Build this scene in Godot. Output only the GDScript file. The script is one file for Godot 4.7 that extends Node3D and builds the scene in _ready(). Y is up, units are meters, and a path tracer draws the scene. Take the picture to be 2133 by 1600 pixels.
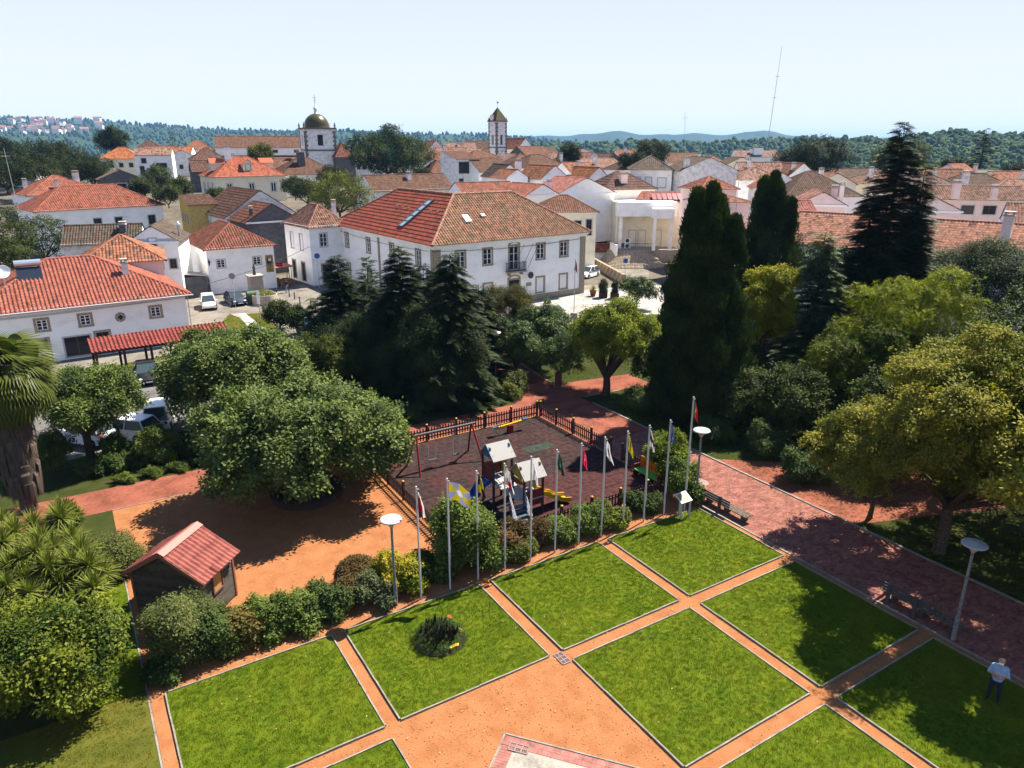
extends Node3D
# A small-town park seen from a drone: lawns, playground and flags in front, white houses with tiled roofs behind, wooded hills far off.
const FOCAL := 1507.0      # pixels of the 2133 x 1600 photograph
const PITCH := 0.32027     # camera pitch, radians
const EYE := 18.0          # camera height, metres
const TOWN_TURN := 0.6144  # heading of most house fronts
var U := Vector3(0.84992, 0, -0.52691)   # park grid: along the flag row
var V := Vector3(0.52691, 0, 0.84992)    # park grid: towards the camera
var rng := RandomNumberGenerator.new()
var mats := {}
var texs := {}
var meshes := {}
var used := {}

func _ready() -> void:
	rng.seed = 7
	var cam := Camera3D.new()
	cam.name = "camera"
	add_child(cam)
	cam.position = Vector3(0, EYE, 0)
	cam.rotation = Vector3(-PITCH, 0, 0)
	cam.fov = rad_to_deg(2.0 * atan(800.0 / FOCAL))
	cam.near = 0.1
	cam.far = 20000.0
	var env := Environment.new()
	env.background_mode = Environment.BG_SKY
	var sky := Sky.new()
	var sm := ProceduralSkyMaterial.new()
	sm.sky_top_color = Color(0.34, 0.54, 0.82)
	sm.sky_horizon_color = Color(0.90, 0.915, 0.925)
	sm.sky_curve = 0.42
	sm.ground_bottom_color = Color(0.45, 0.46, 0.42)
	sm.ground_horizon_color = Color(0.80, 0.85, 0.87)
	sm.ground_curve = 0.05
	sm.sun_angle_max = 8.0
	sky.sky_material = sm
	env.sky = sky
	env.background_energy_multiplier = 0.36
	env.tonemap_mode = Environment.TONE_MAPPER_LINEAR
	env.tonemap_exposure = 3.6
	env.fog_enabled = true
	env.fog_density = 0.00008
	env.fog_light_color = Color(0.50, 0.74, 1.0)
	env.sdfgi_enabled = true
	env.ssao_enabled = true
	env.ssil_enabled = true
	var we := WorldEnvironment.new()
	we.name = "environment"
	we.environment = env
	add_child(we)
	var sun := DirectionalLight3D.new()
	sun.name = "sun"
	sun.light_energy = 1.6
	sun.light_color = Color(1.0, 0.955, 0.895)
	sun.light_angular_distance = 0.5
	sun.shadow_enabled = true
	add_child(sun)
	sun.look_at_from_position(Vector3(0.51, 1.0, -0.48), Vector3.ZERO)
	setting()
	far_country()
	lawns()
	main_building()
	town()
	street()
	playground()
	flag_row()
	park_furniture()
	shrubs()
	trees()
	people()

# ---------------------------------------------------------------- places
func P(a: float, b: float, y := 0.0) -> Vector3:
	return U * a + V * b + Vector3(0, y, 0)
func ray(px: float, py: float) -> Vector3:
	var x := (px - 1066.5) / FOCAL
	var y := -(py - 800.0) / FOCAL
	return Vector3(x, y * cos(PITCH) - sin(PITCH), -y * sin(PITCH) - cos(PITCH))
func G(px: float, py: float, y := 0.0) -> Vector3:
	var d := ray(px, py)
	return Vector3(0, EYE, 0) + d * ((y - EYE) / d.y)
func deep(px: float, py: float, z: float) -> Vector3:
	var d := ray(px, py)
	return Vector3(0, EYE, 0) + d * (-z / d.z)
func land(x: float, z: float) -> float:   # height of the land: flat park, town on a low rise, then a valley
	var r := sqrt(x * x + z * z)
	if z > 0.0:
		return 0.0
	var h := 6.5 * smoothstep(118.0, 160.0, r) + 3.5 * smoothstep(160.0, 240.0, r)
	h -= 70.0 * smoothstep(290.0, 900.0, r)
	return h

# ---------------------------------------------------------------- nodes
func numbered(called: String) -> String:
	var n: int = used.get(called, 0)
	used[called] = n + 1
	return called if n == 0 else "%s_%03d" % [called, n]
func tag(o: Node, label := "", category := "", group := "", kind := "") -> Node:
	if label: o.set_meta("label", label)
	if category: o.set_meta("category", category)
	if group: o.set_meta("group", group)
	if kind: o.set_meta("kind", kind)
	return o
func thing(called: String, label: String, category: String, at := Vector3.ZERO, turn := 0.0, group := "") -> Node3D:
	var o := Node3D.new()
	o.name = numbered(called)
	add_child(o)
	o.position = at
	o.rotation.y = turn
	tag(o, label, category, group)
	return o
func part(called: String, mesh: Mesh, m: Material, parent: Node, xf := Transform3D.IDENTITY) -> MeshInstance3D:
	var o := MeshInstance3D.new()
	o.name = called if parent != self else numbered(called)
	o.mesh = mesh
	o.material_override = m
	o.transform = xf
	parent.add_child(o, true)
	return o
func struct(called: String, mesh: Mesh, m: Material) -> MeshInstance3D:
	var o := part(called, mesh, m, self)
	o.set_meta("kind", "structure")
	return o
func xf(at: Vector3, turn := 0.0, s := Vector3.ONE) -> Transform3D:
	return Transform3D(Basis(Vector3.UP, turn).scaled_local(s), at)
func rf(a: float, b: float) -> float:
	return rng.randf_range(a, b)

# ---------------------------------------------------------------- mesh building
class MB:
	var v := PackedVector3Array()
	var n := PackedVector3Array()
	var c := PackedColorArray()
	var ix := PackedInt32Array()
	var col := Color.WHITE
	func vert(p: Vector3, nn: Vector3) -> int:
		v.append(p); n.append(nn); c.append(col)
		return v.size() - 1
	func face(a: int, b: int, d: int) -> void:      # counter-clockwise from outside
		ix.append(a); ix.append(d); ix.append(b)
	func quad(a: Vector3, b: Vector3, d: Vector3, e: Vector3) -> void:
		var nn := (b - a).cross(d - a).normalized()
		if nn == Vector3.ZERO: nn = (d - a).cross(e - a).normalized()
		var i := vert(a, nn); vert(b, nn); vert(d, nn); vert(e, nn)
		face(i, i + 1, i + 2); face(i, i + 2, i + 3)
	func tri(a: Vector3, b: Vector3, d: Vector3) -> void:
		var nn := (b - a).cross(d - a).normalized()
		var i := vert(a, nn); vert(b, nn); vert(d, nn)
		face(i, i + 1, i + 2)
	func box(t: Transform3D, s: Vector3) -> void:
		var h := s * 0.5
		var p := []
		for k in 8:
			p.append(t * Vector3(h.x if k & 1 else -h.x, h.y if k & 2 else -h.y, h.z if k & 4 else -h.z))
		quad(p[4], p[5], p[7], p[6]); quad(p[1], p[0], p[2], p[3])
		quad(p[5], p[1], p[3], p[7]); quad(p[0], p[4], p[6], p[2])
		quad(p[6], p[7], p[3], p[2]); quad(p[0], p[1], p[5], p[4])
	func bx(at: Vector3, s: Vector3, turn := 0.0) -> void:
		box(Transform3D(Basis(Vector3.UP, turn), at), s)
	func span(a: Vector3, b: Vector3, w: float, h: float) -> void:   # a bar from a to b
		var d := b - a
		var f := d.normalized()
		var up := Vector3.UP if absf(f.y) < 0.98 else Vector3.RIGHT
		var r := f.cross(up).normalized()
		up = r.cross(f)
		box(Transform3D(Basis(r, up, -f), (a + b) * 0.5), Vector3(w, h, d.length()))
	func tube(pts: Array, rad: Array, sides := 8, caps := true) -> void:
		var m := pts.size()
		var first := v.size()
		var ref := Vector3.RIGHT
		for i in m:
			var f: Vector3 = (pts[mini(i + 1, m - 1)] - pts[maxi(i - 1, 0)]).normalized()
			if absf(f.dot(ref)) > 0.9: ref = Vector3.BACK if absf(f.z) < 0.9 else Vector3.UP
			var r := ref.cross(f).normalized()
			var q := f.cross(r)
			for k in sides:
				var t := TAU * k / sides
				var nn := r * cos(t) + q * sin(t)
				vert(pts[i] + nn * rad[i], nn)
		for i in m - 1:
			for k in sides:
				var a := first + i * sides + k
				var b := first + i * sides + (k + 1) % sides
				face(a, b, b + sides); face(a, b + sides, a + sides)
		if caps:
			for e in [0, m - 1]:
				var f: Vector3 = (pts[1] - pts[0]).normalized() * -1.0 if e == 0 else (pts[m - 1] - pts[m - 2]).normalized()
				var ci := vert(pts[e], f)
				var s0 := v.size()
				for k in sides: vert(v[first + e * sides + k], f)
				for k in sides:
					if e == 0: face(ci, s0 + (k + 1) % sides, s0 + k)
					else: face(ci, s0 + k, s0 + (k + 1) % sides)
	func lathe(prof: Array, sides := 16, at := Vector3.ZERO) -> void:    # [radius, height] from the bottom up
		var first := v.size()
		var m := prof.size()
		for i in m:
			var p0: Array = prof[maxi(i - 1, 0)]
			var p1: Array = prof[mini(i + 1, m - 1)]
			var dn := Vector2(p1[1] - p0[1], p0[0] - p1[0]).normalized()
			for k in sides:
				var t := TAU * k / sides
				vert(at + Vector3(cos(t) * prof[i][0], prof[i][1], -sin(t) * prof[i][0]), Vector3(cos(t) * dn.x, dn.y, -sin(t) * dn.x))
		for i in m - 1:
			for k in sides:
				var a := first + i * sides + k
				var b := first + i * sides + (k + 1) % sides
				face(a, b, b + sides); face(a, b + sides, a + sides)
	func ball(at: Vector3, r: Vector3, rows := 6, sides := 10) -> void:
		var first := v.size()
		for i in rows + 1:
			var la := PI * i / rows - PI / 2
			for k in sides:
				var t := TAU * k / sides
				var d := Vector3(cos(t) * cos(la), sin(la), -sin(t) * cos(la))
				vert(at + d * r, (d / r).normalized())
		for i in rows:
			for k in sides:
				var a := first + i * sides + k
				var b := first + i * sides + (k + 1) % sides
				face(a, b, b + sides); face(a, b + sides, a + sides)
	func poly(pts: Array, y: float) -> void:     # flat sheet, seen from above
		var p2 := PackedVector2Array()
		for q in pts: p2.append(Vector2(q.x, q.z))
		var tr := Geometry2D.triangulate_polygon(p2)
		var s := v.size()
		for q in pts: vert(Vector3(q.x, y, q.z), Vector3.UP)
		for k in range(0, tr.size(), 3):
			var a := p2[tr[k]]; var b := p2[tr[k + 1]]; var d := p2[tr[k + 2]]
			if (b - a).cross(d - a) < 0: face(s + tr[k], s + tr[k + 1], s + tr[k + 2])
			else: face(s + tr[k], s + tr[k + 2], s + tr[k + 1])
	func prism(pts: Array, y0: float, y1: float) -> void:   # upright block on a ground outline (anticlockwise from above)
		poly(pts, y1)
		for k in pts.size():
			var a: Vector3 = pts[k]; var b: Vector3 = pts[(k + 1) % pts.size()]
			quad(Vector3(a.x, y0, a.z), Vector3(b.x, y0, b.z), Vector3(b.x, y1, b.z), Vector3(a.x, y1, a.z))
	func mesh() -> ArrayMesh:
		var m := ArrayMesh.new()
		if v.is_empty(): return m
		var a := []
		a.resize(Mesh.ARRAY_MAX)
		a[Mesh.ARRAY_VERTEX] = v; a[Mesh.ARRAY_NORMAL] = n; a[Mesh.ARRAY_COLOR] = c; a[Mesh.ARRAY_INDEX] = ix
		m.add_surface_from_arrays(Mesh.PRIMITIVE_TRIANGLES, a)
		return m

func box_mesh(s: Vector3) -> ArrayMesh:
	var k := "box%s" % s
	if not meshes.has(k):
		var m := MB.new()
		m.bx(Vector3.ZERO, s)
		meshes[k] = m.mesh()
	return meshes[k]

# ---------------------------------------------------------------- materials
func noise(freq: float, octaves := 4, s := 1, kind := FastNoiseLite.TYPE_SIMPLEX_SMOOTH) -> FastNoiseLite:
	var f := FastNoiseLite.new()
	f.noise_type = kind
	f.frequency = freq
	f.fractal_octaves = octaves
	f.seed = s
	return f
func tex(called: String, size: int, layers: Array, ramp: Array) -> ImageTexture:   # layers: [frequency, octaves, weight, stretch]; ramp: [at, colour]
	if texs.has(called): return texs[called]
	var data := []
	for L in layers:
		var im := noise(L[0], L[1], data.size() * 13 + size + called.length()).get_seamless_image(size, size)
		data.append(im.get_data())
	var g := Gradient.new()
	g.offsets = PackedFloat32Array(ramp.map(func(r): return r[0]))
	g.colors = PackedColorArray(ramp.map(func(r): return r[1]))
	var lut := PackedByteArray()
	for k in 256:
		var c := g.sample(k / 255.0)
		lut.append(int(clampf(c.r, 0, 1) * 255)); lut.append(int(clampf(c.g, 0, 1) * 255)); lut.append(int(clampf(c.b, 0, 1) * 255))
	var outb := PackedByteArray()
	outb.resize(size * size * 3)
	var total := 0.0
	for L in layers: total += L[2]
	var w := layers.map(func(L): return L[2] / total)
	for k in size * size:
		var s := 0.0
		for j in data.size(): s += data[j][k] * w[j]
		var q := clampi(int((s - 128.0) * 1.35 + 128.0), 0, 255) * 3
		outb[k * 3] = lut[q]; outb[k * 3 + 1] = lut[q + 1]; outb[k * 3 + 2] = lut[q + 2]
	texs[called] = ImageTexture.create_from_image(Image.create_from_data(size, size, false, Image.FORMAT_RGB8, outb))
	return texs[called]
func lin(r: float, g: float, b: float) -> Color:
	return Color(r, g, b).linear_to_srgb()
func grey(a: float) -> Color:
	return Color(a, a, a)
func mat(called: String, c: Color, rough := 0.85, texture: Texture2D = null, scale := 1.0, metal := 0.0) -> StandardMaterial3D:   # c is a linear base colour
	if mats.has(called): return mats[called]
	var m := StandardMaterial3D.new()
	m.resource_name = called
	m.albedo_color = c.linear_to_srgb()
	m.roughness = rough
	m.metallic = metal
	m.metallic_specular = 0.35 if rough < 0.8 else 0.15
	m.vertex_color_use_as_albedo = true
	if texture:
		m.albedo_texture = texture
		m.uv1_triplanar = true
		m.uv1_world_triplanar = true
		m.uv1_scale = Vector3.ONE * scale
	mats[called] = m
	return m
func leaf_mat(called: String, c: Color, glow := 0.35, rough := 0.62) -> StandardMaterial3D:
	if mats.has(called): return mats[called]
	var m := mat(called, c, rough)
	m.backlight_enabled = true
	m.backlight = Color(0.85 * glow * 2.0, glow * 2.0, 0.4 * glow * 2.0).linear_to_srgb()
	m.metallic_specular = 0.2
	return m

# ---------------------------------------------------------------- tiled roofs
func hash3(a: int, b: int, s: int) -> float:
	var h := (a * 374761393 + b * 668265263 + s * 2147483647 + 1013904223) & 0x7fffffff
	h = ((h ^ (h >> 13)) * 1274126177) & 0x7fffffff
	return float((h ^ (h >> 16)) & 0xffff) / 65535.0
# one slope of barrel tiles: A, B the eave from left to right seen from outside, C over B, D over A
func slope_mesh(A: Vector3, B: Vector3, C: Vector3, D: Vector3, look: Dictionary) -> ArrayMesh:
	var m := MB.new()
	var ux := (B - A).normalized()
	var top := C if (C - A).length() > 0.01 else D
	var nn := ux.cross(top - A).normalized()
	var wx := nn.cross(ux)
	var ln := (B - A).length()
	var du := (D - A).dot(ux)
	var cu := (C - A).dot(ux)
	var vm := (D - A).dot(wx)
	var pitch: float = look.get("pitch", 0.24)
	var seg: int = look.get("seg", 4)
	var cl: float = look.get("course", 0.42)
	var amp: float = look.get("amp", 0.035)
	var lip: float = look.get("lip", 0.022)
	var sd: int = look.get("seed", 1)
	var base: Color = look.color
	var alt: Color = look.get("alt", base * 0.6)
	var share: float = look.get("share", 0.2)
	var vary: float = look.get("vary", 0.25)
	var cols := maxi(1, roundi(ln / pitch))
	var nu := cols * seg
	var prof := []
	var slant := []
	for k in seg:
		var t := TAU * k / seg
		prof.append(amp * (0.5 + 0.5 * cos(t)))
		slant.append((nn + ux * (amp * 0.5 * sin(t) * TAU / pitch)).normalized())
	var lim := PackedFloat32Array()
	for i in nu + 1:
		var u := ln * i / nu
		var h := vm
		if du > 0.01 and u < du: h = vm * u / du
		if cu < ln - 0.01 and u > cu: h = minf(h, vm * (ln - u) / (ln - cu))
		lim.append(h)
	var courses := maxi(1, ceili(vm / cl))
	var patch := noise(0.55, 2, sd)
	for k in courses:
		var v0 := cl * k
		var v1 := minf(cl * (k + 1), vm)
		var s := m.v.size()
		var lead := -1
		for i in nu + 1:
			var u := ln * i / nu
			var a := minf(v0, lim[i])
			var b := minf(v1, lim[i])
			var pr: float = prof[i % seg]
			var p := A + ux * u
			var col := (i + seg / 2) / seg
			var r := hash3(col, k, sd)
			var blot := patch.get_noise_2d(u, v0)
			var c := base * (1.0 - vary * 0.5 + vary * hash3(col, k, sd + 5))
			if r + blot * 0.25 < share: c = alt * (0.75 + 0.5 * hash3(col, k, sd + 9))
			c.a = 1.0
			m.col = c
			m.vert(p + wx * a + nn * (pr + lip), slant[i % seg])
			m.vert(p + wx * b + nn * pr, slant[i % seg])
		for i in nu:
			if lim[i] > v0 or lim[i + 1] > v0:
				var q := s + i * 2
				m.face(q, q + 2, q + 3); m.face(q, q + 3, q + 1)
		# the butt ends of the course, facing down the slope
		var e := m.v.size()
		for i in nu + 1:
			m.col = m.c[s + i * 2]
			m.vert(m.v[s + i * 2], -wx)
			m.vert(m.v[s + i * 2] - nn * (lip + (0.06 if k == 0 else 0.0)), -wx)
		for i in nu:
			if lim[i] > v0 or lim[i + 1] > v0:
				var q := e + i * 2
				m.face(q + 1, q + 3, q + 2); m.face(q + 1, q + 2, q)
	return m.mesh()
func ridge_mesh(a: Vector3, b: Vector3, col: Color, r := 0.13) -> ArrayMesh:   # a row of half-round cap tiles
	var m := MB.new()
	var n := maxi(1, roundi((b - a).length() / 0.42))
	for i in n:
		var p := a.lerp(b, float(i) / n)
		var q := a.lerp(b, (i + 1.06) / n)
		m.col = col * rf(0.8, 1.15)
		m.col.a = 1.0
		m.tube([p, q], [r * 1.12, r * 0.92], 6)
	return m.mesh()
func roof_slope(parent: Node, A: Vector3, B: Vector3, C: Vector3, D: Vector3, look: Dictionary) -> void:
	look.seed = int(look.get("seed", 1)) + 17
	var o := part("roof_tiles", slope_mesh(A, B, C, D, look), mat("roof_clay", Color.WHITE, 0.8, tex("clay", 256, [[0.02, 4, 1.0]], [[0.0, grey(0.72)], [0.6, grey(1.0)]]), 0.35), parent)
	o.set_meta("kind", "stuff")
func ridge(parent: Node, a: Vector3, b: Vector3, col: Color, r := 0.13) -> void:
	part("ridge_tiles", ridge_mesh(a, b, col, r), mat("roof_clay", Color.WHITE), parent).set_meta("kind", "stuff")

# ---------------------------------------------------------------- walls and windows
# a wall panel from O along X, with openings [centre, sill, width, height] and reveals
func wall_panel(m: MB, O: Vector3, X: Vector3, ln: float, h: float, holes: Array, deepness := 0.16) -> void:
	var xs := [0.0, ln]
	var ys := [0.0, h]
	for q in holes:
		xs.append(q[0] - q[2] / 2); xs.append(q[0] + q[2] / 2)
		ys.append(q[1]); ys.append(q[1] + q[3])
	xs.sort(); ys.sort()
	var Z := X.cross(Vector3.UP)
	for i in xs.size() - 1:
		if xs[i + 1] - xs[i] < 0.001: continue
		for j in ys.size() - 1:
			if ys[j + 1] - ys[j] < 0.001: continue
			var cx: float = (xs[i] + xs[i + 1]) / 2
			var cy: float = (ys[j] + ys[j + 1]) / 2
			var open := false
			for q in holes:
				if absf(cx - q[0]) < q[2] / 2 and cy > q[1] and cy < q[1] + q[3]: open = true
			if open: continue
			var a: Vector3 = O + X * xs[i]
			var b: Vector3 = O + X * xs[i + 1]
			m.quad(a + Vector3(0, ys[j], 0), b + Vector3(0, ys[j], 0), b + Vector3(0, ys[j + 1], 0), a + Vector3(0, ys[j + 1], 0))
	for q in holes:
		var l: Vector3 = O + X * (q[0] - q[2] / 2) + Vector3(0, q[1], 0)
		var r: Vector3 = l + X * q[2]
		var t := Vector3(0, q[3], 0)
		var back := -Z * deepness
		m.quad(l, l + back, l + back + t, l + t)
		m.quad(r + back, r, r + t, r + t + back)
		m.quad(l, r, r + back, l + back)
		m.quad(l + t + back, r + t + back, r + t, l + t)
# window meshes, centred on the bottom of the opening, outward +z; style: stone, grey, shutter, dark, door, blind
func window(parent: Node, t: Transform3D, w: float, h: float, style: String, far := false) -> Node3D:
	var key := "win%.2f_%.2f_%s_%s" % [w, h, style, far]
	if not meshes.has(key):
		var f := MB.new()
		var s := MB.new()
		var g := MB.new()
		var z := -0.09
		var door := style.begins_with("door")
		if style == "shutter" or style == "blind":
			var n := 2 if style == "shutter" else 1
			for k in n:
				var x := (k - (n - 1) * 0.5) * w / n
				f.bx(Vector3(x, h / 2, z), Vector3(w / n - 0.03, h - 0.02, 0.04))
				if style == "blind":
					for q in int(h / 0.12): f.bx(Vector3(x, 0.08 + q * 0.12, z + 0.025), Vector3(w - 0.06, 0.02, 0.012))
			g.bx(Vector3(0, h / 2, z - 0.05), Vector3(w, h, 0.02))
		else:
			var e := 0.07 if not far else 0.1
			f.bx(Vector3(-w / 2 + e / 2, h / 2, z), Vector3(e, h, 0.06)); f.bx(Vector3(w / 2 - e / 2, h / 2, z), Vector3(e, h, 0.06))
			f.bx(Vector3(0, h - e / 2, z), Vector3(w - e * 2, e, 0.06)); f.bx(Vector3(0, e / 2, z), Vector3(w - e * 2, e, 0.06))
			f.bx(Vector3(0, h / 2, z), Vector3(e * 1.2, h - e * 2, 0.06))
			if not far:
				for q in [0.36, 0.68]:
					for sgn in [-1, 1]: f.bx(Vector3(sgn * w / 4, h * q, z), Vector3(w / 2 - e * 1.7, e * 0.5, 0.045))
			g.bx(Vector3(0, h / 2, z - 0.03), Vector3(w, h, 0.02))
		var b := 0.2 if style in ["stone", "shutter"] or door else 0.13
		var pr := 0.03
		s.bx(Vector3(-w / 2 - b / 2, h / 2, pr - 0.05), Vector3(b, h, 0.1)); s.bx(Vector3(w / 2 + b / 2, h / 2, pr - 0.05), Vector3(b, h, 0.1))
		s.bx(Vector3(0, h + b / 2, pr - 0.05), Vector3(w + b * 2, b, 0.1))
		if not door: s.bx(Vector3(0, -b * 0.4, pr - 0.03), Vector3(w + b * 2.2, b * 0.8, 0.14))
		meshes[key] = [f.mesh(), g.mesh(), s.mesh()]
	var ms: Array = meshes[key]
	var fm := mat("window_white", Color(0.78, 0.78, 0.76), 0.5)
	if style in ["dark", "door"]: fm = mat("window_brown", Color(0.08, 0.045, 0.03), 0.6)
	if style == "door_green": fm = mat("door_green", Color(0.02, 0.05, 0.035), 0.5)
	var o := part("door" if style.begins_with("door") else "window", ms[0], fm, parent, t)
	part("pane", ms[1], mat("pane_dark", Color(0.018, 0.022, 0.028), 0.08), o)
	var sm := mat("stone_trim", Color(0.40, 0.33, 0.245), 0.9, tex("stone", 256, [[0.03, 4, 1.0]], [[0.0, grey(0.6)], [0.7, grey(1.0)]]), 0.9)
	if style in ["grey", "dark", "blind"]: sm = mat("grey_trim", Color(0.42, 0.42, 0.41), 0.9)
	part("surround", ms[2], sm, o)
	return o
func wall_mat(kind: String) -> StandardMaterial3D:
	var stain := tex("plaster", 512, [[0.006, 5, 1.0], [0.04, 3, 0.35]], [[0.0, grey(0.90)], [0.35, grey(0.975)], [0.6, grey(1.0)]])
	var dirt := tex("weathered", 512, [[0.015, 6, 1.0], [0.08, 4, 0.8]], [[0.1, Color(0.72, 0.72, 0.73)], [0.42, Color(0.91, 0.91, 0.91)], [0.65, grey(1.0)]])
	match kind:
		"white": return mat("plaster_white", Color(0.84, 0.84, 0.83), 0.9, stain, 0.16)
		"cream": return mat("plaster_cream", Color(0.72, 0.66, 0.52), 0.9, stain, 0.16)
		"pink": return mat("plaster_pink", Color(0.74, 0.58, 0.54), 0.9, stain, 0.16)
		"yellow": return mat("plaster_yellow", Color(0.58, 0.40, 0.12), 0.9, dirt, 0.3)
		"worn": return mat("plaster_worn", Color(0.74, 0.74, 0.73), 0.9, dirt, 0.14)
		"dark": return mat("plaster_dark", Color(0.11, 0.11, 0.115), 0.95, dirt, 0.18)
	return mat("stone_wall", Color(0.34, 0.30, 0.25), 0.95, dirt, 0.3)

# ---------------------------------------------------------------- houses
# d: at (ground point of the corner nearest the viewer), turn, w, d, h (eave height), roof, rise, look, wall, win = {side: [[x, sill, w, h, style] ...]}, chimneys = [[x, z, height, size]]
const RED := Color(0.187, 0.071, 0.047)
const BRICK := Color(0.164, 0.064, 0.042)
const BROWN := Color(0.096, 0.053, 0.038)
const ORANGE := Color(0.223, 0.096, 0.057)
const PALE := Color(0.215, 0.127, 0.098)
const GREYT := Color(0.077, 0.065, 0.053)
const LICHEN := Color(0.101, 0.062, 0.041)
func house(called: String, label: String, d: Dictionary, group := "") -> Node3D:
	var o := thing(called, label, d.get("category", "house"), d.at, d.get("turn", TOWN_TURN), group)
	var w: float = d.w
	var dp: float = d.d
	var h: float = d.h
	var low: float = d.get("low", 1.5)
	var m := MB.new()
	var win: Dictionary = d.get("win", {})
	var cut := func(side): return win.get(side, []).map(func(q): return [q[0], q[1] + low, q[2], q[3]])
	wall_panel(m, Vector3(0, -low, 0), Vector3.RIGHT, w, h + low, cut.call("f"))
	wall_panel(m, Vector3(w, -low, 0), Vector3.FORWARD, dp, h + low, cut.call("r"))
	wall_panel(m, Vector3(0, -low, -dp), Vector3.BACK, dp, h + low, cut.call("l"))
	wall_panel(m, Vector3(w, -low, -dp), Vector3.LEFT, w, h + low, [])
	var rise: float = d.get("rise", 2.2)
	var roof: String = d.get("roof", "hip")
	var eo: float = d.get("over", 0.35)
	var look: Dictionary = {"color": d.get("tile", RED), "alt": d.get("alt", LICHEN), "share": d.get("share", 0.14), "vary": d.get("vary", 0.35), "seed": d.get("seed", 3), "seg": d.get("seg", 4), "course": d.get("course", 0.42), "pitch": d.get("pitch", 0.25), "lip": d.get("lip", 0.022), "amp": d.get("amp", 0.05)}
	if roof == "gable_x":      # ridge along the front
		m.tri(Vector3(w, h, 0), Vector3(w, h, -dp), Vector3(w, h + rise, -dp / 2)); m.tri(Vector3(0, h, -dp), Vector3(0, h, 0), Vector3(0, h + rise, -dp / 2))
	elif roof == "gable_z":    # gable to the front
		m.tri(Vector3(0, h, 0), Vector3(w, h, 0), Vector3(w / 2, h + rise, 0)); m.tri(Vector3(w, h, -dp), Vector3(0, h, -dp), Vector3(w / 2, h + rise, -dp))
	elif roof == "shed":
		m.tri(Vector3(0, h, -dp), Vector3(0, h, 0), Vector3(0, h + rise, -dp)); m.tri(Vector3(w, h, 0), Vector3(w, h, -dp), Vector3(w, h + rise, -dp))
		m.quad(Vector3(w, h, -dp), Vector3(0, h, -dp), Vector3(0, h + rise, -dp), Vector3(w, h + rise, -dp))
	part("wall", m.mesh(), wall_mat(d.get("wall", "white")), o)
	var dy := rise / (minf(w, dp) / 2) * eo        # the eaves drop by the overhang
	var rc: Color = d.get("ridge", look.color * 1.15)
	match roof:
		"hip":
			var k := minf(w, dp) / 2
			var R0 := Vector3(k, h + rise, -k) if w >= dp else Vector3(k, h + rise, -k)
			var R1 := Vector3(w - k, h + rise, -k) if w >= dp else Vector3(k, h + rise, -dp + k)
			var a := Vector3(-eo, h - dy, eo)
			var b := Vector3(w + eo, h - dy, eo)
			var c := Vector3(w + eo, h - dy, -dp - eo)
			var e := Vector3(-eo, h - dy, -dp - eo)
			if w >= dp:
				roof_slope(o, a, b, R1, R0, look); roof_slope(o, b, c, R1, R1, look); roof_slope(o, c, e, R0, R1, look); roof_slope(o, e, a, R0, R0, look)
				ridge(o, a, R0, rc); ridge(o, b, R1, rc); ridge(o, c, R1, rc); ridge(o, e, R0, rc)
			else:
				roof_slope(o, a, b, R0, R0, look); roof_slope(o, b, c, R1, R0, look); roof_slope(o, c, e, R1, R1, look); roof_slope(o, e, a, R0, R1, look)
				ridge(o, a, R0, rc); ridge(o, b, R0, rc); ridge(o, c, R1, rc); ridge(o, e, R1, rc)
			if R0.distance_to(R1) > 0.3: ridge(o, R0, R1, rc)
		"gable_x":
			var s := 0.12
			var dz := rise / (dp / 2) * eo
			roof_slope(o, Vector3(-s, h - dz, eo), Vector3(w + s, h - dz, eo), Vector3(w + s, h + rise, -dp / 2), Vector3(-s, h + rise, -dp / 2), look)
			roof_slope(o, Vector3(w + s, h - dz, -dp - eo), Vector3(-s, h - dz, -dp - eo), Vector3(-s, h + rise, -dp / 2), Vector3(w + s, h + rise, -dp / 2), look)
			ridge(o, Vector3(-s, h + rise, -dp / 2), Vector3(w + s, h + rise, -dp / 2), rc)
		"gable_z":
			var s := 0.12
			var dx := rise / (w / 2) * eo
			roof_slope(o, Vector3(w + eo, h - dx, s), Vector3(w + eo, h - dx, -dp - s), Vector3(w / 2, h + rise, -dp - s), Vector3(w / 2, h + rise, s), look)
			roof_slope(o, Vector3(-eo, h - dx, -dp - s), Vector3(-eo, h - dx, s), Vector3(w / 2, h + rise, s), Vector3(w / 2, h + rise, -dp - s), look)
			ridge(o, Vector3(w / 2, h + rise, s), Vector3(w / 2, h + rise, -dp - s), rc)
		"shed":
			roof_slope(o, Vector3(-0.15, h - 0.05, eo), Vector3(w + 0.15, h - 0.05, eo), Vector3(w + 0.15, h + rise, -dp), Vector3(-0.15, h + rise, -dp), look)
	if not d.get("plain", false) and roof != "shed":
		var c := MB.new()           # a moulded cornice under the eaves
		var ch := 0.22
		c.bx(Vector3(w / 2, h - ch / 2 - 0.04, 0.09), Vector3(w + 0.36, ch, 0.18)); c.bx(Vector3(-0.09, h - ch / 2 - 0.04, -dp / 2), Vector3(0.18, ch, dp - 0.004)); c.bx(Vector3(w + 0.09, h - ch / 2 - 0.04, -dp / 2), Vector3(0.18, ch, dp - 0.004))
		part("cornice", c.mesh(), wall_mat("white"), o)
	var far: bool = d.get("far", false)
	for q in win.get("f", []): window(o, xf(Vector3(q[0], q[1], 0)), q[2], q[3], q[4], far)
	for q in win.get("r", []): window(o, xf(Vector3(w, q[1], -q[0]), PI / 2), q[2], q[3], q[4], far)
	for q in win.get("l", []): window(o, xf(Vector3(0, q[1], -dp + q[0]), -PI / 2), q[2], q[3], q[4], far)
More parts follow.
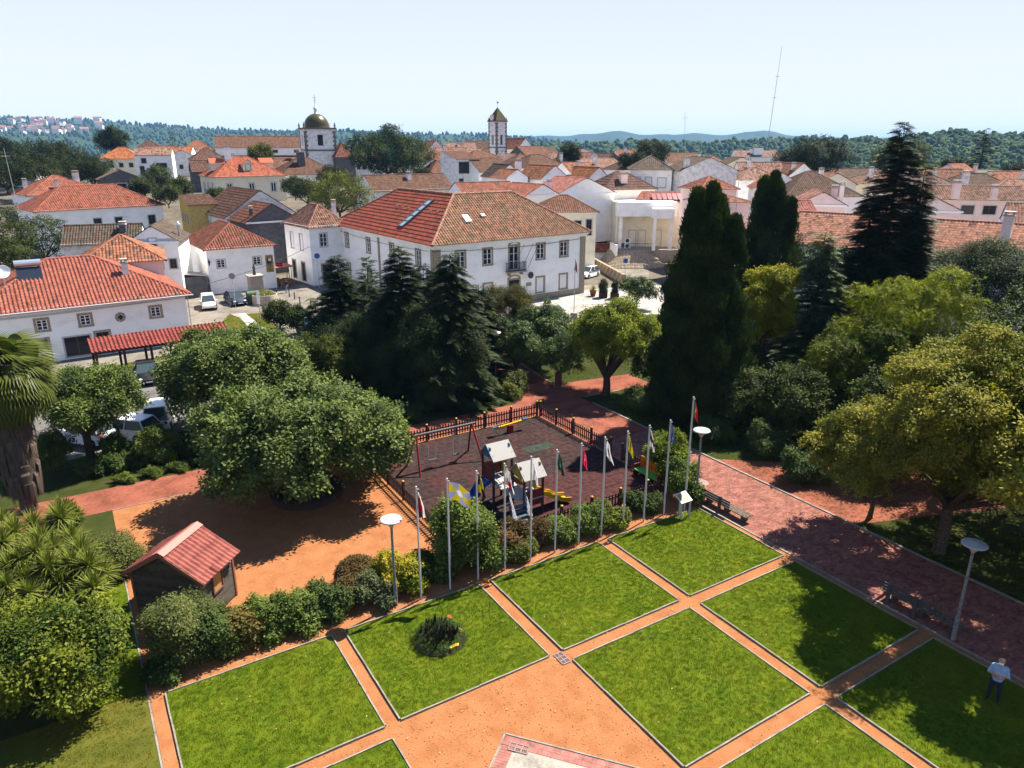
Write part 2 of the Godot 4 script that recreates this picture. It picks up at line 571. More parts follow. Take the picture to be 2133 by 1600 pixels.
	for q in d.get("chimneys", []): chimney(o, Vector3(q[0], h, q[1]), q[2], q[3], q[4] if q.size() > 4 else "worn")
	return o
func chimney(o: Node, at: Vector3, hh: float, s: float, wall := "worn") -> void:
	var m := MB.new()
	m.bx(at + Vector3(0, hh / 2, 0), Vector3(s, hh, s))
	var c := part("chimney", m.mesh(), wall_mat(wall), o)
	var k := MB.new()
	k.bx(at + Vector3(0, hh + 0.05, 0), Vector3(s + 0.16, 0.1, s + 0.16))
	for sx in [-1, 1]:
		for sz in [-1, 1]: k.bx(at + Vector3(sx * s * 0.4, hh + 0.22, sz * s * 0.4), Vector3(0.1, 0.24, 0.1))
	k.bx(at + Vector3(0, hh + 0.38, 0), Vector3(s + 0.12, 0.08, s + 0.12))
	part("cap", k.mesh(), mat("chimney_cap", Color(0.36, 0.33, 0.30), 0.9), c)
func rows(n: int, ln: float, sill: float, w: float, h: float, style: String, margin := 1.2) -> Array:
	var r := []
	for k in n: r.append([margin + (ln - 2 * margin) * (k + 0.5) / n, sill, w, h, style])
	return r

# ---------------------------------------------------------------- ground
func sheet(called: String, pts: Array, y: float, m: Material) -> MeshInstance3D:
	var b := MB.new()
	b.poly(pts, y)
	return struct(called, b.mesh(), m)
func quad_ab(a0: float, a1: float, b0: float, b1: float) -> Array:
	return [P(a0, b0), P(a1, b0), P(a1, b1), P(a0, b1)]
func ground_mats() -> void:
	var g1 := tex("gravel", 1024, [[0.006, 4, 0.5], [0.06, 3, 0.4], [0.3, 3, 1.2]], [[0.15, Color(0.78, 0.70, 0.64)], [0.45, Color(0.92, 0.88, 0.85)], [0.62, grey(0.98)], [0.8, Color(1.0, 1.0, 1.0)]])
	mat("gravel", Color(0.235, 0.106, 0.046), 0.95, g1, 0.16)
	var g2 := tex("turf", 1024, [[0.006, 4, 0.8], [0.12, 3, 0.6], [0.35, 3, 1.0]], [[0.15, Color(0.68, 0.78, 0.6)], [0.45, Color(0.84, 0.9, 0.75)], [0.62, Color(0.97, 0.97, 0.85)], [0.85, Color(1.0, 0.95, 0.85)]])
	mat("turf", Color(0.073, 0.096, 0.007), 0.95, g2, 0.13)
	mat("dry_turf", Color(0.077, 0.074, 0.017), 0.95, g2, 0.13)
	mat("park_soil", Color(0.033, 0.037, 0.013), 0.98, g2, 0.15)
	var g3 := tex("paving", 1024, [[0.003, 4, 1.0], [0.02, 4, 0.6], [0.3, 2, 0.5]], [[0.1, grey(0.72)], [0.5, grey(0.9)], [0.8, grey(1.0)]])
	mat("street", Color(0.164, 0.15, 0.127), 0.9, g3, 0.1)
	mat("plaza", Color(0.30, 0.285, 0.265), 0.9, g3, 0.1)
	mat("asphalt", Color(0.043, 0.043, 0.046), 0.9, g3, 0.12)
	mat("parking", Color(0.112, 0.108, 0.099), 0.9, g3, 0.12)
	mat("red_path", Color(0.186, 0.064, 0.041), 0.9, g3, 0.17)
	mat("concrete", Color(0.207, 0.19, 0.164), 0.9, g3, 0.5)
	mat("town_ground", Color(0.11, 0.098, 0.075), 0.95, g3, 0.05)
	mat("field", Color(0.095, 0.086, 0.026), 0.95, g2, 0.05)
func setting() -> void:
	ground_mats()
	# one sheet of land to the horizon
	var m := MB.new()
	var rr := [0.0, 12.0, 30.0, 60.0, 98.0, 110.0, 122.0, 134.0, 146.0, 158.0, 172.0, 190.0, 210.0, 235.0, 262.0, 290.0, 340.0, 400.0, 480.0, 570.0, 680.0, 800.0, 920.0, 1400.0, 2600.0, 5000.0, 9500.0]
	var n := 96
	for r in rr:
		for k in n:
			var t := TAU * k / n
			var p := Vector3(sin(t) * r, 0, -cos(t) * r)
			m.vert(Vector3(p.x, land(p.x, p.z), p.z), Vector3.UP)
	for i in rr.size() - 1:
		for k in n:
			var a := i * n + k
			var b := i * n + (k + 1) % n
			m.face(a, b, b + n); m.face(a, b + n, a + n)
	struct("ground", m.mesh(), mats.town_ground)
	sheet("street", [Vector3(-95, 0, -30), Vector3(60, 0, -30), Vector3(60, 0, -96), Vector3(-55, 0, -97), Vector3(-95, 0, -70)], 0.008, mats.street)
	sheet("plaza", [Vector3(-7.5, 0, -79.5), Vector3(2, 0, -69.5), Vector3(24, 0, -72), Vector3(30, 0, -90), Vector3(18, 0, -97), Vector3(11.5, 0, -94)], 0.014, mats.plaza)
	sheet("parking", [G(-120, 985), G(150, 952), G(400, 893), G(470, 800), G(330, 790), G(60, 850)], 0.014, mats.parking)
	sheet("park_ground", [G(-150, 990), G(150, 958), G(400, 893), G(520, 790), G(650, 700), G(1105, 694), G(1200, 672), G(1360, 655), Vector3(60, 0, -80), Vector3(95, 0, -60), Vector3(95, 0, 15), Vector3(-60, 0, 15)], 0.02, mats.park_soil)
	sheet("side_lawn", [P(-30, -24), P(-0.02, -24), P(-0.02, 6), P(-30, 6)], 0.032, mats.dry_turf)
	sheet("side_lawn", [P(-2.6, -33.6), P(0.02, -33.6), P(0.02, -24.1), P(-2.6, -24.1)], 0.032, mats.turf)
	sheet("gravel_court", quad_ab(0.06, 26.3, -39.3, 8), 0.026, mats.gravel)
	sheet("red_path", quad_ab(26.36, 31.2, -39.3, 12), 0.03, mats.red_path)
	sheet("red_path", [P(-6, -42.3), P(26.4, -42.0), P(28.0, -47.5), P(28.2, -54), P(33, -55), P(31.4, -44.2), P(38, -43.2), P(38, -40.2), P(31.2, -40.6), P(31.2, -39.32), P(-6, -39.32)], 0.03, mats.red_path)
	sheet("red_path", [P(31.3, -27.5), P(31.3, -18.2), P(40, -15), P(42, -19)], 0.03, mats.red_path)
	kerb("kerb", P(26.3, -24), P(26.3, 6), 0.1, 0.07)
	kerb("kerb", P(31.25, -39.2), P(31.25, 8), 0.12, 0.09)
	kerb("kerb", P(31.2, -44.1), P(33, -56), 0.1, 0.07)
	kerb("kerb", P(31.6, -40.6), P(36, -40.3), 0.1, 0.06)
	kerb("kerb", P(0.06, -39.3), P(13.4, -39.3), 0.06, 0.05)
	kerb("kerb", P(0.02, -33.6), P(0.02, -12), 0.06, 0.05)
	# block paving of the walk
	var paver := MultiMesh.new()
	paver.transform_format = MultiMesh.TRANSFORM_3D
	paver.use_colors = true
	paver.mesh = box_mesh(Vector3(0.205, 0.03, 0.105))
	var spots := []
	var b0 := -33.0
	while b0 < -5.0:
		var a0 := 26.45
		var k := int(roundf((b0 + 33.0) / 0.11))
		while a0 < 31.1:
			spots.append([a0 + (0.105 if k % 2 else 0.0), b0])
			a0 += 0.21
		b0 += 0.11
	paver.instance_count = spots.size()
	for k in spots.size():
		paver.set_instance_transform(k, Transform3D(Basis(U, Vector3.UP, V), P(spots[k][0], spots[k][1], 0.022 + rf(0, 0.004))))
		var s := rf(0.75, 1.15)
		paver.set_instance_color(k, Color(s, s * rf(0.92, 1.05), s * rf(0.9, 1.08)))
	var pv := MultiMeshInstance3D.new()
	pv.name = "block_paving"
	pv.multimesh = paver
	pv.material_override = mat("paver", Color(0.21, 0.092, 0.07), 0.9, tex("paving", 1024, [], []), 0.4)
	add_child(pv)
	tag(pv, "small red paving blocks of the walk beside the lawns", "paving", "", "stuff")
func kerb(called: String, a: Vector3, b: Vector3, w: float, h: float, each := 1.0) -> void:
	var o := Node3D.new()
	o.name = numbered(called)
	add_child(o)
	o.set_meta("kind", "structure")
	var d := b - a
	var n := maxi(1, roundi(d.length() / each))
	var mesh := box_mesh(Vector3(d.length() / n - 0.012, h + 0.05, w))
	var t := atan2(-d.z, d.x)
	for k in n:
		part("kerb_stone", mesh, mats.concrete, o, xf(a + d * (k + 0.5) / n + Vector3(0, h / 2 - 0.025 + rf(-0.006, 0.006), 0), t + rf(-0.01, 0.01)))

# ---------------------------------------------------------------- lawns
func blade_tuft() -> ArrayMesh:
	var m := MB.new()
	for k in 9:
		var t := rf(0, TAU)
		var r := sqrt(rf(0, 1)) * 0.07
		var p := Vector3(cos(t) * r, 0, sin(t) * r)
		var d := Vector3(rf(-1, 1), 0, rf(-1, 1)).normalized()
		var hh := rf(0.025, 0.05)
		var s := rf(0.8, 1.2)
		m.col = Color(s, s, s)
		m.tri(p - d * 0.006, p + d * 0.006, p + Vector3(rf(-0.025, 0.025), hh, rf(-0.025, 0.025)))
	return m.mesh()
func grass_on(parent: Node, pts: Array, per_m2: float, y: float, tint := Color.WHITE, size := 1.0) -> void:
	var p2 := PackedVector2Array()
	var lo := Vector2(1e9, 1e9)
	var hi := -lo
	for q in pts:
		var v := Vector2(q.x, q.z)
		p2.append(v)
		lo = lo.min(v); hi = hi.max(v)
	var xs := []
	var dry := noise(0.35, 3, 5)
	var worn := noise(0.12, 2, 9)
	for k in int((hi.x - lo.x) * (hi.y - lo.y) * per_m2):
		var v := Vector2(rf(lo.x, hi.x), rf(lo.y, hi.y))
		if Geometry2D.is_point_in_polygon(v, p2): xs.append(v)
	var mm := MultiMesh.new()
	mm.transform_format = MultiMesh.TRANSFORM_3D
	mm.use_colors = true
	if not meshes.has("tuft"): meshes.tuft = blade_tuft()
	mm.mesh = meshes.tuft
	mm.instance_count = xs.size()
	for k in xs.size():
		var v: Vector2 = xs[k]
		var s := rf(0.7, 1.3) * size
		mm.set_instance_transform(k, Transform3D(Basis(Vector3.UP, rf(0, TAU)).scaled_local(Vector3(s, s, s)), Vector3(v.x, y, v.y)))
		var q := clampf(0.45 + dry.get_noise_2d(v.x, v.y) * 0.9 + worn.get_noise_2d(v.x, v.y) * 0.9 + rf(-0.25, 0.25), 0, 1)
		mm.set_instance_color(k, Color(0.7, 0.85, 0.7).lerp(Color(1.55, 1.25, 1.0), q) * tint)
	var o := MultiMeshInstance3D.new()
	o.name = "grass"
	o.multimesh = mm
	o.material_override = leaf_mat("grass_blade", Color(0.096, 0.126, 0.008), 0.3, 0.6)
	o.set_meta("kind", "stuff")
	parent.add_child(o, true)
func lawn(pts: Array, per := 230.0) -> void:
	var m := MB.new()
	m.prism(pts, 0.0, 0.06)
	var o := struct("lawn", m.mesh(), mats.turf)
	grass_on(o, pts, per, 0.058)
	for k in 4:
		var a: Vector3 = pts[k]
		var b: Vector3 = pts[(k + 1) % 4]
		var d := b - a
		var n := maxi(1, roundi(d.length() / 1.0))
		var t := atan2(-d.z, d.x)
		var off := Vector3(d.z, 0, -d.x).normalized() * -0.03
		for i in n:
			part("edging_stone", box_mesh(Vector3(snappedf(d.length() / n, 0.001) - 0.006, 0.13, 0.05)), mats.concrete, o, xf(a + d * (i + 0.5) / n + off + Vector3(0, 0.035 + rf(-0.008, 0.008), 0), t + rf(-0.012, 0.012)))
func lawns() -> void:
	var A := [[0.57, 6.38], [6.95, 12.85], [13.5, 19.35], [20.0, 25.9]]
	var B := [[-23.5, -18.15], [-17.5, -11.85], [-11.2, -5.6]]
	for i in 4:
		for j in 3:
			if (i == 1 and j > 0) or (i == 0 and j == 2): continue
			var a: Array = A[i]
			var b: Array = B[j]
			lawn([P(a[0], b[1]), P(a[1], b[1]), P(a[1], b[0]), P(a[0], b[0])])
	var s := Node3D.new()
	s.name = "side_grass"
	add_child(s)
	tag(s, "short drying grass on the ground beside the shrub border", "grass", "", "stuff")
	grass_on(s, [P(-14, -24), P(-0.1, -24), P(-0.1, -12), P(-14, -12)], 90.0, 0.032, Color(1.35, 1.0, 1.3))
	grass_on(s, [P(-2.6, -33.6), P(-0.05, -33.6), P(-0.05, -24), P(-2.6, -24)], 120.0, 0.032)
	grass_on(s, [P(31.5, -47), P(40, -46), P(40, -44), P(31.5, -44)], 60.0, 0.032)
	grass_on(s, [P(31.5, -39), P(37, -38), P(37, -8), P(31.5, -8)], 40.0, 0.032)
	for q in 4:        # weeds along the edging stones
		for r in 3:
			var w := [[-23.62, -18.02], [-17.6, -11.72], [-11.3, -5.5]][r] as Array
			grass_on(s, [P([0.5, 6.85, 13.4, 19.9][q], w[0]), P([6.5, 13.0, 19.5, 26.05][q], w[0]), P([6.5, 13.0, 19.5, 26.05][q], w[0] + 0.1), P([0.5, 6.85, 13.4, 19.9][q], w[0] + 0.1)], 26.0, 0.028, Color(1.2, 1.0, 1.0), 1.2)
	var pb := MultiMesh.new()      # loose pebbles on the gravel
	pb.transform_format = MultiMesh.TRANSFORM_3D
	pb.use_colors = true
	var pm := MB.new()
	pm.ball(Vector3.ZERO, Vector3(0.014, 0.008, 0.011), 3, 5)
	pb.mesh = pm.mesh()
	pb.instance_count = 14000
	var gather := noise(0.5, 3, 21)
	for k in 14000:
		var a := rf(0.1, 26.2)
		var b := rf(-39.2, -8.0)
		if gather.get_noise_2d(a, b) < -0.05: b = rf(-18.4, -12.5); 
		pb.set_instance_transform(k, Transform3D(Basis(Vector3.UP, rf(0, TAU)).scaled_local(Vector3.ONE * rf(0.7, 2.2)), P(a, b, 0.03)))
		pb.set_instance_color(k, Color(0.45, 0.36, 0.28).lerp(Color(1.5, 1.25, 1.0), rf(0, 1)))
	var po := MultiMeshInstance3D.new()
	po.name = "pebbles"
	po.multimesh = pb
	po.material_override = mat("pebble", Color(0.24, 0.15, 0.09), 0.9)
	add_child(po)
	tag(po, "loose pebbles lying on the orange gravel paths", "pebbles", "", "stuff")
	# flower bed in one lawn
	var fb := thing("flower_bed", "round bed of dark canna leaves with yellow and red flowers in the lawn", "flower bed", P(9.83, -21.1, 0.06))
	var soil := MB.new()
	soil.lathe([[1.0, 0.0], [0.95, 0.07], [0.6, 0.12], [0.0, 0.14]], 24)
	part("soil", soil.mesh(), mat("bed_soil", Color(0.05, 0.035, 0.025), 1.0), fb)
	for k in 46:
		var t := rf(0, TAU)
		var r := sqrt(rf(0, 1)) * 0.72
		var lm := MB.new()
		var hh := rf(0.35, 0.75) * (1.25 - r * 0.6)
		for q in 5:
			var a := rf(0, TAU)
			var dirv := Vector3(cos(a), 0, sin(a))
			var side := dirv.cross(Vector3.UP) * 0.05
			var p1 := Vector3(0, hh * 0.5, 0) + dirv * 0.05
			var p2 := Vector3(0, hh, 0) + dirv * rf(0.06, 0.2)
			lm.col = Color(1, 1, 1) * rf(0.7, 1.3)
			lm.quad(-side * 0.4, side * 0.4, p1 + side, p1 - side)
			lm.tri(p1 - side, p1 + side, p2)
		part("canna", lm.mesh(), leaf_mat("canna_leaf", Color(0.019, 0.016, 0.016), 0.12, 0.4), fb, xf(Vector3(cos(t) * r, 0.1, sin(t) * r)))
	leaf_cloud(fb, "ground_leaves", shell_spots(Vector3(0, 0.12, 0), Vector3(1.02, 0.36, 1.02), 900, 0.75, 0.0), "small", leaf_mat("bed_leaf", Color(0.027, 0.048, 0.01), 0.2), Color(0.6, 0.7, 0.6), Color(1.3, 1.3, 1.1), 0.45)
	for q in [[0.75, -0.35, "yellow"], [0.6, 0.62, "yellow"], [0.7, 0.55, "yellow"], [0.5, 0.7, "yellow"], [0.82, -0.2, "yellow"], [0.35, -0.4, "red"]]:
		var fm := MB.new()
		for j in 8: fm.ball(Vector3(cos(j * 2.4) * 0.045, rf(0, 0.03), sin(j * 2.4) * 0.045), Vector3(0.04, 0.03, 0.04), 4, 6)
		part("flower_head", fm.mesh(), mat("petal_" + q[2], Color(0.65, 0.42, 0.02) if q[2] == "yellow" else Color(0.5, 0.04, 0.03), 0.7), fb, xf(Vector3(q[0], 0.2 if q[2] == "yellow" else 0.72, q[1])))
	# corner of the pool terrace
	var o := Node3D.new()
	o.name = "terrace"
	add_child(o)
	o.set_meta("kind", "structure")
	var c0 := P(9.55, -15.85)
	var e1 := (P(12.08, -12.74) - P(9.55, -15.79)).normalized()
	var e2 := (P(8.48, -14.97) - P(9.55, -15.79)).normalized()
	e2 = (e2 - e1 * e2.dot(e1)).normalized()
	var bs := Basis(e1, Vector3.UP, e2)
	var base := MB.new()
	base.box(Transform3D(bs, c0 + e1 * 3.5 + e2 * 2.5 + Vector3(0, 0.02, 0)), Vector3(7, 0.06, 5))
	part("bed", base.mesh(), mat("mortar", Color(0.25, 0.2, 0.17), 0.95), o)
	var bm := box_mesh(Vector3(0.098, 0.05, 0.2))
	for side in 2:
		var L := 6.8 if side == 0 else 4.8
		var f := e1 if side == 0 else e2
		var g := e2 if side == 0 else e1
		for r in 2:
			for k in int(L / 0.106):
				if side == 1 and k < 4: continue
				var p := c0 + f * (0.06 + k * 0.106) + g * (0.16 + r * 0.206)
				part("brick", bm, mat("pink_brick%d" % ((k * 7 + r * 3) % 4), Color(0.26, 0.112, 0.094) * [0.92, 1.0, 1.08, 0.97][(k * 7 + r * 3) % 4], 0.85, tex("paving", 1024, [], []), 0.6), o, Transform3D(Basis(f, Vector3.UP, f.cross(Vector3.UP)), p + Vector3(0, 0.036, 0)))
	for side in 2:
		var L := 7.0 if side == 0 else 5.0
		var f := e1 if side == 0 else e2
		var g := e2 if side == 0 else e1
		for k in int(L):
			part("edging_stone", box_mesh(Vector3(0.99, 0.1, 0.05)), mats.concrete, o, Transform3D(Basis(f, Vector3.UP, f.cross(Vector3.UP)), c0 + f * (k + 0.5) + g * 0.02 + Vector3(0, 0.035, 0)))
	for i in 9:
		for j in 6:
			part("slab", box_mesh(Vector3(0.592, 0.05, 0.592)), mat("slab%d" % ((i * 3 + j) % 3), Color(0.27, 0.25, 0.215) * [0.96, 1.0, 1.04][(i * 3 + j) % 3], 0.9, tex("paving", 1024, [], []), 0.4), o, Transform3D(bs, c0 + e1 * (0.87 + i * 0.6) + e2 * (0.87 + j * 0.6) + Vector3(0, 0.037, 0)))
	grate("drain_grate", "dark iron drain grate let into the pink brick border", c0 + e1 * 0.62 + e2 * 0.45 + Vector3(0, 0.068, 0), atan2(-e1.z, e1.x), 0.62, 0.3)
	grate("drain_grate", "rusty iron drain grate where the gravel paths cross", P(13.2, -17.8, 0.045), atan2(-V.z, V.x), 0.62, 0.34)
func grate(called: String, label: String, at: Vector3, turn: float, l: float, w: float) -> void:
	var o := thing(called, label, "grate", at, turn)
	var f := MB.new()
	for s in [-1, 1]:
		f.bx(Vector3(0, 0, s * w / 2), Vector3(l, 0.04, 0.035)); f.bx(Vector3(s * l / 2, 0, 0), Vector3(0.035, 0.04, w - 0.036))
	f.bx(Vector3(0, 0, 0), Vector3(l - 0.036, 0.03, 0.03)); f.bx(Vector3(-l / 6, 0.001, 0), Vector3(0.03, 0.032, w - 0.036)); f.bx(Vector3(l / 6, 0.001, 0), Vector3(0.03, 0.032, w - 0.036))
	part("frame", f.mesh(), mat("iron", Color(0.16, 0.11, 0.10), 0.6, null, 1.0, 0.3), o)
	for k in 12: part("bar", box_mesh(Vector3(0.018, 0.028, w - 0.04)), mats.iron, o, xf(Vector3(-l / 2 + (k + 0.7) * l / 12.4, -0.002, 0)))
	part("shade_plate", box_mesh(Vector3(l - 0.03, 0.004, w - 0.03)), mat("shade_plate", Color(0.05, 0.042, 0.036), 1.0), o, xf(Vector3(0, -0.017, 0)))  # flat dark plate, its colour painting the shade of the hollow below the bars

# ---------------------------------------------------------------- hills
func skyline(line: Array, px: float) -> float:
	for k in line.size() - 1:
		if px <= line[k + 1][0] or k == line.size() - 2:
			return lerpf(line[k][1], line[k + 1][1], smoothstep(line[k][0], line[k + 1][0], px))
	return line[-1][1]
func hill(line: Array, z1: float, z0: float, y0: float, bump: float, m: Material, trees := 0, size := 10.0) -> void:
	var b := MB.new()
	var nx := 130
	var nr := 16
	var x0: float = line[0][0]
	var x1: float = line[-1][0]
	var ns := noise(3.0 / (z1 - z0), 4, int(z1))
	var grid := []
	for i in nx + 1:
		var px := lerpf(x0, x1, float(i) / nx)
		var top := deep(px, skyline(line, px), z1)
		for j in nr + 4:
			var t := float(j) / nr
			var z := lerpf(z0, z1, t)
			var p := deep(px, 300, z)
			var y := lerpf(y0, top.y, smoothstep(0.0, 1.0, minf(t, 1.0)) * 0.5 + minf(t, 1.0) * 0.5)
			if t > 1.0: y = top.y - (t - 1.0) * (top.y - y0) * 2.0
			y += ns.get_noise_2d(p.x, z) * bump * (1.0 if j != nr else 0.25)
			grid.append(Vector3(p.x, y, -z))
	var st := nr + 4
	for i in nx + 1:
		for j in st:
			var p: Vector3 = grid[i * st + j]
			var dx: Vector3 = grid[mini(i + 1, nx) * st + j] - grid[maxi(i - 1, 0) * st + j]
			var dz: Vector3 = grid[i * st + mini(j + 1, st - 1)] - grid[i * st + maxi(j - 1, 0)]
			b.vert(p, dx.cross(dz).normalized())
	for i in nx:
		for j in st - 1:
			var a := i * st + j
			b.face(a, a + st, a + st + 1); b.face(a, a + st + 1, a + 1)
	struct("hill", b.mesh(), m)
	if trees == 0: return
	var mm := MultiMesh.new()
	mm.transform_format = MultiMesh.TRANSFORM_3D
	mm.use_colors = true
	mm.mesh = lump()
	mm.instance_count = trees
	for k in trees:
		var i := rng.randi_range(0, nx - 1)
		var j := int(nr * pow(rf(0, 1), 0.8))
		var q: Vector3 = grid[i * st + j].lerp(grid[(i + 1) * st + mini(j + 1, nr)], rf(0, 1))
		var s := rf(0.6, 1.3) * size
		mm.set_instance_transform(k, Transform3D(Basis(Vector3.UP, rf(0, TAU)).scaled_local(Vector3(s, s * rf(0.8, 1.5), s)), q))
		mm.set_instance_color(k, Color(0.6, 0.75, 0.7).lerp(Color(1.3, 1.2, 1.0), rf(0, 1)))
	var o := MultiMeshInstance3D.new()
	o.name = numbered("forest")
	o.multimesh = mm
	o.material_override = mat("forest", Color(0.035, 0.055, 0.022), 0.95)
	add_child(o)
	tag(o, "far-off wood covering the hazy hillside beyond the town", "forest", "", "stuff")
func lump() -> ArrayMesh:
	if meshes.has("lump"): return meshes.lump
	var m := MB.new()
	m.ball(Vector3(0, 0.35, 0), Vector3(0.5, 0.6, 0.5), 6, 8)
	for k in m.v.size():
		m.v[k] += m.n[k] * 0.16 * sin(m.v[k].x * 9.0 + m.v[k].z * 7.0) * cos(m.v[k].y * 8.0)
	meshes.lump = m.mesh()
	return meshes.lump
func far_country() -> void:
	var wood := mat("wooded_hill", Color(0.035, 0.05, 0.022), 0.95, tex("turf", 1024, [], []), 0.004)
	hill([[700, 284], [960, 282], [1060, 285], [1180, 284], [1230, 280], [1290, 273], [1340, 280], [1400, 281], [1450, 277], [1500, 281], [1560, 274], [1600, 273], [1650, 282], [1700, 284], [1760, 288], [1900, 285], [2000, 288], [2300, 284]], 4800, 3400, -60, 25, wood)
	var west := [[-260, 236], [-60, 240], [0, 247], [90, 250], [200, 253], [300, 262], [420, 268], [560, 272], [700, 272], [760, 276], [860, 280], [960, 282], [1060, 286], [1200, 296]]
	hill(west, 2700, 1100, -64, 14, wood, 4500, 8.0)
	hill([[950, 316], [1100, 312], [1200, 310], [1280, 306], [1360, 306], [1440, 308], [1550, 303], [1620, 300], [1720, 298], [1850, 300], [2000, 306]], 1250, 620, -66, 6, wood, 6000, 9.0)
	hill([[1760, 308], [1850, 302], [1930, 293], [1990, 287], [2050, 292], [2133, 290], [2300, 283]], 800, 400, -40, 5, wood, 6500, 6.0)
	# the village on the far slope
	for k in 46:
		var px := 15.0 + 140.0 * rng.randfn(0.5, 0.42)
		var py := rf(257, 285)
		var p := Vector3.ZERO
		for q in 60:           # where the line of sight meets the slope
			var t := 0.15 + q / 72.0
			var z := lerpf(1100, 2700, t)
			p = deep(px, py, z)
			if lerpf(-64, deep(px, skyline(west, px), 2700).y, smoothstep(0.0, 1.0, t) * 0.5 + t * 0.5) >= p.y: break
		if not meshes.has("village"):
			var m := MB.new()
			m.col = Color(0.8, 0.78, 0.74)
			m.bx(Vector3(0, 0, 0), Vector3(13, 12, 9))
			meshes.village = m.mesh()
			var r := MB.new()
			for sg in [-1, 1]: r.quad(Vector3(-7.5 * sg, 5.9, 5.2 * sg), Vector3(7.5 * sg, 5.9, 5.2 * sg), Vector3(7.5 * sg, 9.2, 0), Vector3(-7.5 * sg, 9.2, 0))
			for sg in [-1, 1]: r.tri(Vector3(6.5 * sg, 5.9, 4.6 * sg), Vector3(6.5 * sg, 5.9, -4.6 * sg), Vector3(6.5 * sg, 9.1, 0))
			meshes.village_roof = r.mesh()
		var o := thing("village_house", "tiny pale house in the village on the far hazy hillside", "house", p + Vector3(0, 9, 0), rf(-0.6, 0.9), "village houses on the far hill")
		o.scale = Vector3.ONE * rf(0.9, 1.6)
		part("wall", meshes.village, wall_mat("white"), o)
		part("roof", meshes.village_roof, mat("village_roof", Color(0.2, 0.1, 0.07), 0.9), o)

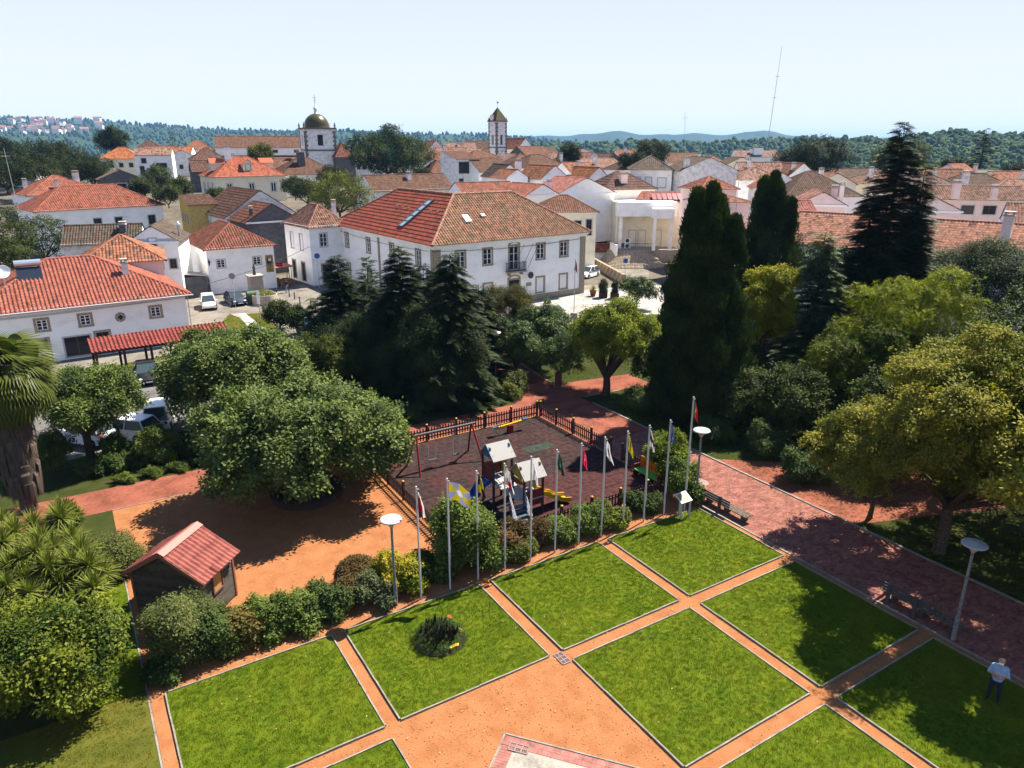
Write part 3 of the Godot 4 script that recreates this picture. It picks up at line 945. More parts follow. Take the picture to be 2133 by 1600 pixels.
# ---------------------------------------------------------------- the town hall
func main_building() -> void:
	var h := 7.6
	var w := 21.4
	var d := 27.0
	var o := thing("town_hall", "large white two-storey building with wide red and ochre hipped roof and stone window frames", "building", Vector3(-8.4, 0, -78.7), 0.6178)
	var win := {"f": [], "l": []}
	for x in [3.3, 6.9, 14.5, 18.1]:
		win.f.append([x, 4.95, 1.1, 1.75, "stone"])
		win.f.append([x, 0.95, 1.1, 1.75, "shutter"])
	win.f.append([10.6, 4.0, 1.3, 2.75, "stone"])
	win.f.append([10.6, 0.1, 1.5, 2.7, "door_green"])
	for t in [3.7, 10.25, 16.9, 23.6]:
		win.l.append([d - t, 4.95, 1.05, 1.75, "stone"])
		win.l.append([d - t, 0.95, 1.05, 1.75, "stone"])
	var cut := func(a): return a.map(func(q): return [q[0], q[1], q[2], q[3]])
	var m := MB.new()
	wall_panel(m, Vector3.ZERO, Vector3.RIGHT, w, h, cut.call(win.f), 0.2)
	wall_panel(m, Vector3(0, 0, -d), Vector3.BACK, d, h, cut.call(win.l), 0.2)
	wall_panel(m, Vector3(w, 0, 0), Vector3.FORWARD, 13.0, h, [])
	wall_panel(m, Vector3(w, 0, -13), Vector3.LEFT, w - 13.0, h, [])
	wall_panel(m, Vector3(13, 0, -13), Vector3.FORWARD, d - 13.0, h, [])
	wall_panel(m, Vector3(13, 0, -d), Vector3.LEFT, 13.0, h, [])
	part("wall", m.mesh(), wall_mat("white"), o)
	for q in win.f: window(o, xf(Vector3(q[0], q[1], 0)), q[2], q[3], q[4])
	for q in win.l: window(o, xf(Vector3(0, q[1], -d + q[0]), -PI / 2), q[2], q[3], q[4])
	# arched heads over the balcony door and the entrance
	for q in [[10.6, 6.78, 0.8], [10.6, 2.83, 0.9]]:
		var a := MB.new()
		for k in 8:
			var t0 := PI * k / 8
			var t1 := PI * (k + 1) / 8
			var c := Vector3(q[0], q[1] + 0.12, 0.055)
			var e0 := Vector3(cos(t0), sin(t0) * 0.45, 0)
			var e1 := Vector3(cos(t1), sin(t1) * 0.45, 0)
			a.quad(c + e0 * q[2] * 0.75, c + e0 * (q[2] + 0.08), c + e1 * (q[2] + 0.08), c + e1 * q[2] * 0.75)
			a.quad(c + e0 * (q[2] + 0.08), c + e0 * (q[2] + 0.08) - Vector3(0, 0, 0.06), c + e1 * (q[2] + 0.08) - Vector3(0, 0, 0.06), c + e1 * (q[2] + 0.08))
		part("arch", a.mesh(), mats.stone_trim, o)
	var st := MB.new()      # stone plinth
	st.bx(Vector3(w / 2, 0.35, 0.03), Vector3(w, 0.7, 0.06)); st.bx(Vector3(-0.03, 0.35, -d / 2), Vector3(0.06, 0.7, d)); st.bx(Vector3(w + 0.03, 0.35, -6.5), Vector3(0.06, 0.7, 13))
	part("plinth", st.mesh(), mats.stone_trim, o)
	for q in [Vector3(0.33, 0, 0.05), Vector3(w - 0.33, 0, 0.05)]: part("pilaster", box_mesh(Vector3(0.8, h - 0.5, 0.12)), mats.stone_trim, o, xf(q + Vector3(0, h / 2 - 0.25, 0)))
	for q in [Vector3(-0.05, 0, -0.4), Vector3(-0.05, 0, -13.8), Vector3(-0.05, 0, -d + 0.3)]: part("pilaster", box_mesh(Vector3(0.12, h - 0.5, 0.66 if q.z > -5 else 0.42)), mats.stone_trim, o, xf(q + Vector3(0, h / 2 - 0.25, 0)))
	var c2 := MB.new()
	for s in [[0.16, 0.1], [0.3, 0.26], [0.44, 0.4]]:
		c2.bx(Vector3(w / 2, h - 0.42 + s[1], s[0] / 2), Vector3(w + s[0] * 2, 0.16, s[0])); c2.bx(Vector3(-s[0] / 2, h - 0.42 + s[1], -d / 2 - 0.002), Vector3(s[0], 0.158, d)); c2.bx(Vector3(w + s[0] / 2, h - 0.42 + s[1], -6.5 - 0.002), Vector3(s[0], 0.158, 13))
	part("cornice", c2.mesh(), wall_mat("white"), o)
	# roof: two wings meeting over the near corner
	var k := 6.5
	var top := 12.35
	var ye := h + 0.05
	var J := Vector3(k, top, -k)
	var P1 := Vector3(k, top, -d + k)
	var P2 := Vector3(w - k, top, -k)
	var eo := 0.6
	var A := Vector3(-eo, ye, eo)
	var B := Vector3(w + eo, ye, eo)
	var C := Vector3(w + eo, ye, -13 - eo)
	var L := Vector3(-eo, ye, -d - eo)
	var pale := {"color": Color(0.228, 0.120, 0.077), "alt": Color(0.165, 0.115, 0.07), "share": 0.34, "vary": 0.6, "seed": 11, "seg": 6, "pitch": 0.34, "course": 0.45, "amp": 0.11}
	var red := {"color": Color(0.210, 0.058, 0.038), "alt": Color(0.13, 0.048, 0.034), "share": 0.12, "vary": 0.3, "seed": 41, "seg": 6, "pitch": 0.34, "course": 0.6, "amp": 0.045, "lip": 0.06}
	roof_slope(o, A, B, P2, J, pale)
	roof_slope(o, L, A, J, P1, red)
	roof_slope(o, B, C, P2, P2, pale)
	var back := MB.new()
	back.quad(C, Vector3(13 + eo, ye, -13 - eo), J, P2)
	back.quad(Vector3(13 + eo, ye, -13 - eo), Vector3(13 + eo, ye, -d - eo), P1, J)
	back.tri(Vector3(13 + eo, ye, -d - eo), L, P1)
	part("roof_back", back.mesh(), mat("roof_plain", RED, 0.85), o)
	for q in [[A, J], [B, P2], [L, P1], [J, P2], [J, P1], [C, P2]]: ridge(o, q[0] + Vector3(0, 0.05, 0), q[1] + Vector3(0, 0.05, 0), Color(0.27, 0.16, 0.11), 0.16)
	# roof lights and vents
	var nl := Vector3(-(top - ye), k + eo, 0).normalized()
	var up := Vector3(k + eo, top - ye, 0).normalized()
	var bs := Basis(Vector3(0, 0, 1), nl, up)
	var org := Vector3(-eo, ye, 0)
	var sl := MB.new()
	var sg := MB.new()
	for q in [-1, 1]:
		sl.box(Transform3D(bs, org + up * 4.4 + Vector3(0, 0, -9.4 + q * 0.55) + nl * 0.16), Vector3(0.1, 0.25, 5.2))
	for q in 6: sl.box(Transform3D(bs, org + up * (1.85 + q * 1.02) + Vector3(0, 0, -9.4) + nl * 0.17), Vector3(1.0, 0.2, 0.08))
	sg.box(Transform3D(bs, org + up * 4.4 + Vector3(0, 0, -9.4) + nl * 0.2), Vector3(1.0, 0.03, 5.15))
	var sk := part("skylight", sl.mesh(), mat("dark_metal", Color(0.11, 0.11, 0.12), 0.4, null, 1.0, 0.4), o)
	part("pane", sg.mesh(), mat("sky_pane", Color(0.16, 0.22, 0.26), 0.06), sk)
	var nf := Vector3(0, k + eo, top - ye).normalized()
	var uf := Vector3(0, top - ye, -(k + eo)).normalized()
	var bf := Basis(Vector3.RIGHT, nf, -uf)
	for q in [[5.8, 3.9, 0.75, 1.15], [8.2, 4.3, 0.45, 0.45]]:
		var vb := MB.new()
		vb.box(Transform3D(bf, Vector3(q[0], ye, eo) + uf * q[1] + nf * 0.14), Vector3(q[2], 0.26, q[3]))
		part("roof_hatch", vb.mesh(), mat("hatch_white", Color(0.72, 0.70, 0.66), 0.6), o)
	for q in [5.5, 7.0, 12.5, 14.2, 15.8]:
		var vb := MB.new()
		vb.box(Transform3D(bs, org + up * 5.2 + Vector3(0, 0, -q) + nl * 0.08), Vector3(0.4, 0.1, 0.35))
		part("vent_tile", vb.mesh(), mat("vent", Color(0.14, 0.09, 0.07), 0.9), o)
	# balcony with iron railing, three bare staffs and plaques
	var bl := MB.new()
	bl.bx(Vector3(10.6, 3.86, 0.45), Vector3(2.5, 0.16, 0.9)); bl.bx(Vector3(9.7, 3.6, 0.25), Vector3(0.18, 0.36, 0.5)); bl.bx(Vector3(11.5, 3.6, 0.25), Vector3(0.18, 0.36, 0.5))
	part("balcony", bl.mesh(), mats.stone_trim, o)
	var rl := MB.new()
	for y in [3.98, 4.9]: rl.bx(Vector3(10.6, y, 0.86), Vector3(2.44, 0.05, 0.05)); 
	for s in [-1, 1]:
		for y in [3.98, 4.9]: rl.bx(Vector3(10.6 + s * 1.2, y, 0.45), Vector3(0.05, 0.05, 0.78))
		for q in 6: rl.bx(Vector3(10.6 + s * 1.2, 4.44, 0.1 + q * 0.14), Vector3(0.025, 0.9, 0.025))
	for q in 19: rl.bx(Vector3(9.45 + q * 0.128, 4.44, 0.86), Vector3(0.025, 0.9, 0.025))
	part("railing", rl.mesh(), mat("green_iron", Color(0.03, 0.06, 0.06), 0.5), o)
	for q in [[9.6, 0.0], [10.9, 0.5], [11.75, 1.0]]:
		var f := MB.new()
		f.tube([Vector3(q[0] + 0.2, 4.2, 0.9), Vector3(q[0] + 1.0, 7.2, 2.0)], [0.03, 0.025], 6)
		part("staff", f.mesh(), mat("staff", Color(0.14, 0.10, 0.08), 0.7), o)
	var dm := MB.new()
	dm.tube([Vector3(12.6, 3.25, 0.6), Vector3(12.6, 3.25, 0.66)], [0.4, 0.4], 20)
	dm.span(Vector3(12.6, 3.25, 0.02), Vector3(12.6, 3.25, 0.6), 0.05, 0.05)
	part("round_sign", dm.mesh(), mat("dark_sign", Color(0.04, 0.04, 0.045), 0.6), o)
	part("plaque", box_mesh(Vector3(0.75, 0.42, 0.05)), mats.stone_trim, o, xf(Vector3(12.75, 2.05, 0.025)))
	part("plaque", box_mesh(Vector3(0.36, 0.36, 0.04)), mats.grey_trim if mats.has("grey_trim") else mats.stone_trim, o, xf(Vector3(20.0, 3.2, 0.02)))
	var dp := MB.new()
	dp.tube([Vector3(-0.12, 0.3, -d + 0.75), Vector3(-0.12, h - 0.5, -d + 0.75)], [0.06, 0.06], 8)
	part("downpipe", dp.mesh(), mat("zinc", Color(0.32, 0.32, 0.33), 0.6), o)

# ---------------------------------------------------------------- the town
func hs(label: String, px: float, py: float, z: float, turn: float, w: float, d: float, h: float, roof: String, rise: float, tile: Color, wall := "white", more := {}) -> Node3D:
	var e := deep(px, py, z)
	var q := {"at": e - Vector3(0, h, 0), "turn": turn, "w": w, "d": d, "h": h, "roof": roof, "rise": rise, "tile": tile, "wall": wall, "low": 4.0, "seed": int(px), "far": z > 120.0, "share": 0.22, "vary": 0.45, "seg": 4 if z < 120.0 else 3, "course": 0.42 if z < 120.0 else 0.5, "pitch": 0.32 if z < 120 else 0.34, "amp": 0.09 if z < 120 else 0.06, "plain": z > 125.0}
	q.merge(more, true)
	return house(more.get("called", "house"), label, q)
func town() -> void:
	var D := TOWN_TURN
	# near row
	var b1 := house("house", "white house with red pyramid roof and lozenge window behind the carport", {"at": Vector3(-44.2, 0, -57.4), "turn": 0.62, "w": 16.6, "d": 13.0, "h": 4.9, "roof": "hip", "rise": 3.1, "tile": Color(0.210, 0.074, 0.053), "share": 0.04, "vary": 0.25, "seg": 6, "pitch": 0.32, "amp": 0.11, "over": 0.5,
		"win": {"f": [[4.95, 2.85, 0.8, 0.9, "stone"], [8.2, 2.85, 0.8, 0.9, "stone"], [13.9, 2.85, 0.8, 0.9, "stone"], [7.3, 0.25, 2.0, 1.7, "dark"], [4.6, 0.05, 1.0, 2.0, "door"], [9.3, 0.05, 1.0, 2.0, "door"]]}, "chimneys": [[12.4, -3.4, 2.6, 0.5]]})
	var lz := MB.new()
	lz.tube([Vector3(10.95, 3.2, 0.0), Vector3(10.95, 3.2, 0.07)], [0.46, 0.42], 8)
	var lw := part("lozenge_window", lz.mesh(), mats.stone_trim, b1)
	lw.name = "window"
	var lg := MB.new()
	lg.tube([Vector3(10.95, 3.2, 0.06), Vector3(10.95, 3.2, 0.085)], [0.24, 0.24], 4)
	part("pane", lg.mesh(), mats.pane_dark, lw)
	var gt := MB.new()
	gt.tube([Vector3(-0.6, 4.62, 0.62), Vector3(17.2, 4.62, 0.62)], [0.07, 0.07], 6)
	gt.tube([Vector3(16.75, 4.6, 0.3), Vector3(16.75, 0.2, 0.12)], [0.05, 0.05], 6)
	for k in 3: gt.tube([Vector3(-0.6, 4.3 - k * 0.06, 0.08), Vector3(5, 4.22 - k * 0.06, 0.1), Vector3(11, 4.3 - k * 0.05, 0.09), Vector3(16.7, 4.36, 0.08)], [0.014, 0.014, 0.014, 0.014], 5)
	part("gutter", gt.mesh(), mat("zinc", Color(0.32, 0.32, 0.33), 0.6), b1)
	solar_heater()
	var b4 := hs("white corner house with wine glass sign on its front wall", 428, 518, 90, 0.6, 8.3, 13.5, 5.7, "hip", 2.45, Color(0.182, 0.066, 0.045), "white", {"seg": 6, "pitch": 0.33, "amp": 0.11, "share": 0.3, "win": {"f": [[1.6, 3.2, 0.95, 1.0, "grey"], [6.05, 3.2, 0.95, 1.0, "grey"]]}, "low": 0.5})
	wine_sign(b4)
	hs("white rounded corner house with small iron balcony and pale tiled roof", 643, 471, 96, 0.69, 5.5, 8.0, 7.7, "hip", 2.4, Color(0.192, 0.102, 0.077), "white", {"share": 0.35, "win": {"f": [[1.9, 4.9, 1.0, 1.7, "grey"], [2.1, 0.1, 1.3, 2.4, "door"]], "l": [[2.2, 4.3, 0.9, 2.1, "blind"], [5.2, 4.3, 0.9, 2.1, "blind"], [2.2, 0.1, 1.0, 2.5, "door"], [5.2, 0.1, 1.0, 2.5, "door"]]}, "low": 0.5, "chimneys": [[5.0, -2.6, 2.6, 0.45]]})
	hs("low white house wing under a long grey tiled roof", 129, 508, 88, 0.30, 8.6, 5.0, 4.0, "gable_x", 1.9, GREYT, "worn", {"share": 0.3, "low": 2.5, "chimneys": [[6.6, -1.6, 1.9, 0.7, "dark"]]})
	hs("narrow white house with steep gable and grey verges", 265, 505, 85, 0.26, 5.4, 8.0, 4.8, "gable_z", 1.75, GREYT, "white", {"win": {"f": [[2.7, 4.3, 0.75, 0.85, "dark"], [1.1, 1.6, 0.9, 1.1, "blind"], [3.0, 1.6, 0.9, 1.1, "blind"], [4.6, 1.6, 0.75, 1.1, "dark"]]}, "low": 1.0})
	hs("small house with orange hipped roof behind the pyramid roof", 165, 548, 72, 0.45, 7.5, 7.5, 5.3, "hip", 2.2, ORANGE, "pink", {"low": 0.5})
	hs("long white house with broad red hipped roof near the road", 73, 439, 110, 0.8, 18.4, 10.5, 6.2, "hip", 3.1, Color(0.192, 0.069, 0.045), "white", {"share": 0.08, "win": {"f": [[8.2, 3.0, 1.1, 1.5, "dark"], [11.3, 3.0, 1.1, 1.5, "dark"], [16.4, 3.0, 1.1, 1.5, "dark"]]}})
	hs("white house with red hipped roof and tall white chimney at the field edge", 58, 406, 126, 0.8, 12.0, 11.0, 6.0, "hip", 2.8, Color(0.192, 0.071, 0.047), "white", {"share": 0.1, "chimneys": [[9.0, -4.5, 3.2, 0.9], [1.6, -7.5, 2.0, 0.6], [5.0, -1.5, 2.0, 0.45]], "win": {"l": rows(3, 11, 3.0, 0.8, 1.3, "dark")}})
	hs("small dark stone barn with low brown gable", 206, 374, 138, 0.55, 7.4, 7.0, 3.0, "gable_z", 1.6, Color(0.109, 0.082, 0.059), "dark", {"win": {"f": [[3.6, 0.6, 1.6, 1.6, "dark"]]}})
	hs("shabby yellow house with peeling walls and brown roof", 391, 427, 118, D, 4.6, 6.0, 4.2, "shed", 1.2, BROWN, "yellow", {"win": {"l": rows(3, 6, 1.2, 0.6, 1.4, "dark", 0.5), "f": [[3.2, 2.4, 0.8, 0.8, "dark"]]}})
	hs("white house with long brown roof and blank gable wall", 472, 453, 112, 0.66, 11.0, 14.5, 5.5, "gable_z", 3.7, Color(0.104, 0.056, 0.042), "worn", {"course": 0.6, "lip": 0.05, "win": {"l": rows(4, 14, 2.9, 0.9, 1.4, "grey")}})
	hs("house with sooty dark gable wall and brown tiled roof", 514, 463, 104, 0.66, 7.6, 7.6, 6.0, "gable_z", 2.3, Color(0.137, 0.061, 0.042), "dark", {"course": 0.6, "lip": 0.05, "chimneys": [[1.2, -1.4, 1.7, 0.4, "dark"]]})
	hs("long low house with brown roof behind the town hall", 777, 397, 125, D, 15.5, 7.0, 4.0, "gable_x", 2.3, BROWN, "worn", {"chimneys": [[8.0, -2.4, 2.4, 0.7]]})
	var b10 := hs("cream villa with bright red roof, dormers and white corner trim", 448, 367, 150, 0.65, 14.2, 11.0, 5.6, "hip", 3.5, Color(0.251, 0.076, 0.045), "cream", {"share": 0.05, "plain": false, "win": {"f": [[2.6, 2.2, 1.1, 1.9, "grey"], [7.1, 2.2, 1.1, 1.9, "grey"], [11.6, 2.2, 1.1, 1.9, "grey"]], "l": rows(3, 11, 2.2, 0.9, 1.9, "grey")}, "chimneys": [[4.5, -5.2, 5.4, 1.1, "white"]]})
	dormer(b10, Vector3(7.1, 6.3, -1.4), 0.0); dormer(b10, Vector3(0.9, 6.5, -5.5), -PI / 2); dormer(b10, Vector3(13.3, 6.5, -5.5), PI / 2)
	hs("brown hipped house with one broad stone chimney", 592, 362, 165, 0.62, 12.5, 10.0, 5.0, "hip", 3.2, BROWN, "white", {"chimneys": [[5.0, -2.8, 4.4, 1.4, "dark"]], "win": {"f": rows(3, 12, 1.6, 0.9, 1.5, "grey")}})
	hs("dark brown hipped house against the church nave", 402, 331, 186, 0.5, 7.5, 8.0, 5.0, "hip", 2.7, BROWN, "worn")
	hs("grey gabled shed with brown roof below the nave", 400, 356, 172, 0.5, 7.0, 6.0, 4.6, "gable_x", 2.2, BROWN, "dark")
	hs("brown roofed stone house just past the dome", 700, 324, 190, 0.5, 4.8, 7.0, 5.0, "hip", 3.0, Color(0.146, 0.066, 0.047), "dark")
	church()
	bell_tower()
	# left background
	hs("cream house with bright orange hipped roof beside dark trees", 208, 329, 200, 0.3, 9.6, 8.0, 4.0, "hip", 2.6, Color(0.283, 0.102, 0.042), "cream", {"share": 0.03, "win": {"f": rows(3, 9.6, 1.6, 1.0, 1.1, "dark")}})
	hs("white house with upstairs veranda and orange tiles", 279, 322, 190, 0.3, 8.6, 5.5, 5.0, "gable_x", 1.5, PALE, "white", {"win": {"f": [[2.0, 2.9, 1.1, 1.2, "dark"], [6.0, 1.6, 2.4, 1.3, "dark"], [1.4, 0.2, 1.0, 2.0, "dark"], [4.0, 0.2, 1.0, 1.8, "dark"]]}})
	hs("long low orange roof behind the veranda house", 298, 318, 218, 0.2, 13.0, 6.0, 4.0, "gable_x", 1.6, Color(0.264, 0.096, 0.047), "white")
	hs("dark roofed cottage far behind the tall tree", 285, 307, 240, 0.4, 7.0, 6.0, 3.5, "hip", 2.0, Color(0.073, 0.046, 0.042), "dark")
	hs("orange roofed house left behind the nave gable", 383, 311, 228, 0.4, 8.0, 6.0, 4.0, "hip", 2.4, ORANGE, "white")
	hs("white gabled barn with grey roof among field trees", 6, 338, 172, 0.2, 6.0, 9.0, 4.0, "gable_z", 1.7, GREYT, "white")
	# middle background
	hs("grey and white block with recessed top balcony", 949, 331, 150, D, 5.6, 6.0, 6.6, "shed", 1.4, Color(0.123, 0.061, 0.047), "worn", {"win": {"f": [[2.8, 3.8, 4.2, 2.2, "dark"], [1.2, 0.6, 1.0, 2.2, "dark"], [3.8, 0.6, 1.0, 2.2, "dark"]]}})
	hs("white house joined to the balcony block under brown tiles", 997, 357, 149, D, 7.5, 8.0, 4.6, "gable_x", 2.4, BROWN, "white", {"win": {"f": [[1.5, 1.0, 0.9, 1.9, "grey"], [3.6, 1.0, 0.9, 1.6, "blind"], [5.8, 1.0, 0.9, 1.6, "grey"]]}})
	hs("broad brown hipped roof in front of the bell tower", 975, 343, 176, D, 13.0, 10.0, 4.0, "hip", 3.0, Color(0.132, 0.064, 0.042), "white")
	hs("house with weathered brown hipped roof amid the town", 1098, 349, 163, D, 11.5, 9.0, 3.8, "hip", 2.6, BROWN, "white")
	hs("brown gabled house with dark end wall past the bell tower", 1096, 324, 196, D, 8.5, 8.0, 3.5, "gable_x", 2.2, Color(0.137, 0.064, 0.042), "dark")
	hs("narrow gabled house with dark mossy roof", 1035, 368, 140, 0.4, 5.2, 8.0, 3.5, "gable_z", 2.1, Color(0.073, 0.056, 0.050), "white")
	hs("small white gable with orange tiles and square chimney", 1056, 370, 131, 0.5, 4.2, 6.0, 3.2, "gable_z", 1.3, ORANGE, "white", {"win": {"f": [[1.1, 0.3, 0.8, 0.9, "dark"], [3.0, 0.3, 0.8, 0.9, "grey"]]}, "chimneys": [[3.9, -3.0, 2.6, 0.9, "white"]]})
	var g1 := hs("white gabled house with wide arched window and orange roof", 1130, 371, 130, 0.5, 5.2, 9.0, 3.6, "gable_z", 2.0, Color(0.228, 0.102, 0.053), "white")
	arch_window(g1, 2.7)
	var g2 := hs("white house with arched dormer window beside orange tiles", 1226, 372, 136, 0.5, 4.6, 8.0, 3.6, "gable_z", 1.9, Color(0.246, 0.102, 0.047), "white")
	arch_window(g2, 2.4)
	hs("orange tiled house between the two arched windows", 1190, 363, 142, D, 7.0, 6.0, 3.2, "gable_x", 2.0, ORANGE, "white", {"chimneys": [[3.0, -1.5, 2.0, 0.7, "pink"]]})
	hs("house with striped brown roof and pink chimney", 1262, 393, 126, 0.35, 9.5, 8.0, 3.0, "hip", 2.6, Color(0.114, 0.066, 0.053), "white", {"course": 0.7, "lip": 0.06, "chimneys": [[4.0, -1.6, 2.2, 1.2, "pink"]]})
	hs("plain white gabled building with new pinkish tiles", 1161, 406, 118, D, 12.2, 8.0, 4.0, "gable_z", 2.4, Color(0.256, 0.112, 0.089), "white", {"share": 0.03})
	hs("smaller white gable beside the plain white building", 1098, 407, 113, D, 6.0, 8.0, 4.0, "gable_z", 1.5, Color(0.256, 0.102, 0.071), "white", {"share": 0.03, "chimneys": [[5.0, -1.0, 1.8, 0.5, "worn"]]})
	hs("low red roof strip peeping over the town hall ridge", 960, 398, 122, 0.45, 10.0, 5.0, 3.0, "gable_x", 1.2, RED, "white")
	hs("beige house with brown roof and stained side wall behind the town hall", 1122, 440, 103, 0.12, 8.2, 7.0, 6.6, "hip", 1.9, Color(0.150, 0.074, 0.050), "cream", {"low": 1.5, "win": {"f": [[4.0, 3.9, 1.0, 1.35, "dark"], [5.6, 3.9, 1.0, 1.35, "dark"], [7.2, 3.2, 0.8, 2.2, "dark"]]}})
	hs("pale house at the town edge with orange roof and gable", 890, 312, 215, 0.5, 5.5, 7.0, 4.0, "gable_z", 2.4, ORANGE, "pink")
	hs("red hipped roof beside the big chestnut crown", 885, 332, 190, 0.4, 7.0, 7.0, 4.0, "hip", 2.2, Color(0.210, 0.071, 0.047), "white")
	hs("brown roof tucked below the big chestnut crown", 896, 362, 160, 0.5, 6.0, 7.0, 4.0, "hip", 2.6, Color(0.150, 0.071, 0.047), "white")
	hs("white house with orange roof left of the bell tower", 930, 312, 228, 0.3, 9.5, 6.5, 4.0, "gable_x", 2.0, PALE, "white", {"chimneys": [[4.0, -2.0, 1.6, 0.6]]})
	hs("brown roofed cottage touching the bell tower", 975, 309, 240, 0.3, 7.0, 6.0, 3.5, "gable_x", 2.2, BROWN, "white")
	hs("white gabled house with orange slope right of the bell tower", 1080, 308, 216, D, 5.0, 9.0, 4.4, "gable_z", 2.6, Color(0.251, 0.107, 0.066), "white", {"win": {"f": [[3.2, 1.2, 0.9, 1.2, "dark"]]}})
	hs("pinkish gabled house below the tall garden palm", 1215, 336, 190, 0.45, 6.5, 8.0, 3.6, "gable_z", 2.0, Color(0.228, 0.102, 0.071), "worn")
	hs("dark gabled barn with brown roof at the wood edge", 1256, 337, 186, 0.5, 6.5, 7.0, 3.2, "gable_z", 1.9, Color(0.101, 0.061, 0.053), "dark")
	hs("ochre walled house half hidden by brown roofs", 1146, 331, 192, 0.5, 5.0, 6.0, 4.0, "hip", 1.6, PALE, "yellow")
	# right background
	hs("white three-window house with mossy grey roof", 1314, 351, 133, -0.12, 7.2, 10.0, 6.2, "hip", 2.1, Color(0.091, 0.078, 0.062), "white", {"share": 0.35, "win": {"f": [[1.2, 3.2, 1.0, 1.5, "blind"], [3.2, 3.2, 1.0, 1.5, "blind"], [5.5, 3.0, 1.4, 1.6, "blind"]]}})
	hs("tall white gable end under mossy grey tiles", 1420, 355, 129, 0.15, 10.0, 9.0, 6.2, "gable_z", 2.1, Color(0.091, 0.078, 0.062), "worn", {"share": 0.35, "chimneys": [[1.2, -1.0, 1.9, 0.8]]})
	hs("three-storey pale apartment house with roof terrace", 1532, 326, 300, -0.1, 17.0, 10.0, 7.5, "gable_x", 2.2, PALE, "white", {"chimneys": [[6.5, -3.0, 2.8, 1.2, "white"], [9.0, -3.0, 3.2, 3.6, "white"]], "win": {"f": [[2.5, 4.2, 1.6, 1.4, "dark"], [6.5, 4.2, 3.6, 1.4, "dark"], [12.0, 4.2, 1.6, 1.4, "dark"], [15.0, 4.2, 1.6, 1.4, "dark"], [4.0, 1.0, 2.0, 1.4, "dark"], [12.0, 1.0, 1.6, 1.4, "dark"]]}})
	hs("small pink house with orange pyramid roof", 1462, 393, 110, 0.3, 6.0, 6.0, 4.2, "hip", 1.6, Color(0.237, 0.096, 0.066), "pink", {"win": {"f": rows(3, 6, 1.2, 1.1, 1.2, "dark", 0.3)}})
	hs("low annex with flat orange hipped roof between the cypresses", 1470, 421, 100, 0.2, 6.5, 6.0, 3.2, "hip", 0.9, Color(0.237, 0.112, 0.083), "pink")
	hs("orange hipped roof above the far cypress", 1545, 373, 136, 0.2, 8.0, 7.0, 4.0, "hip", 1.9, PALE, "white", {"share": 0.3})
	hs("red roofed house with white gable beside the far cypress", 1572, 392, 121, -0.2, 8.0, 9.0, 4.0, "gable_z", 2.4, Color(0.228, 0.082, 0.053), "white")
	hs("broad brown hipped roof with lichen left of the cedar", 1640, 408, 114, 0.1, 12.0, 11.0, 4.0, "hip", 3.4, Color(0.109, 0.076, 0.059), "white", {"share": 0.4})
	hs("pink gabled house with pale tiles near the cedar", 1664, 425, 96, -0.25, 5.6, 8.0, 4.2, "gable_z", 1.5, Color(0.246, 0.122, 0.095), "pink", {"chimneys": [[4.4, -2.0, 1.9, 0.7, "pink"], [5.6, -4.0, 2.2, 0.5, "white"]]})
	hs("low red roofed house in front of the pink gable", 1588, 440, 92, -0.1, 6.4, 6.0, 4.2, "gable_x", 1.1, Color(0.218, 0.082, 0.066), "pink")
	hs("long hall with pale orange tiled slope beyond the park conifers", 1622, 501, 79, -0.72, 22.0, 11.0, 5.0, "gable_x", 2.7, Color(0.237, 0.114, 0.077), "white", {"share": 0.12, "seg": 5, "amp": 0.06, "chimneys": [[20.0, -3.0, 3.6, 0.8, "pink"]]})
	hs("pinkish gable with red verge boards", 1877, 438, 95, -0.15, 7.2, 9.0, 4.0, "gable_z", 1.7, Color(0.192, 0.107, 0.077), "pink")
	hs("long house with dark window band under mottled tiles", 1897, 413, 108, -0.2, 15.5, 8.0, 3.8, "gable_x", 1.6, Color(0.164, 0.096, 0.071), "pink", {"share": 0.35, "win": {"f": rows(5, 15.5, 1.7, 1.7, 1.2, "dark", 0.6)}, "chimneys": [[5.6, 0.6, 2.2, 0.9, "pink"], [10.4, 1.0, 1.6, 0.7, "pink"]]})
	hs("big hipped roof of mottled grey and red tiles with white roof light", 1862, 405, 126, -0.12, 14.0, 12.0, 4.0, "hip", 3.0, Color(0.137, 0.091, 0.077), "white", {"share": 0.42, "chimneys": [[12.2, -3.0, 3.4, 0.9]]})
	hs("white house with orange gable roof below the dark fir", 2012, 368, 146, D, 6.8, 7.5, 4.2, "gable_x", 2.2, Color(0.256, 0.112, 0.071), "worn", {"chimneys": [[5.6, -1.0, 1.9, 0.6, "pink"]]})
	hs("pale tiled low house with white tank at the town rim", 2062, 402, 120, -0.15, 13.0, 8.0, 3.2, "hip", 2.0, Color(0.218, 0.122, 0.089), "white", {"share": 0.25, "chimneys": [[7.0, -1.5, 1.8, 1.2, "white"]]})
	hs("house with stained grey gable wall at the park edge", 2098, 470, 84, -0.5, 10.0, 9.0, 5.0, "gable_x", 2.2, Color(0.173, 0.091, 0.066), "worn", {"win": {"l": [[4.0, 2.4, 0.8, 1.0, "dark"]]}})
	hs("far low orange roof beyond the mottled hipped roof", 1890, 370, 152, -0.1, 11.0, 6.0, 3.0, "gable_x", 1.5, PALE, "white")
	hs("far red roofed house at the foot of the wooded hill", 2072, 374, 162, -0.1, 11.0, 6.0, 3.0, "gable_x", 1.6, ORANGE, "white")
	hs("white farm house behind the trees at the right wood", 1722, 372, 165, -0.1, 9.0, 7.0, 3.4, "gable_z", 2.0, Color(0.228, 0.112, 0.077), "white")
	terrace_house()
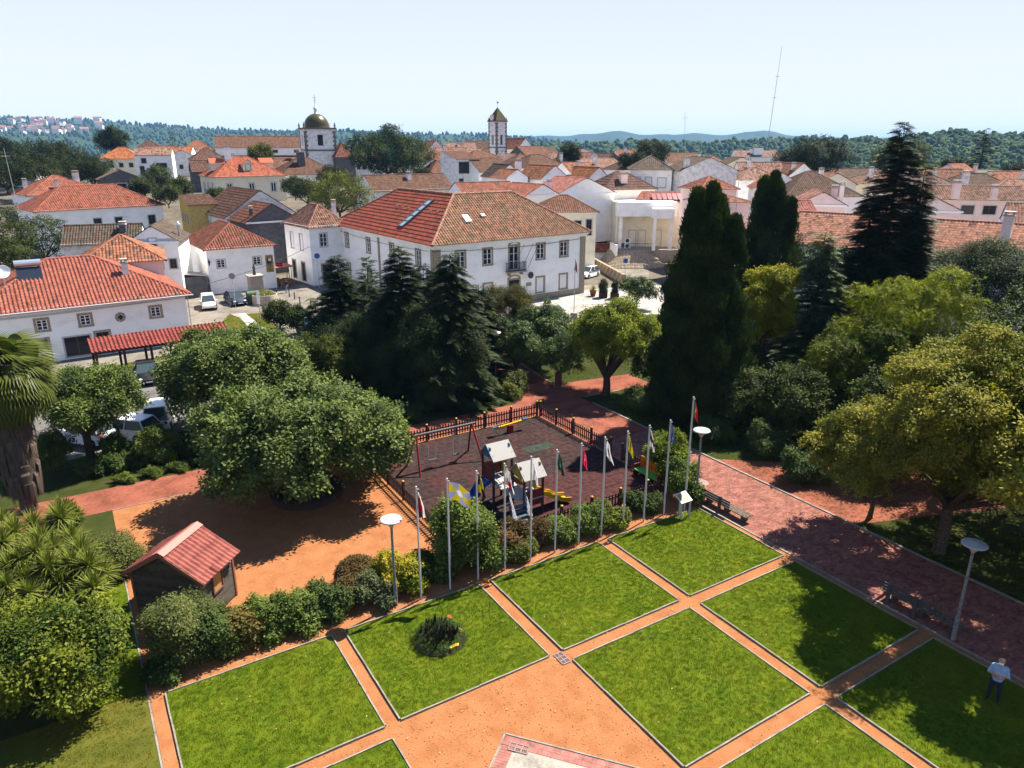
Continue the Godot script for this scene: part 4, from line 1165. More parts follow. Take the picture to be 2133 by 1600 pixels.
	var fill := [[640, 318, 205, 0.5], [735, 330, 200, 0.4], [860, 318, 225, 0.5], [915, 325, 200, 0.3], [1010, 322, 205, 0.5], [1040, 338, 180, 0.6], [1120, 322, 215, 0.4], [1160, 345, 170, 0.5], [1175, 325, 205, 0.3], [1290, 330, 195, 0.2], [1290, 352, 160, 0.4], [1330, 340, 185, 0.1], [1390, 338, 190, 0.2], [1440, 345, 170, 0.0], [1500, 350, 160, 0.1], [1540, 360, 150, -0.1], [1600, 366, 150, -0.2], [1640, 370, 145, 0.2], [1760, 372, 150, -0.1], [1800, 380, 140, 0.1], [1850, 376, 150, -0.2], [1930, 382, 142, 0.0], [1985, 384, 138, -0.1], [2110, 386, 140, -0.2], [540, 352, 180, 0.5], [470, 345, 185, 0.4], [340, 330, 205, 0.4], [1235, 350, 165, 0.6], [1070, 345, 172, 0.5], [1700, 385, 132, 0.3]]
	var kinds := [["far house with dull brown roof in the packed town", Color(0.125, 0.07, 0.048)], ["far house with faded orange roof in the packed town", Color(0.20, 0.095, 0.06)], ["far house with mossy dark roof in the packed town", Color(0.085, 0.062, 0.045)], ["far house with pinkish pale roof in the packed town", Color(0.20, 0.115, 0.085)]]
	for k in fill.size():
		var q: Array = fill[k]
		var kd: Array = kinds[k % 4]
		var o := hs(kd[0], q[0], q[1], q[2], q[3], rf(6.5, 10.5), rf(6.0, 8.5), 4.4, ["gable_x", "hip", "gable_z"][k % 3], rf(1.7, 2.6), kd[1], ["white", "worn", "white", "pink", "cream"][k % 5], {"win": {"f": rows(2 + k % 2, 6.0, 1.6, 0.9, 1.1, "dark", 0.6)}, "chimneys": [[2.0, -1.5, 2.4, 0.6]] if k % 2 else []})
		o.set_meta("group", "far houses of the packed town")
func arch_window(o: Node, x: float) -> void:
	var m := MB.new()
	var g := MB.new()
	var c := Vector3(x, 2.2, 0.05)
	for k in 10:
		var a := Vector3(cos(PI * k / 10), sin(PI * k / 10), 0)
		var b := Vector3(cos(PI * (k + 1) / 10), sin(PI * (k + 1) / 10), 0)
		g.tri(c, c + a * 1.0, c + b * 1.0)
		m.quad(c + a * 0.98 + Vector3(0, 0, 0.02), c + a * 1.14 + Vector3(0, 0, 0.02), c + b * 1.14 + Vector3(0, 0, 0.02), c + b * 0.98 + Vector3(0, 0, 0.02))
	g.quad(c + Vector3(-1, -0.8, 0), c + Vector3(1, -0.8, 0), c + Vector3(1, 0, 0), c + Vector3(-1, 0, 0))
	for q in [-0.35, 0.35]: m.bx(c + Vector3(q, -0.1, 0.02), Vector3(0.06, 1.5, 0.03))
	m.bx(c + Vector3(0, 0.1, 0.022), Vector3(1.9, 0.06, 0.03))
	var w := part("window", m.mesh(), mat("window_brown", Color(0.08, 0.045, 0.03), 0.6), o)
	part("pane", g.mesh(), mats.pane_dark, w)
func dormer(o: Node, at: Vector3, turn: float) -> void:
	var m := MB.new()
	var t := xf(at, turn)
	m.box(t * xf(Vector3(0, 0.8, -1.0)), Vector3(1.9, 1.6, 2.4))
	m.tri(t * Vector3(-0.95, 1.6, 0.2), t * Vector3(0.95, 1.6, 0.2), t * Vector3(0, 2.3, 0.2))
	var d := part("dormer", m.mesh(), wall_mat("cream"), o)
	var r := MB.new()
	r.quad(t * Vector3(-1.25, 1.42, 0.4), t * Vector3(0, 2.4, 0.4), t * Vector3(0, 2.4, -2.6), t * Vector3(-1.25, 1.42, -2.6))
	r.quad(t * Vector3(0, 2.4, 0.4), t * Vector3(1.25, 1.42, 0.4), t * Vector3(1.25, 1.42, -2.6), t * Vector3(0, 2.4, -2.6))
	part("roof", r.mesh(), mat("dormer_tile", Color(0.31, 0.09, 0.05), 0.85), d)
	window(d, t * xf(Vector3(0, 0.35, 0.22)), 0.9, 1.1, "white_far", true)
func solar_heater() -> void:
	var o := thing("solar_heater", "steel solar water tank on a frame above the red roof slope", "water heater", deep(60, 566, 64), 0.62)
	var m := MB.new()
	m.tube([Vector3(-1.0, 0.75, 0), Vector3(1.0, 0.75, 0)], [0.3, 0.3], 14)
	part("tank", m.mesh(), mat("steel", Color(0.6, 0.62, 0.64), 0.25, null, 1.0, 0.8), o)
	var f := MB.new()
	for s in [-1, 1]:
		f.span(Vector3(s * 0.7, -0.6, 0.1), Vector3(s * 0.7, 0.5, 0.0), 0.05, 0.05); f.span(Vector3(s * 0.7, -0.9, 0.9), Vector3(s * 0.7, 0.5, 0.0), 0.05, 0.05)
	part("frame", f.mesh(), mats.steel, o)
	var p := MB.new()
	p.box(Transform3D(Basis(Vector3.RIGHT, 0.95), Vector3(0, -0.1, 0.55)), Vector3(1.9, 0.07, 1.3))
	part("collector", p.mesh(), mat("collector", Color(0.02, 0.025, 0.04), 0.1), o)
	var d := thing("satellite_dish", "white satellite dish on a mast by the steel tank", "satellite dish", deep(10, 590, 61))
	var k := MB.new()
	k.lathe([[0.0, 0.0], [0.25, 0.03], [0.45, 0.1], [0.6, 0.2], [0.58, 0.2], [0.43, 0.12], [0.0, 0.03]], 20)
	part("dish", k.mesh(), mat("dish_white", Color(0.7, 0.7, 0.69), 0.5), d, Transform3D(Basis.from_euler(Vector3(1.0, 0.5, 0)), Vector3(0, 0.9, 0)))
	var q := MB.new()
	q.tube([Vector3(0, -1.2, 0), Vector3(0, 0.9, 0)], [0.04, 0.04], 6)
	q.span(Vector3(0, 0.9, 0), Vector3(0.15, 1.1, 0.5), 0.03, 0.03)
	part("mast", q.mesh(), mats.steel, d)
func wine_sign(b: Node3D) -> void:
	var o := thing("wall_sign", "tall ochre wall sign showing a dark wine glass", "sign", b.transform * Vector3(7.6, 2.1, 0.02), b.rotation.y)
	part("board", box_mesh(Vector3(0.98, 2.2, 0.05)), mat("sign_ochre", Color(0.36, 0.27, 0.09), 0.6, tex("stone", 256, [], []), 0.7), o, xf(Vector3(0, 1.1, 0.03)))
	var g := MB.new()
	g.lathe([[0.22, 0.32], [0.22, 0.35], [0.03, 0.38], [0.025, 0.85], [0.2, 0.95], [0.33, 1.2], [0.36, 1.5], [0.31, 1.85], [0.27, 1.85], [0.0, 1.45]], 18)
	for k in g.v.size(): g.v[k].z = g.v[k].z * 0.06 + 0.07
	part("emblem", g.mesh(), mat("sign_dark", Color(0.03, 0.025, 0.03), 0.6), o)
	var c := MB.new()
	c.tube([Vector3(0.03, 1.62, 0.08), Vector3(0.03, 1.62, 0.1)], [0.2, 0.2], 16)
	part("disc", c.mesh(), mat("sign_cream", Color(0.6, 0.55, 0.38), 0.6), o)
	for q in [[0.22, "line_low"], [2.02, "line_top"]]: part("lettering_band", box_mesh(Vector3(0.5, 0.06, 0.01)), mat("sign_brown", Color(0.12, 0.07, 0.03), 0.7), o, xf(Vector3(0, q[0], 0.062)))
	var k := thing("cafe_sign", "small dark red box sign jutting from the white corner house", "sign", b.transform * Vector3(8.75, 3.0, 0.2), b.rotation.y)
	part("box", box_mesh(Vector3(0.8, 0.55, 0.14)), mat("sign_maroon", Color(0.10, 0.01, 0.02), 0.5), k)
	part("panel", box_mesh(Vector3(0.5, 0.18, 0.02)), mat("sign_red", Color(0.5, 0.03, 0.04), 0.5), k, xf(Vector3(0, 0, 0.08)))
	var aw := thing("awning", "flat red awning over the cafe tables", "awning", b.transform * Vector3(8.35, 2.55, -1.0), b.rotation.y)
	part("roof", box_mesh(Vector3(2.4, 0.08, 3.2)), mat("awning_red", Color(0.30, 0.09, 0.07), 0.8), aw, xf(Vector3(1.2, 0, -0.5)))
	for q in 4: part("post", box_mesh(Vector3(0.07, 2.5, 0.07)), mat("staff", Color(0.14, 0.10, 0.08), 0.7), aw, xf(Vector3(2.3, -1.27, 1.0 - q)))
	for q in 5:
		var cs := thing("cafe_bench", "brown wooden cafe bench by the white corner house", "bench", b.transform * Vector3(8.9 + (q % 2) * 0.9, -b.position.y, 0.9 - q * 0.7), b.rotation.y, "cafe benches under the awning")
		part("seat", box_mesh(Vector3(0.7, 0.06, 0.4)), mat("bench_wood", Color(0.22, 0.10, 0.05), 0.7), cs, xf(Vector3(0, 0.45, 0)))
		part("backrest", box_mesh(Vector3(0.7, 0.4, 0.05)), mats.bench_wood, cs, xf(Vector3(0, 0.75, -0.2)))
		for s in [-1, 1]: part("leg", box_mesh(Vector3(0.05, 0.42, 0.36)), mats.bench_wood, cs, xf(Vector3(s * 0.3, 0.21, 0)))
	var lt := thing("wall_lantern", "black wall lantern on the corner of the wine sign house", "lantern", b.transform * Vector3(0.15, 4.0, 0.25), b.rotation.y)
	var lm := MB.new()
	lm.lathe([[0.05, -0.35], [0.14, 0.1], [0.16, 0.12], [0.02, 0.3]], 6)
	part("lantern_body", lm.mesh(), mat("black_iron", Color(0.02, 0.02, 0.02), 0.5), lt)
	var la := MB.new()
	la.span(Vector3(0, 0.3, 0), Vector3(0, 0.45, -0.24), 0.03, 0.03); la.span(Vector3(0, -0.5, -0.22), Vector3(0, 0.45, -0.24), 0.03, 0.03)
	part("bracket", la.mesh(), mats.black_iron, lt)
func church() -> void:
	var o := hs("long white church nave with brown roof", 448, 306, 200, 0.32, 23.0, 9.0, 9.5, "gable_x", 2.7, Color(0.123, 0.066, 0.047), "white", {"called": "church", "category": "church", "share": 0.3, "win": {"f": [[3.0, 8.0, 1.2, 0.7, "dark"], [9.0, 8.0, 1.2, 0.7, "dark"], [15.0, 8.0, 1.2, 0.7, "dark"], [20.5, 8.0, 1.2, 0.7, "dark"]], "l": [[4.5, 7.5, 0.9, 2.2, "dark"]]}})
	var look := {"color": Color(0.137, 0.076, 0.053), "alt": LICHEN, "share": 0.25, "vary": 0.4, "seed": 77, "seg": 3, "course": 0.5, "pitch": 0.3}
	roof_slope(o, Vector3(-0.2, 5.0, 5.2), Vector3(23.2, 5.0, 5.2), Vector3(23.2, 7.3, 0.02), Vector3(-0.2, 7.3, 0.02), look)
	var a := MB.new()
	a.bx(Vector3(11.5, 2.0, 2.4), Vector3(23, 6.0, 4.8))
	part("aisle", a.mesh(), wall_mat("white"), o)
	# dome tower
	var e := deep(633, 268, 190)
	var t := thing("dome_tower", "white square church tower with mossy green dome and lantern", "tower", Vector3(e.x, e.y - 12.0, e.z), 0.42)
	var w := 7.6
	var m := MB.new()
	wall_panel(m, Vector3(0, -4, 0), Vector3.RIGHT, w, 16, [[w / 2, 12.0, 1.4, 2.6]], 0.5)
	wall_panel(m, Vector3(0, -4, -w), Vector3.BACK, w, 16, [[w / 2, 12.0, 1.4, 2.6]], 0.5)
	wall_panel(m, Vector3(w, -4, 0), Vector3.FORWARD, w, 16, [])
	wall_panel(m, Vector3(w, -4, -w), Vector3.LEFT, w, 16, [])
	part("wall", m.mesh(), wall_mat("worn"), t)
	var st := MB.new()
	st.bx(Vector3(w / 2, 12.1, -w / 2), Vector3(w + 0.7, 0.35, w + 0.7)); st.bx(Vector3(w / 2, 6.9, -w / 2), Vector3(w + 0.36, 0.35, w + 0.36))
	part("string_course", st.mesh(), mat("dark_stone", Color(0.14, 0.12, 0.11), 0.95), t)
	for q in [[0, 0], [1, 0], [0, 1]]:
		for k in 18:
			var s := 0.75 if k % 2 else 0.5
			part("quoin", box_mesh(Vector3(s, 0.5, s)), mats.dark_stone, t, xf(Vector3(q[0] * w + (-s / 2 + 0.06) * (1 if q[0] else -1), 2.2 + k * 0.53, -q[1] * w - (s / 2 - 0.06) * (1 if not q[1] else -1))))
	var d := MB.new()
	var pr := []
	for k in 13: pr.append([cos(PI / 2 * k / 12.0) * 3.15, sin(PI / 2 * k / 12.0) * 3.2])
	d.lathe([[3.3, -0.3], [3.3, 0.0]] + pr, 28, Vector3(w / 2, 12.5, -w / 2))
	part("dome", d.mesh(), mat("dome_tile", Color(0.07, 0.064, 0.028), 0.3, tex("moss", 512, [[0.02, 4, 1.0], [0.12, 3, 0.6]], [[0.2, Color(0.45, 0.4, 0.35)], [0.5, Color(0.8, 0.8, 0.6)], [0.75, Color(1.0, 0.95, 0.7)]]), 0.3), t)
	var l := MB.new()
	l.lathe([[0.55, 0], [0.5, 0.2], [0.42, 0.25], [0.42, 1.1], [0.6, 1.2], [0.4, 1.5], [0.12, 1.9], [0.1, 2.0], [0.2, 2.15], [0.0, 2.35]], 10, Vector3(w / 2, 15.6, -w / 2))
	part("lantern", l.mesh(), wall_mat("worn"), t)
	var c := MB.new()
	c.tube([Vector3(w / 2, 17.9, -w / 2), Vector3(w / 2, 20.2, -w / 2)], [0.05, 0.04], 5)
	c.bx(Vector3(w / 2, 19.4, -w / 2), Vector3(1.0, 0.07, 0.07)); c.bx(Vector3(w / 2, 18.7, -w / 2), Vector3(0.5, 0.07, 0.07))
	part("cross", c.mesh(), mat("black_iron", Color(0.02, 0.02, 0.02), 0.5), t)
	for q in [[0, 0], [1, 0], [0, 1], [1, 1]]:
		var f := MB.new()
		f.lathe([[0.25, 0], [0.18, 0.3], [0.28, 0.6], [0.1, 0.9], [0.15, 1.05], [0.0, 1.3]], 8, Vector3(q[0] * w, 12.3, -q[1] * w))
		part("finial", f.mesh(), mats.dark_stone, t)
func bell_tower() -> void:
	var e := deep(1034, 253, 200)
	var o := thing("bell_tower", "slim white bell tower with dark quoins, clock and pointed roof", "tower", Vector3(e.x, e.y - 14, e.z), 0.68)
	var w := 3.4
	var m := MB.new()
	var hole := [[w / 2, 12.2, 0.9, 2.5]]
	wall_panel(m, Vector3(0, -4, 0), Vector3.RIGHT, w, 18, hole + [[2.0, 9.8, 0.35, 0.8]], 0.4)
	wall_panel(m, Vector3(0, -4, -w), Vector3.BACK, w, 18, hole, 0.4)
	wall_panel(m, Vector3(w, -4, 0), Vector3.FORWARD, w, 18, [])
	wall_panel(m, Vector3(w, -4, -w), Vector3.LEFT, w, 18, [])
	part("wall", m.mesh(), wall_mat("worn"), o)
	var st := MB.new()
	st.bx(Vector3(w / 2, 14.1, -w / 2), Vector3(w + 0.5, 0.3, w + 0.5)); st.bx(Vector3(w / 2, 7.6, -w / 2), Vector3(w + 0.25, 0.25, w + 0.25))
	part("string_course", st.mesh(), mats.dark_stone, o)
	for q in [[0, 0], [1, 0], [0, 1]]:
		for k in 24:
			var s := 0.6 if k % 2 else 0.38
			part("quoin", box_mesh(Vector3(s, 0.45, s)), mats.dark_stone, o, xf(Vector3(q[0] * w + (-s / 2 + 0.05) * (1 if q[0] else -1), 2.0 + k * 0.5, -q[1] * w - (s / 2 - 0.05) * (1 if not q[1] else -1))))
	var r := MB.new()
	var c := Vector3(w / 2, 17.6, -w / 2)
	var a := Vector3(-0.2, 14.25, 0.2); var b := Vector3(w + 0.2, 14.25, 0.2); var d := Vector3(w + 0.2, 14.25, -w - 0.2); var f := Vector3(-0.2, 14.25, -w - 0.2)
	r.tri(a, b, c); r.tri(b, d, c); r.tri(d, f, c); r.tri(f, a, c)
	part("roof", r.mesh(), mat("tower_roof", Color(0.10, 0.098, 0.095), 0.9, tex("moss", 512, [], []), 0.3), o)
	var k := MB.new()
	k.tube([Vector3(-0.1, 14.9, -w / 2), Vector3(-0.25, 14.9, -w / 2)], [0.85, 0.85], 18)
	var cl := part("clock", k.mesh(), mat("clock_rim", Color(0.35, 0.22, 0.2), 0.8), o)
	var kk := MB.new()
	kk.tube([Vector3(-0.24, 14.9, -w / 2), Vector3(-0.28, 14.9, -w / 2)], [0.62, 0.62], 18)
	part("clock_face", kk.mesh(), mat("clock_white", Color(0.65, 0.65, 0.62), 0.6), cl)
	var hd := MB.new()
	hd.span(Vector3(-0.3, 14.9, -w / 2), Vector3(-0.3, 15.35, -w / 2 + 0.1), 0.05, 0.05); hd.span(Vector3(-0.3, 14.9, -w / 2), Vector3(-0.3, 14.75, -w / 2 + 0.28), 0.05, 0.05)
	part("clock_hand", hd.mesh(), mats.black_iron, cl)
	for q in [[0, 0], [1, 0], [0, 1], [1, 1]]:
		var g := MB.new()
		g.lathe([[0.14, 0], [0.1, 0.5], [0.0, 1.1]], 6, Vector3(q[0] * w, 14.2, -q[1] * w))
		part("finial", g.mesh(), mats.dark_stone, o)
	var v := MB.new()
	v.tube([c, c + Vector3(0, 0.9, 0)], [0.04, 0.03], 5)
	v.ball(c + Vector3(0.1, 1.1, 0), Vector3(0.32, 0.2, 0.08), 5, 8); v.tri(c + Vector3(-0.1, 1.1, 0), c + Vector3(0.05, 1.2, 0), c + Vector3(-0.3, 1.55, 0)); v.tri(c + Vector3(0.3, 1.1, 0), c + Vector3(0.38, 1.15, 0), c + Vector3(0.42, 1.5, 0))
	part("weathercock", v.mesh(), mats.black_iron, o)
	var mast := thing("radio_mast", "tall thin radio mast rising far above the rooftops", "mast", deep(1594, 320, 320))
	var mm := MB.new()
	mm.tube([Vector3(0, -8, 0), Vector3(2.2, 41, 0)], [0.14, 0.06], 6)
	part("pole", mm.mesh(), mat("mast_grey", Color(0.35, 0.33, 0.34), 0.6), mast)
	for q in [22.0, 30.0]: part("crossarm", box_mesh(Vector3(1.6, 0.15, 0.15)), mats.mast_grey, mast, xf(Vector3(2.2 * (q + 8) / 49.0, q, 0)))
	for q in [[1430, 350, 137, 9.5, 0.25], [1217, 332, 185, 6.5, 0.0], [47, 470, 110, 11.0, 0.1], [1535, 420, 100, 4.0, 0.0]]:
		var an := thing("aerial", "thin television aerial standing above the roofs", "aerial", deep(q[0], q[1], q[2]), 0.0, "television aerials on the roofs")
		var am := MB.new()
		am.tube([Vector3(0, -3, 0), Vector3(-q[4] * 4, q[3], 0)], [0.05, 0.03], 5)
		part("pole", am.mesh(), mats.mast_grey, an)
		var ab := MB.new()
		for k2 in 5: ab.bx(Vector3(-q[4] * 3.6 + (k2 - 2) * 0.22, q[3] * 0.9, 0), Vector3(0.03, 0.03, 1.0 - k2 * 0.12))
		ab.bx(Vector3(-q[4] * 3.6, q[3] * 0.9, 0), Vector3(1.2, 0.04, 0.04))
		part("antenna", ab.mesh(), mats.mast_grey, an)
func terrace_house() -> void:
	var o := thing("terrace_house", "white modern house with columned terrace and deep parapet", "house", Vector3(17.2, 0, -117.0), 0.05)
	var m := MB.new()
	m.bx(Vector3(6.5, 4.4, -6.5), Vector3(13.0, 9.2, 9.0))
	part("wall", m.mesh(), wall_mat("cream"), o)
	var p := MB.new()
	p.bx(Vector3(4.2, 8.25, -1.0), Vector3(9.2, 2.2, 3.0)); p.bx(Vector3(6.3, 7.75, 1.5), Vector3(3.2, 1.5, 2.2))
	p.tube([Vector3(0.6, 7.15, -0.8), Vector3(0.6, 9.34, -0.8)], [1.25, 1.25], 16)
	part("parapet", p.mesh(), wall_mat("white"), o)
	for q in [[0.1, -0.2], [5.0, 2.2], [7.6, 2.2], [0.1, -3.0]]: part("column", box_mesh(Vector3(0.45, 5.1, 0.45)), wall_mat("white"), o, xf(Vector3(q[0], 4.6, q[1])))
	var f := MB.new()
	f.bx(Vector3(4.6, 1.04, -0.6), Vector3(9.4, 2.1, 4.4))
	part("terrace_floor", f.mesh(), wall_mat("stone"), o)
	for q in [2.4, 4.0, 6.6]: window(o, xf(Vector3(q, 2.2, -1.98)), 1.1, 2.5, "dark", true)
	var rl := MB.new()
	rl.bx(Vector3(3.0, 3.05, 1.5), Vector3(3.8, 0.05, 0.05))
	for k in 16: rl.bx(Vector3(1.15 + k * 0.25, 2.58, 1.5), Vector3(0.03, 0.95, 0.03))
	part("railing", rl.mesh(), mat("black_iron", Color(0.02, 0.02, 0.02), 0.5), o)
	for k in 2:
		var c := MB.new()
		c.bx(Vector3(1.2, 2.6 + k * 0.85, 0.6), Vector3(1.0, 0.78, 0.38))
		var ac := part("air_conditioner", c.mesh(), mat("ac_white", Color(0.6, 0.6, 0.58), 0.6), o)
		var fan := MB.new()
		fan.tube([Vector3(1.1, 2.6 + k * 0.85, 0.78), Vector3(1.1, 2.6 + k * 0.85, 0.81)], [0.3, 0.3], 14)
		part("fan_grille", fan.mesh(), mat("dark_sign", Color(0.04, 0.04, 0.045), 0.6), ac)
	var g := {"color": Color(0.210, 0.087, 0.066), "seed": 5, "seg": 4}
	roof_slope(o, Vector3(2.2, 8.9, -2.0), Vector3(13.2, 8.9, -2.0), Vector3(12.0, 10.6, -6.5), Vector3(4.6, 10.6, -6.5), g)
	var sp := MB.new()
	for k in 9: sp.box(Transform3D(Basis(Vector3.RIGHT, 0.5), Vector3(6.0 + k * 0.85, 9.9, -3.6)), Vector3(0.7, 0.08, 1.8))
	part("roof_panels", sp.mesh(), mat("panel_maroon", Color(0.14, 0.012, 0.02), 0.3), o).set_meta("kind", "stuff")
	# wide curved stone steps up to it
	var s0 := G(1322, 556)
	var s := thing("stone_steps", "broad flight of curved stone steps up to the terrace", "steps", Vector3(s0.x, 0, s0.z), 0.05)
	for k in 13:
		var st := MB.new()
		var pts := []
		var r := 6.5 - k * 0.16
		for q in 13:
			var t := PI * q / 12.0
			pts.append(Vector3(cos(t) * r * 0.72, 0, sin(t) * r * 0.42 - 0.6 - k * 0.3))
		pts.append(Vector3(-r * 0.72, 0, -5.2)); pts.append(Vector3(r * 0.72, 0, -5.2))
		pts.reverse()
		st.prism(pts, k * 0.16, (k + 1) * 0.16)
		part("step", st.mesh(), mat("step_stone", Color(0.42, 0.36, 0.28), 0.9, tex("stone", 256, [], []), 0.4), s)
	var w := MB.new()
	w.span(Vector3(-2.6, 1.6, -1.6), Vector3(-3.0, 1.6, -4.6), 0.3, 3.2)
	part("side_wall", w.mesh(), wall_mat("white"), s)
	# rubble wall and low garden wall with tile coping
	var a := G(1232, 552)
	var b := G(1300, 592)
	var rw := thing("rubble_wall", "low wall of brown rubble stones beside the plaza", "wall", Vector3((a.x + b.x) / 2, 0, (a.z + b.z) / 2), atan2(-(b.z - a.z), b.x - a.x))
	var ln := (b - a).length()
	part("core", box_mesh(Vector3(ln, 1.3, 0.34)), mat("rubble_core", Color(0.22, 0.18, 0.135), 0.95), rw, xf(Vector3(0, 0.65, 0)))
	for k in int(ln / 0.55):
		for j in 3:
			part("stone", box_mesh([Vector3(0.5, 0.4, 0.46), Vector3(0.56, 0.37, 0.44), Vector3(0.44, 0.42, 0.48)][(k + j) % 3]), mat("rubble%d" % ((k * 2 + j) % 3), [Color(0.24, 0.19, 0.13), Color(0.33, 0.26, 0.17), Color(0.17, 0.14, 0.11)][(k * 2 + j) % 3], 0.95), rw, xf(Vector3(-ln / 2 + 0.3 + k * 0.55 + (j % 2) * 0.12, 0.22 + j * 0.43, 0), rf(-0.08, 0.08)))
	hs("low white garden wall with red tile coping by the steps", 1214, 516, 118, 0.1, 7.0, 0.9, 2.1, "gable_x", 0.5, Color(0.237, 0.076, 0.042), "white", {"called": "garden_wall", "category": "wall", "low": 0.6, "over": 0.6, "plain": true})
	sheet("forecourt", [G(1230, 548), G(1300, 592), G(1352, 592), G(1352, 540)], 0.02, mats.street)

# ---------------------------------------------------------------- street
func car(label: String, at: Vector3, turn: float, paint: Color, kind := "hatch") -> void:
	var o := thing("car", label, "car", at, turn, "parked cars")
	var L := {"hatch": 4.0, "sedan": 4.6, "van": 4.3}[kind] as float
	var top := {"hatch": 1.48, "sedan": 1.42, "van": 1.8}[kind] as float
	var k := L / 4.1
	var low := MB.new()
	var st := [[-2.05, 0.45, 0.86, 0.68], [-1.95, 0.3, 0.98, 0.78], [-1.3, 0.22, 0.97, 0.86], [0.0, 0.2, 0.94, 0.87], [0.9, 0.2, 0.92, 0.86], [1.4, 0.22, 0.86, 0.84], [1.85, 0.26, 0.74, 0.77], [2.06, 0.36, 0.6, 0.62]]
	var ring := 9
	for s in st:
		for q in ring:
			var t := float(q) / (ring - 1)          # from one sill over the top to the other
			var z := (t - 0.5) * 2.0
			var y: float = s[1] + (s[2] - s[1]) * (1.0 - pow(absf(z), 6.0)) if absf(z) > 0.6 else s[2] - 0.02 * absf(z)
			var zz: float = s[3] * signf(z) * (pow(absf(z), 0.55))
			low.vert(Vector3(s[0] * k, y, zz), Vector3(0, 1.0 - absf(z) * 0.8, z).normalized())
	for i in st.size() - 1:
		for q in ring - 1:
			var a := i * ring + q
			low.face(a, a + 1, a + ring + 1); low.face(a, a + ring + 1, a + ring)
	for e in [0, st.size() - 1]:
		var s: Array = st[e]
		var x: float = s[0] * k
		var pts := []
		for q in ring: pts.append(low.v[e * ring + q])
		for q in ring - 2:
			if e == 0: low.tri(pts[0], pts[q + 2], pts[q + 1])
			else: low.tri(pts[0], pts[q + 1], pts[q + 2])
	var pm := mat("paint%s" % paint, paint, 0.25)
	pm.clearcoat_enabled = true
	pm.clearcoat = 0.6
	part("body", low.mesh(), pm, o)
	var x0 := -1.85 * k if kind != "sedan" else -1.55 * k
	var x1 := 1.08 * k
	var r0 := -1.5 * k if kind != "sedan" else -0.85 * k
	var r1 := 0.25 * k
	var g := MB.new()
	var B := [Vector3(x0, 0.93, 0.8), Vector3(x1, 0.9, 0.78), Vector3(x1, 0.9, -0.78), Vector3(x0, 0.93, -0.8)]
	var T := [Vector3(r0, top, 0.6), Vector3(r1, top, 0.6), Vector3(r1, top, -0.6), Vector3(r0, top, -0.6)]
	for q in 4: g.quad(B[q], B[(q + 1) % 4], T[(q + 1) % 4], T[q])
	part("windows", g.mesh(), mat("car_glass", Color(0.03, 0.045, 0.05), 0.05), o)
	var rf2 := MB.new()
	rf2.bx(Vector3((r0 + r1) / 2, top + 0.005, 0), Vector3(r1 - r0 + 0.06, 0.05, 1.24))
	for q in 4: rf2.span(B[q], T[q], 0.07, 0.05)
	for s in [-1, 1]: rf2.span(Vector3(-0.35, 0.93, 0.81 * s), Vector3(-0.4, top, 0.61 * s), 0.06, 0.05)
	part("roof", rf2.mesh(), pm, o)
	var wm := MB.new()
	wm.tube([Vector3(0, 0, -0.1), Vector3(0, 0, 0.1)], [0.31, 0.31], 16)
	var hm := MB.new()
	hm.tube([Vector3(0, 0, -0.11), Vector3(0, 0, 0.11)], [0.2, 0.2], 12)
	for p in [Vector3(1.3 * k, 0.31, 0.76), Vector3(1.3 * k, 0.31, -0.76), Vector3(-1.25 * k, 0.31, 0.76), Vector3(-1.25 * k, 0.31, -0.76)]:
		var w := part("wheel", wm.mesh(), mat("tyre", Color(0.02, 0.02, 0.02), 0.8), o, xf(p))
		part("rim", hm.mesh(), mat("steel", Color(0.6, 0.62, 0.64), 0.25, null, 1.0, 0.8), w)
	for s in [-1, 1]:
		var hl := MB.new()
		hl.ball(Vector3(1.9 * k, 0.64, 0.58 * s), Vector3(0.14, 0.08, 0.16), 5, 8)
		part("headlight", hl.mesh(), mat("lamp_glass", Color(0.7, 0.72, 0.74), 0.1), o)
		var tl := MB.new()
		tl.bx(Vector3(-1.99 * k, 0.84, 0.62 * s), Vector3(0.1, 0.16, 0.2))
		part("tail_light", tl.mesh(), mat("tail_red", Color(0.35, 0.01, 0.01), 0.3), o)
		var mr := MB.new()
		mr.ball(Vector3(0.75 * k, 0.98, 0.92 * s), Vector3(0.07, 0.07, 0.11), 4, 6)
		part("mirror", mr.mesh(), pm, o)
	part("number_plate", box_mesh(Vector3(0.02, 0.11, 0.48)), mat("plate", Color(0.7, 0.7, 0.68), 0.5), o, xf(Vector3(2.07 * k, 0.42, 0)))
	part("grille", box_mesh(Vector3(0.03, 0.12, 0.9)), mat("tyre", Color(0.02, 0.02, 0.02)), o, xf(Vector3(2.04 * k, 0.54, 0)))
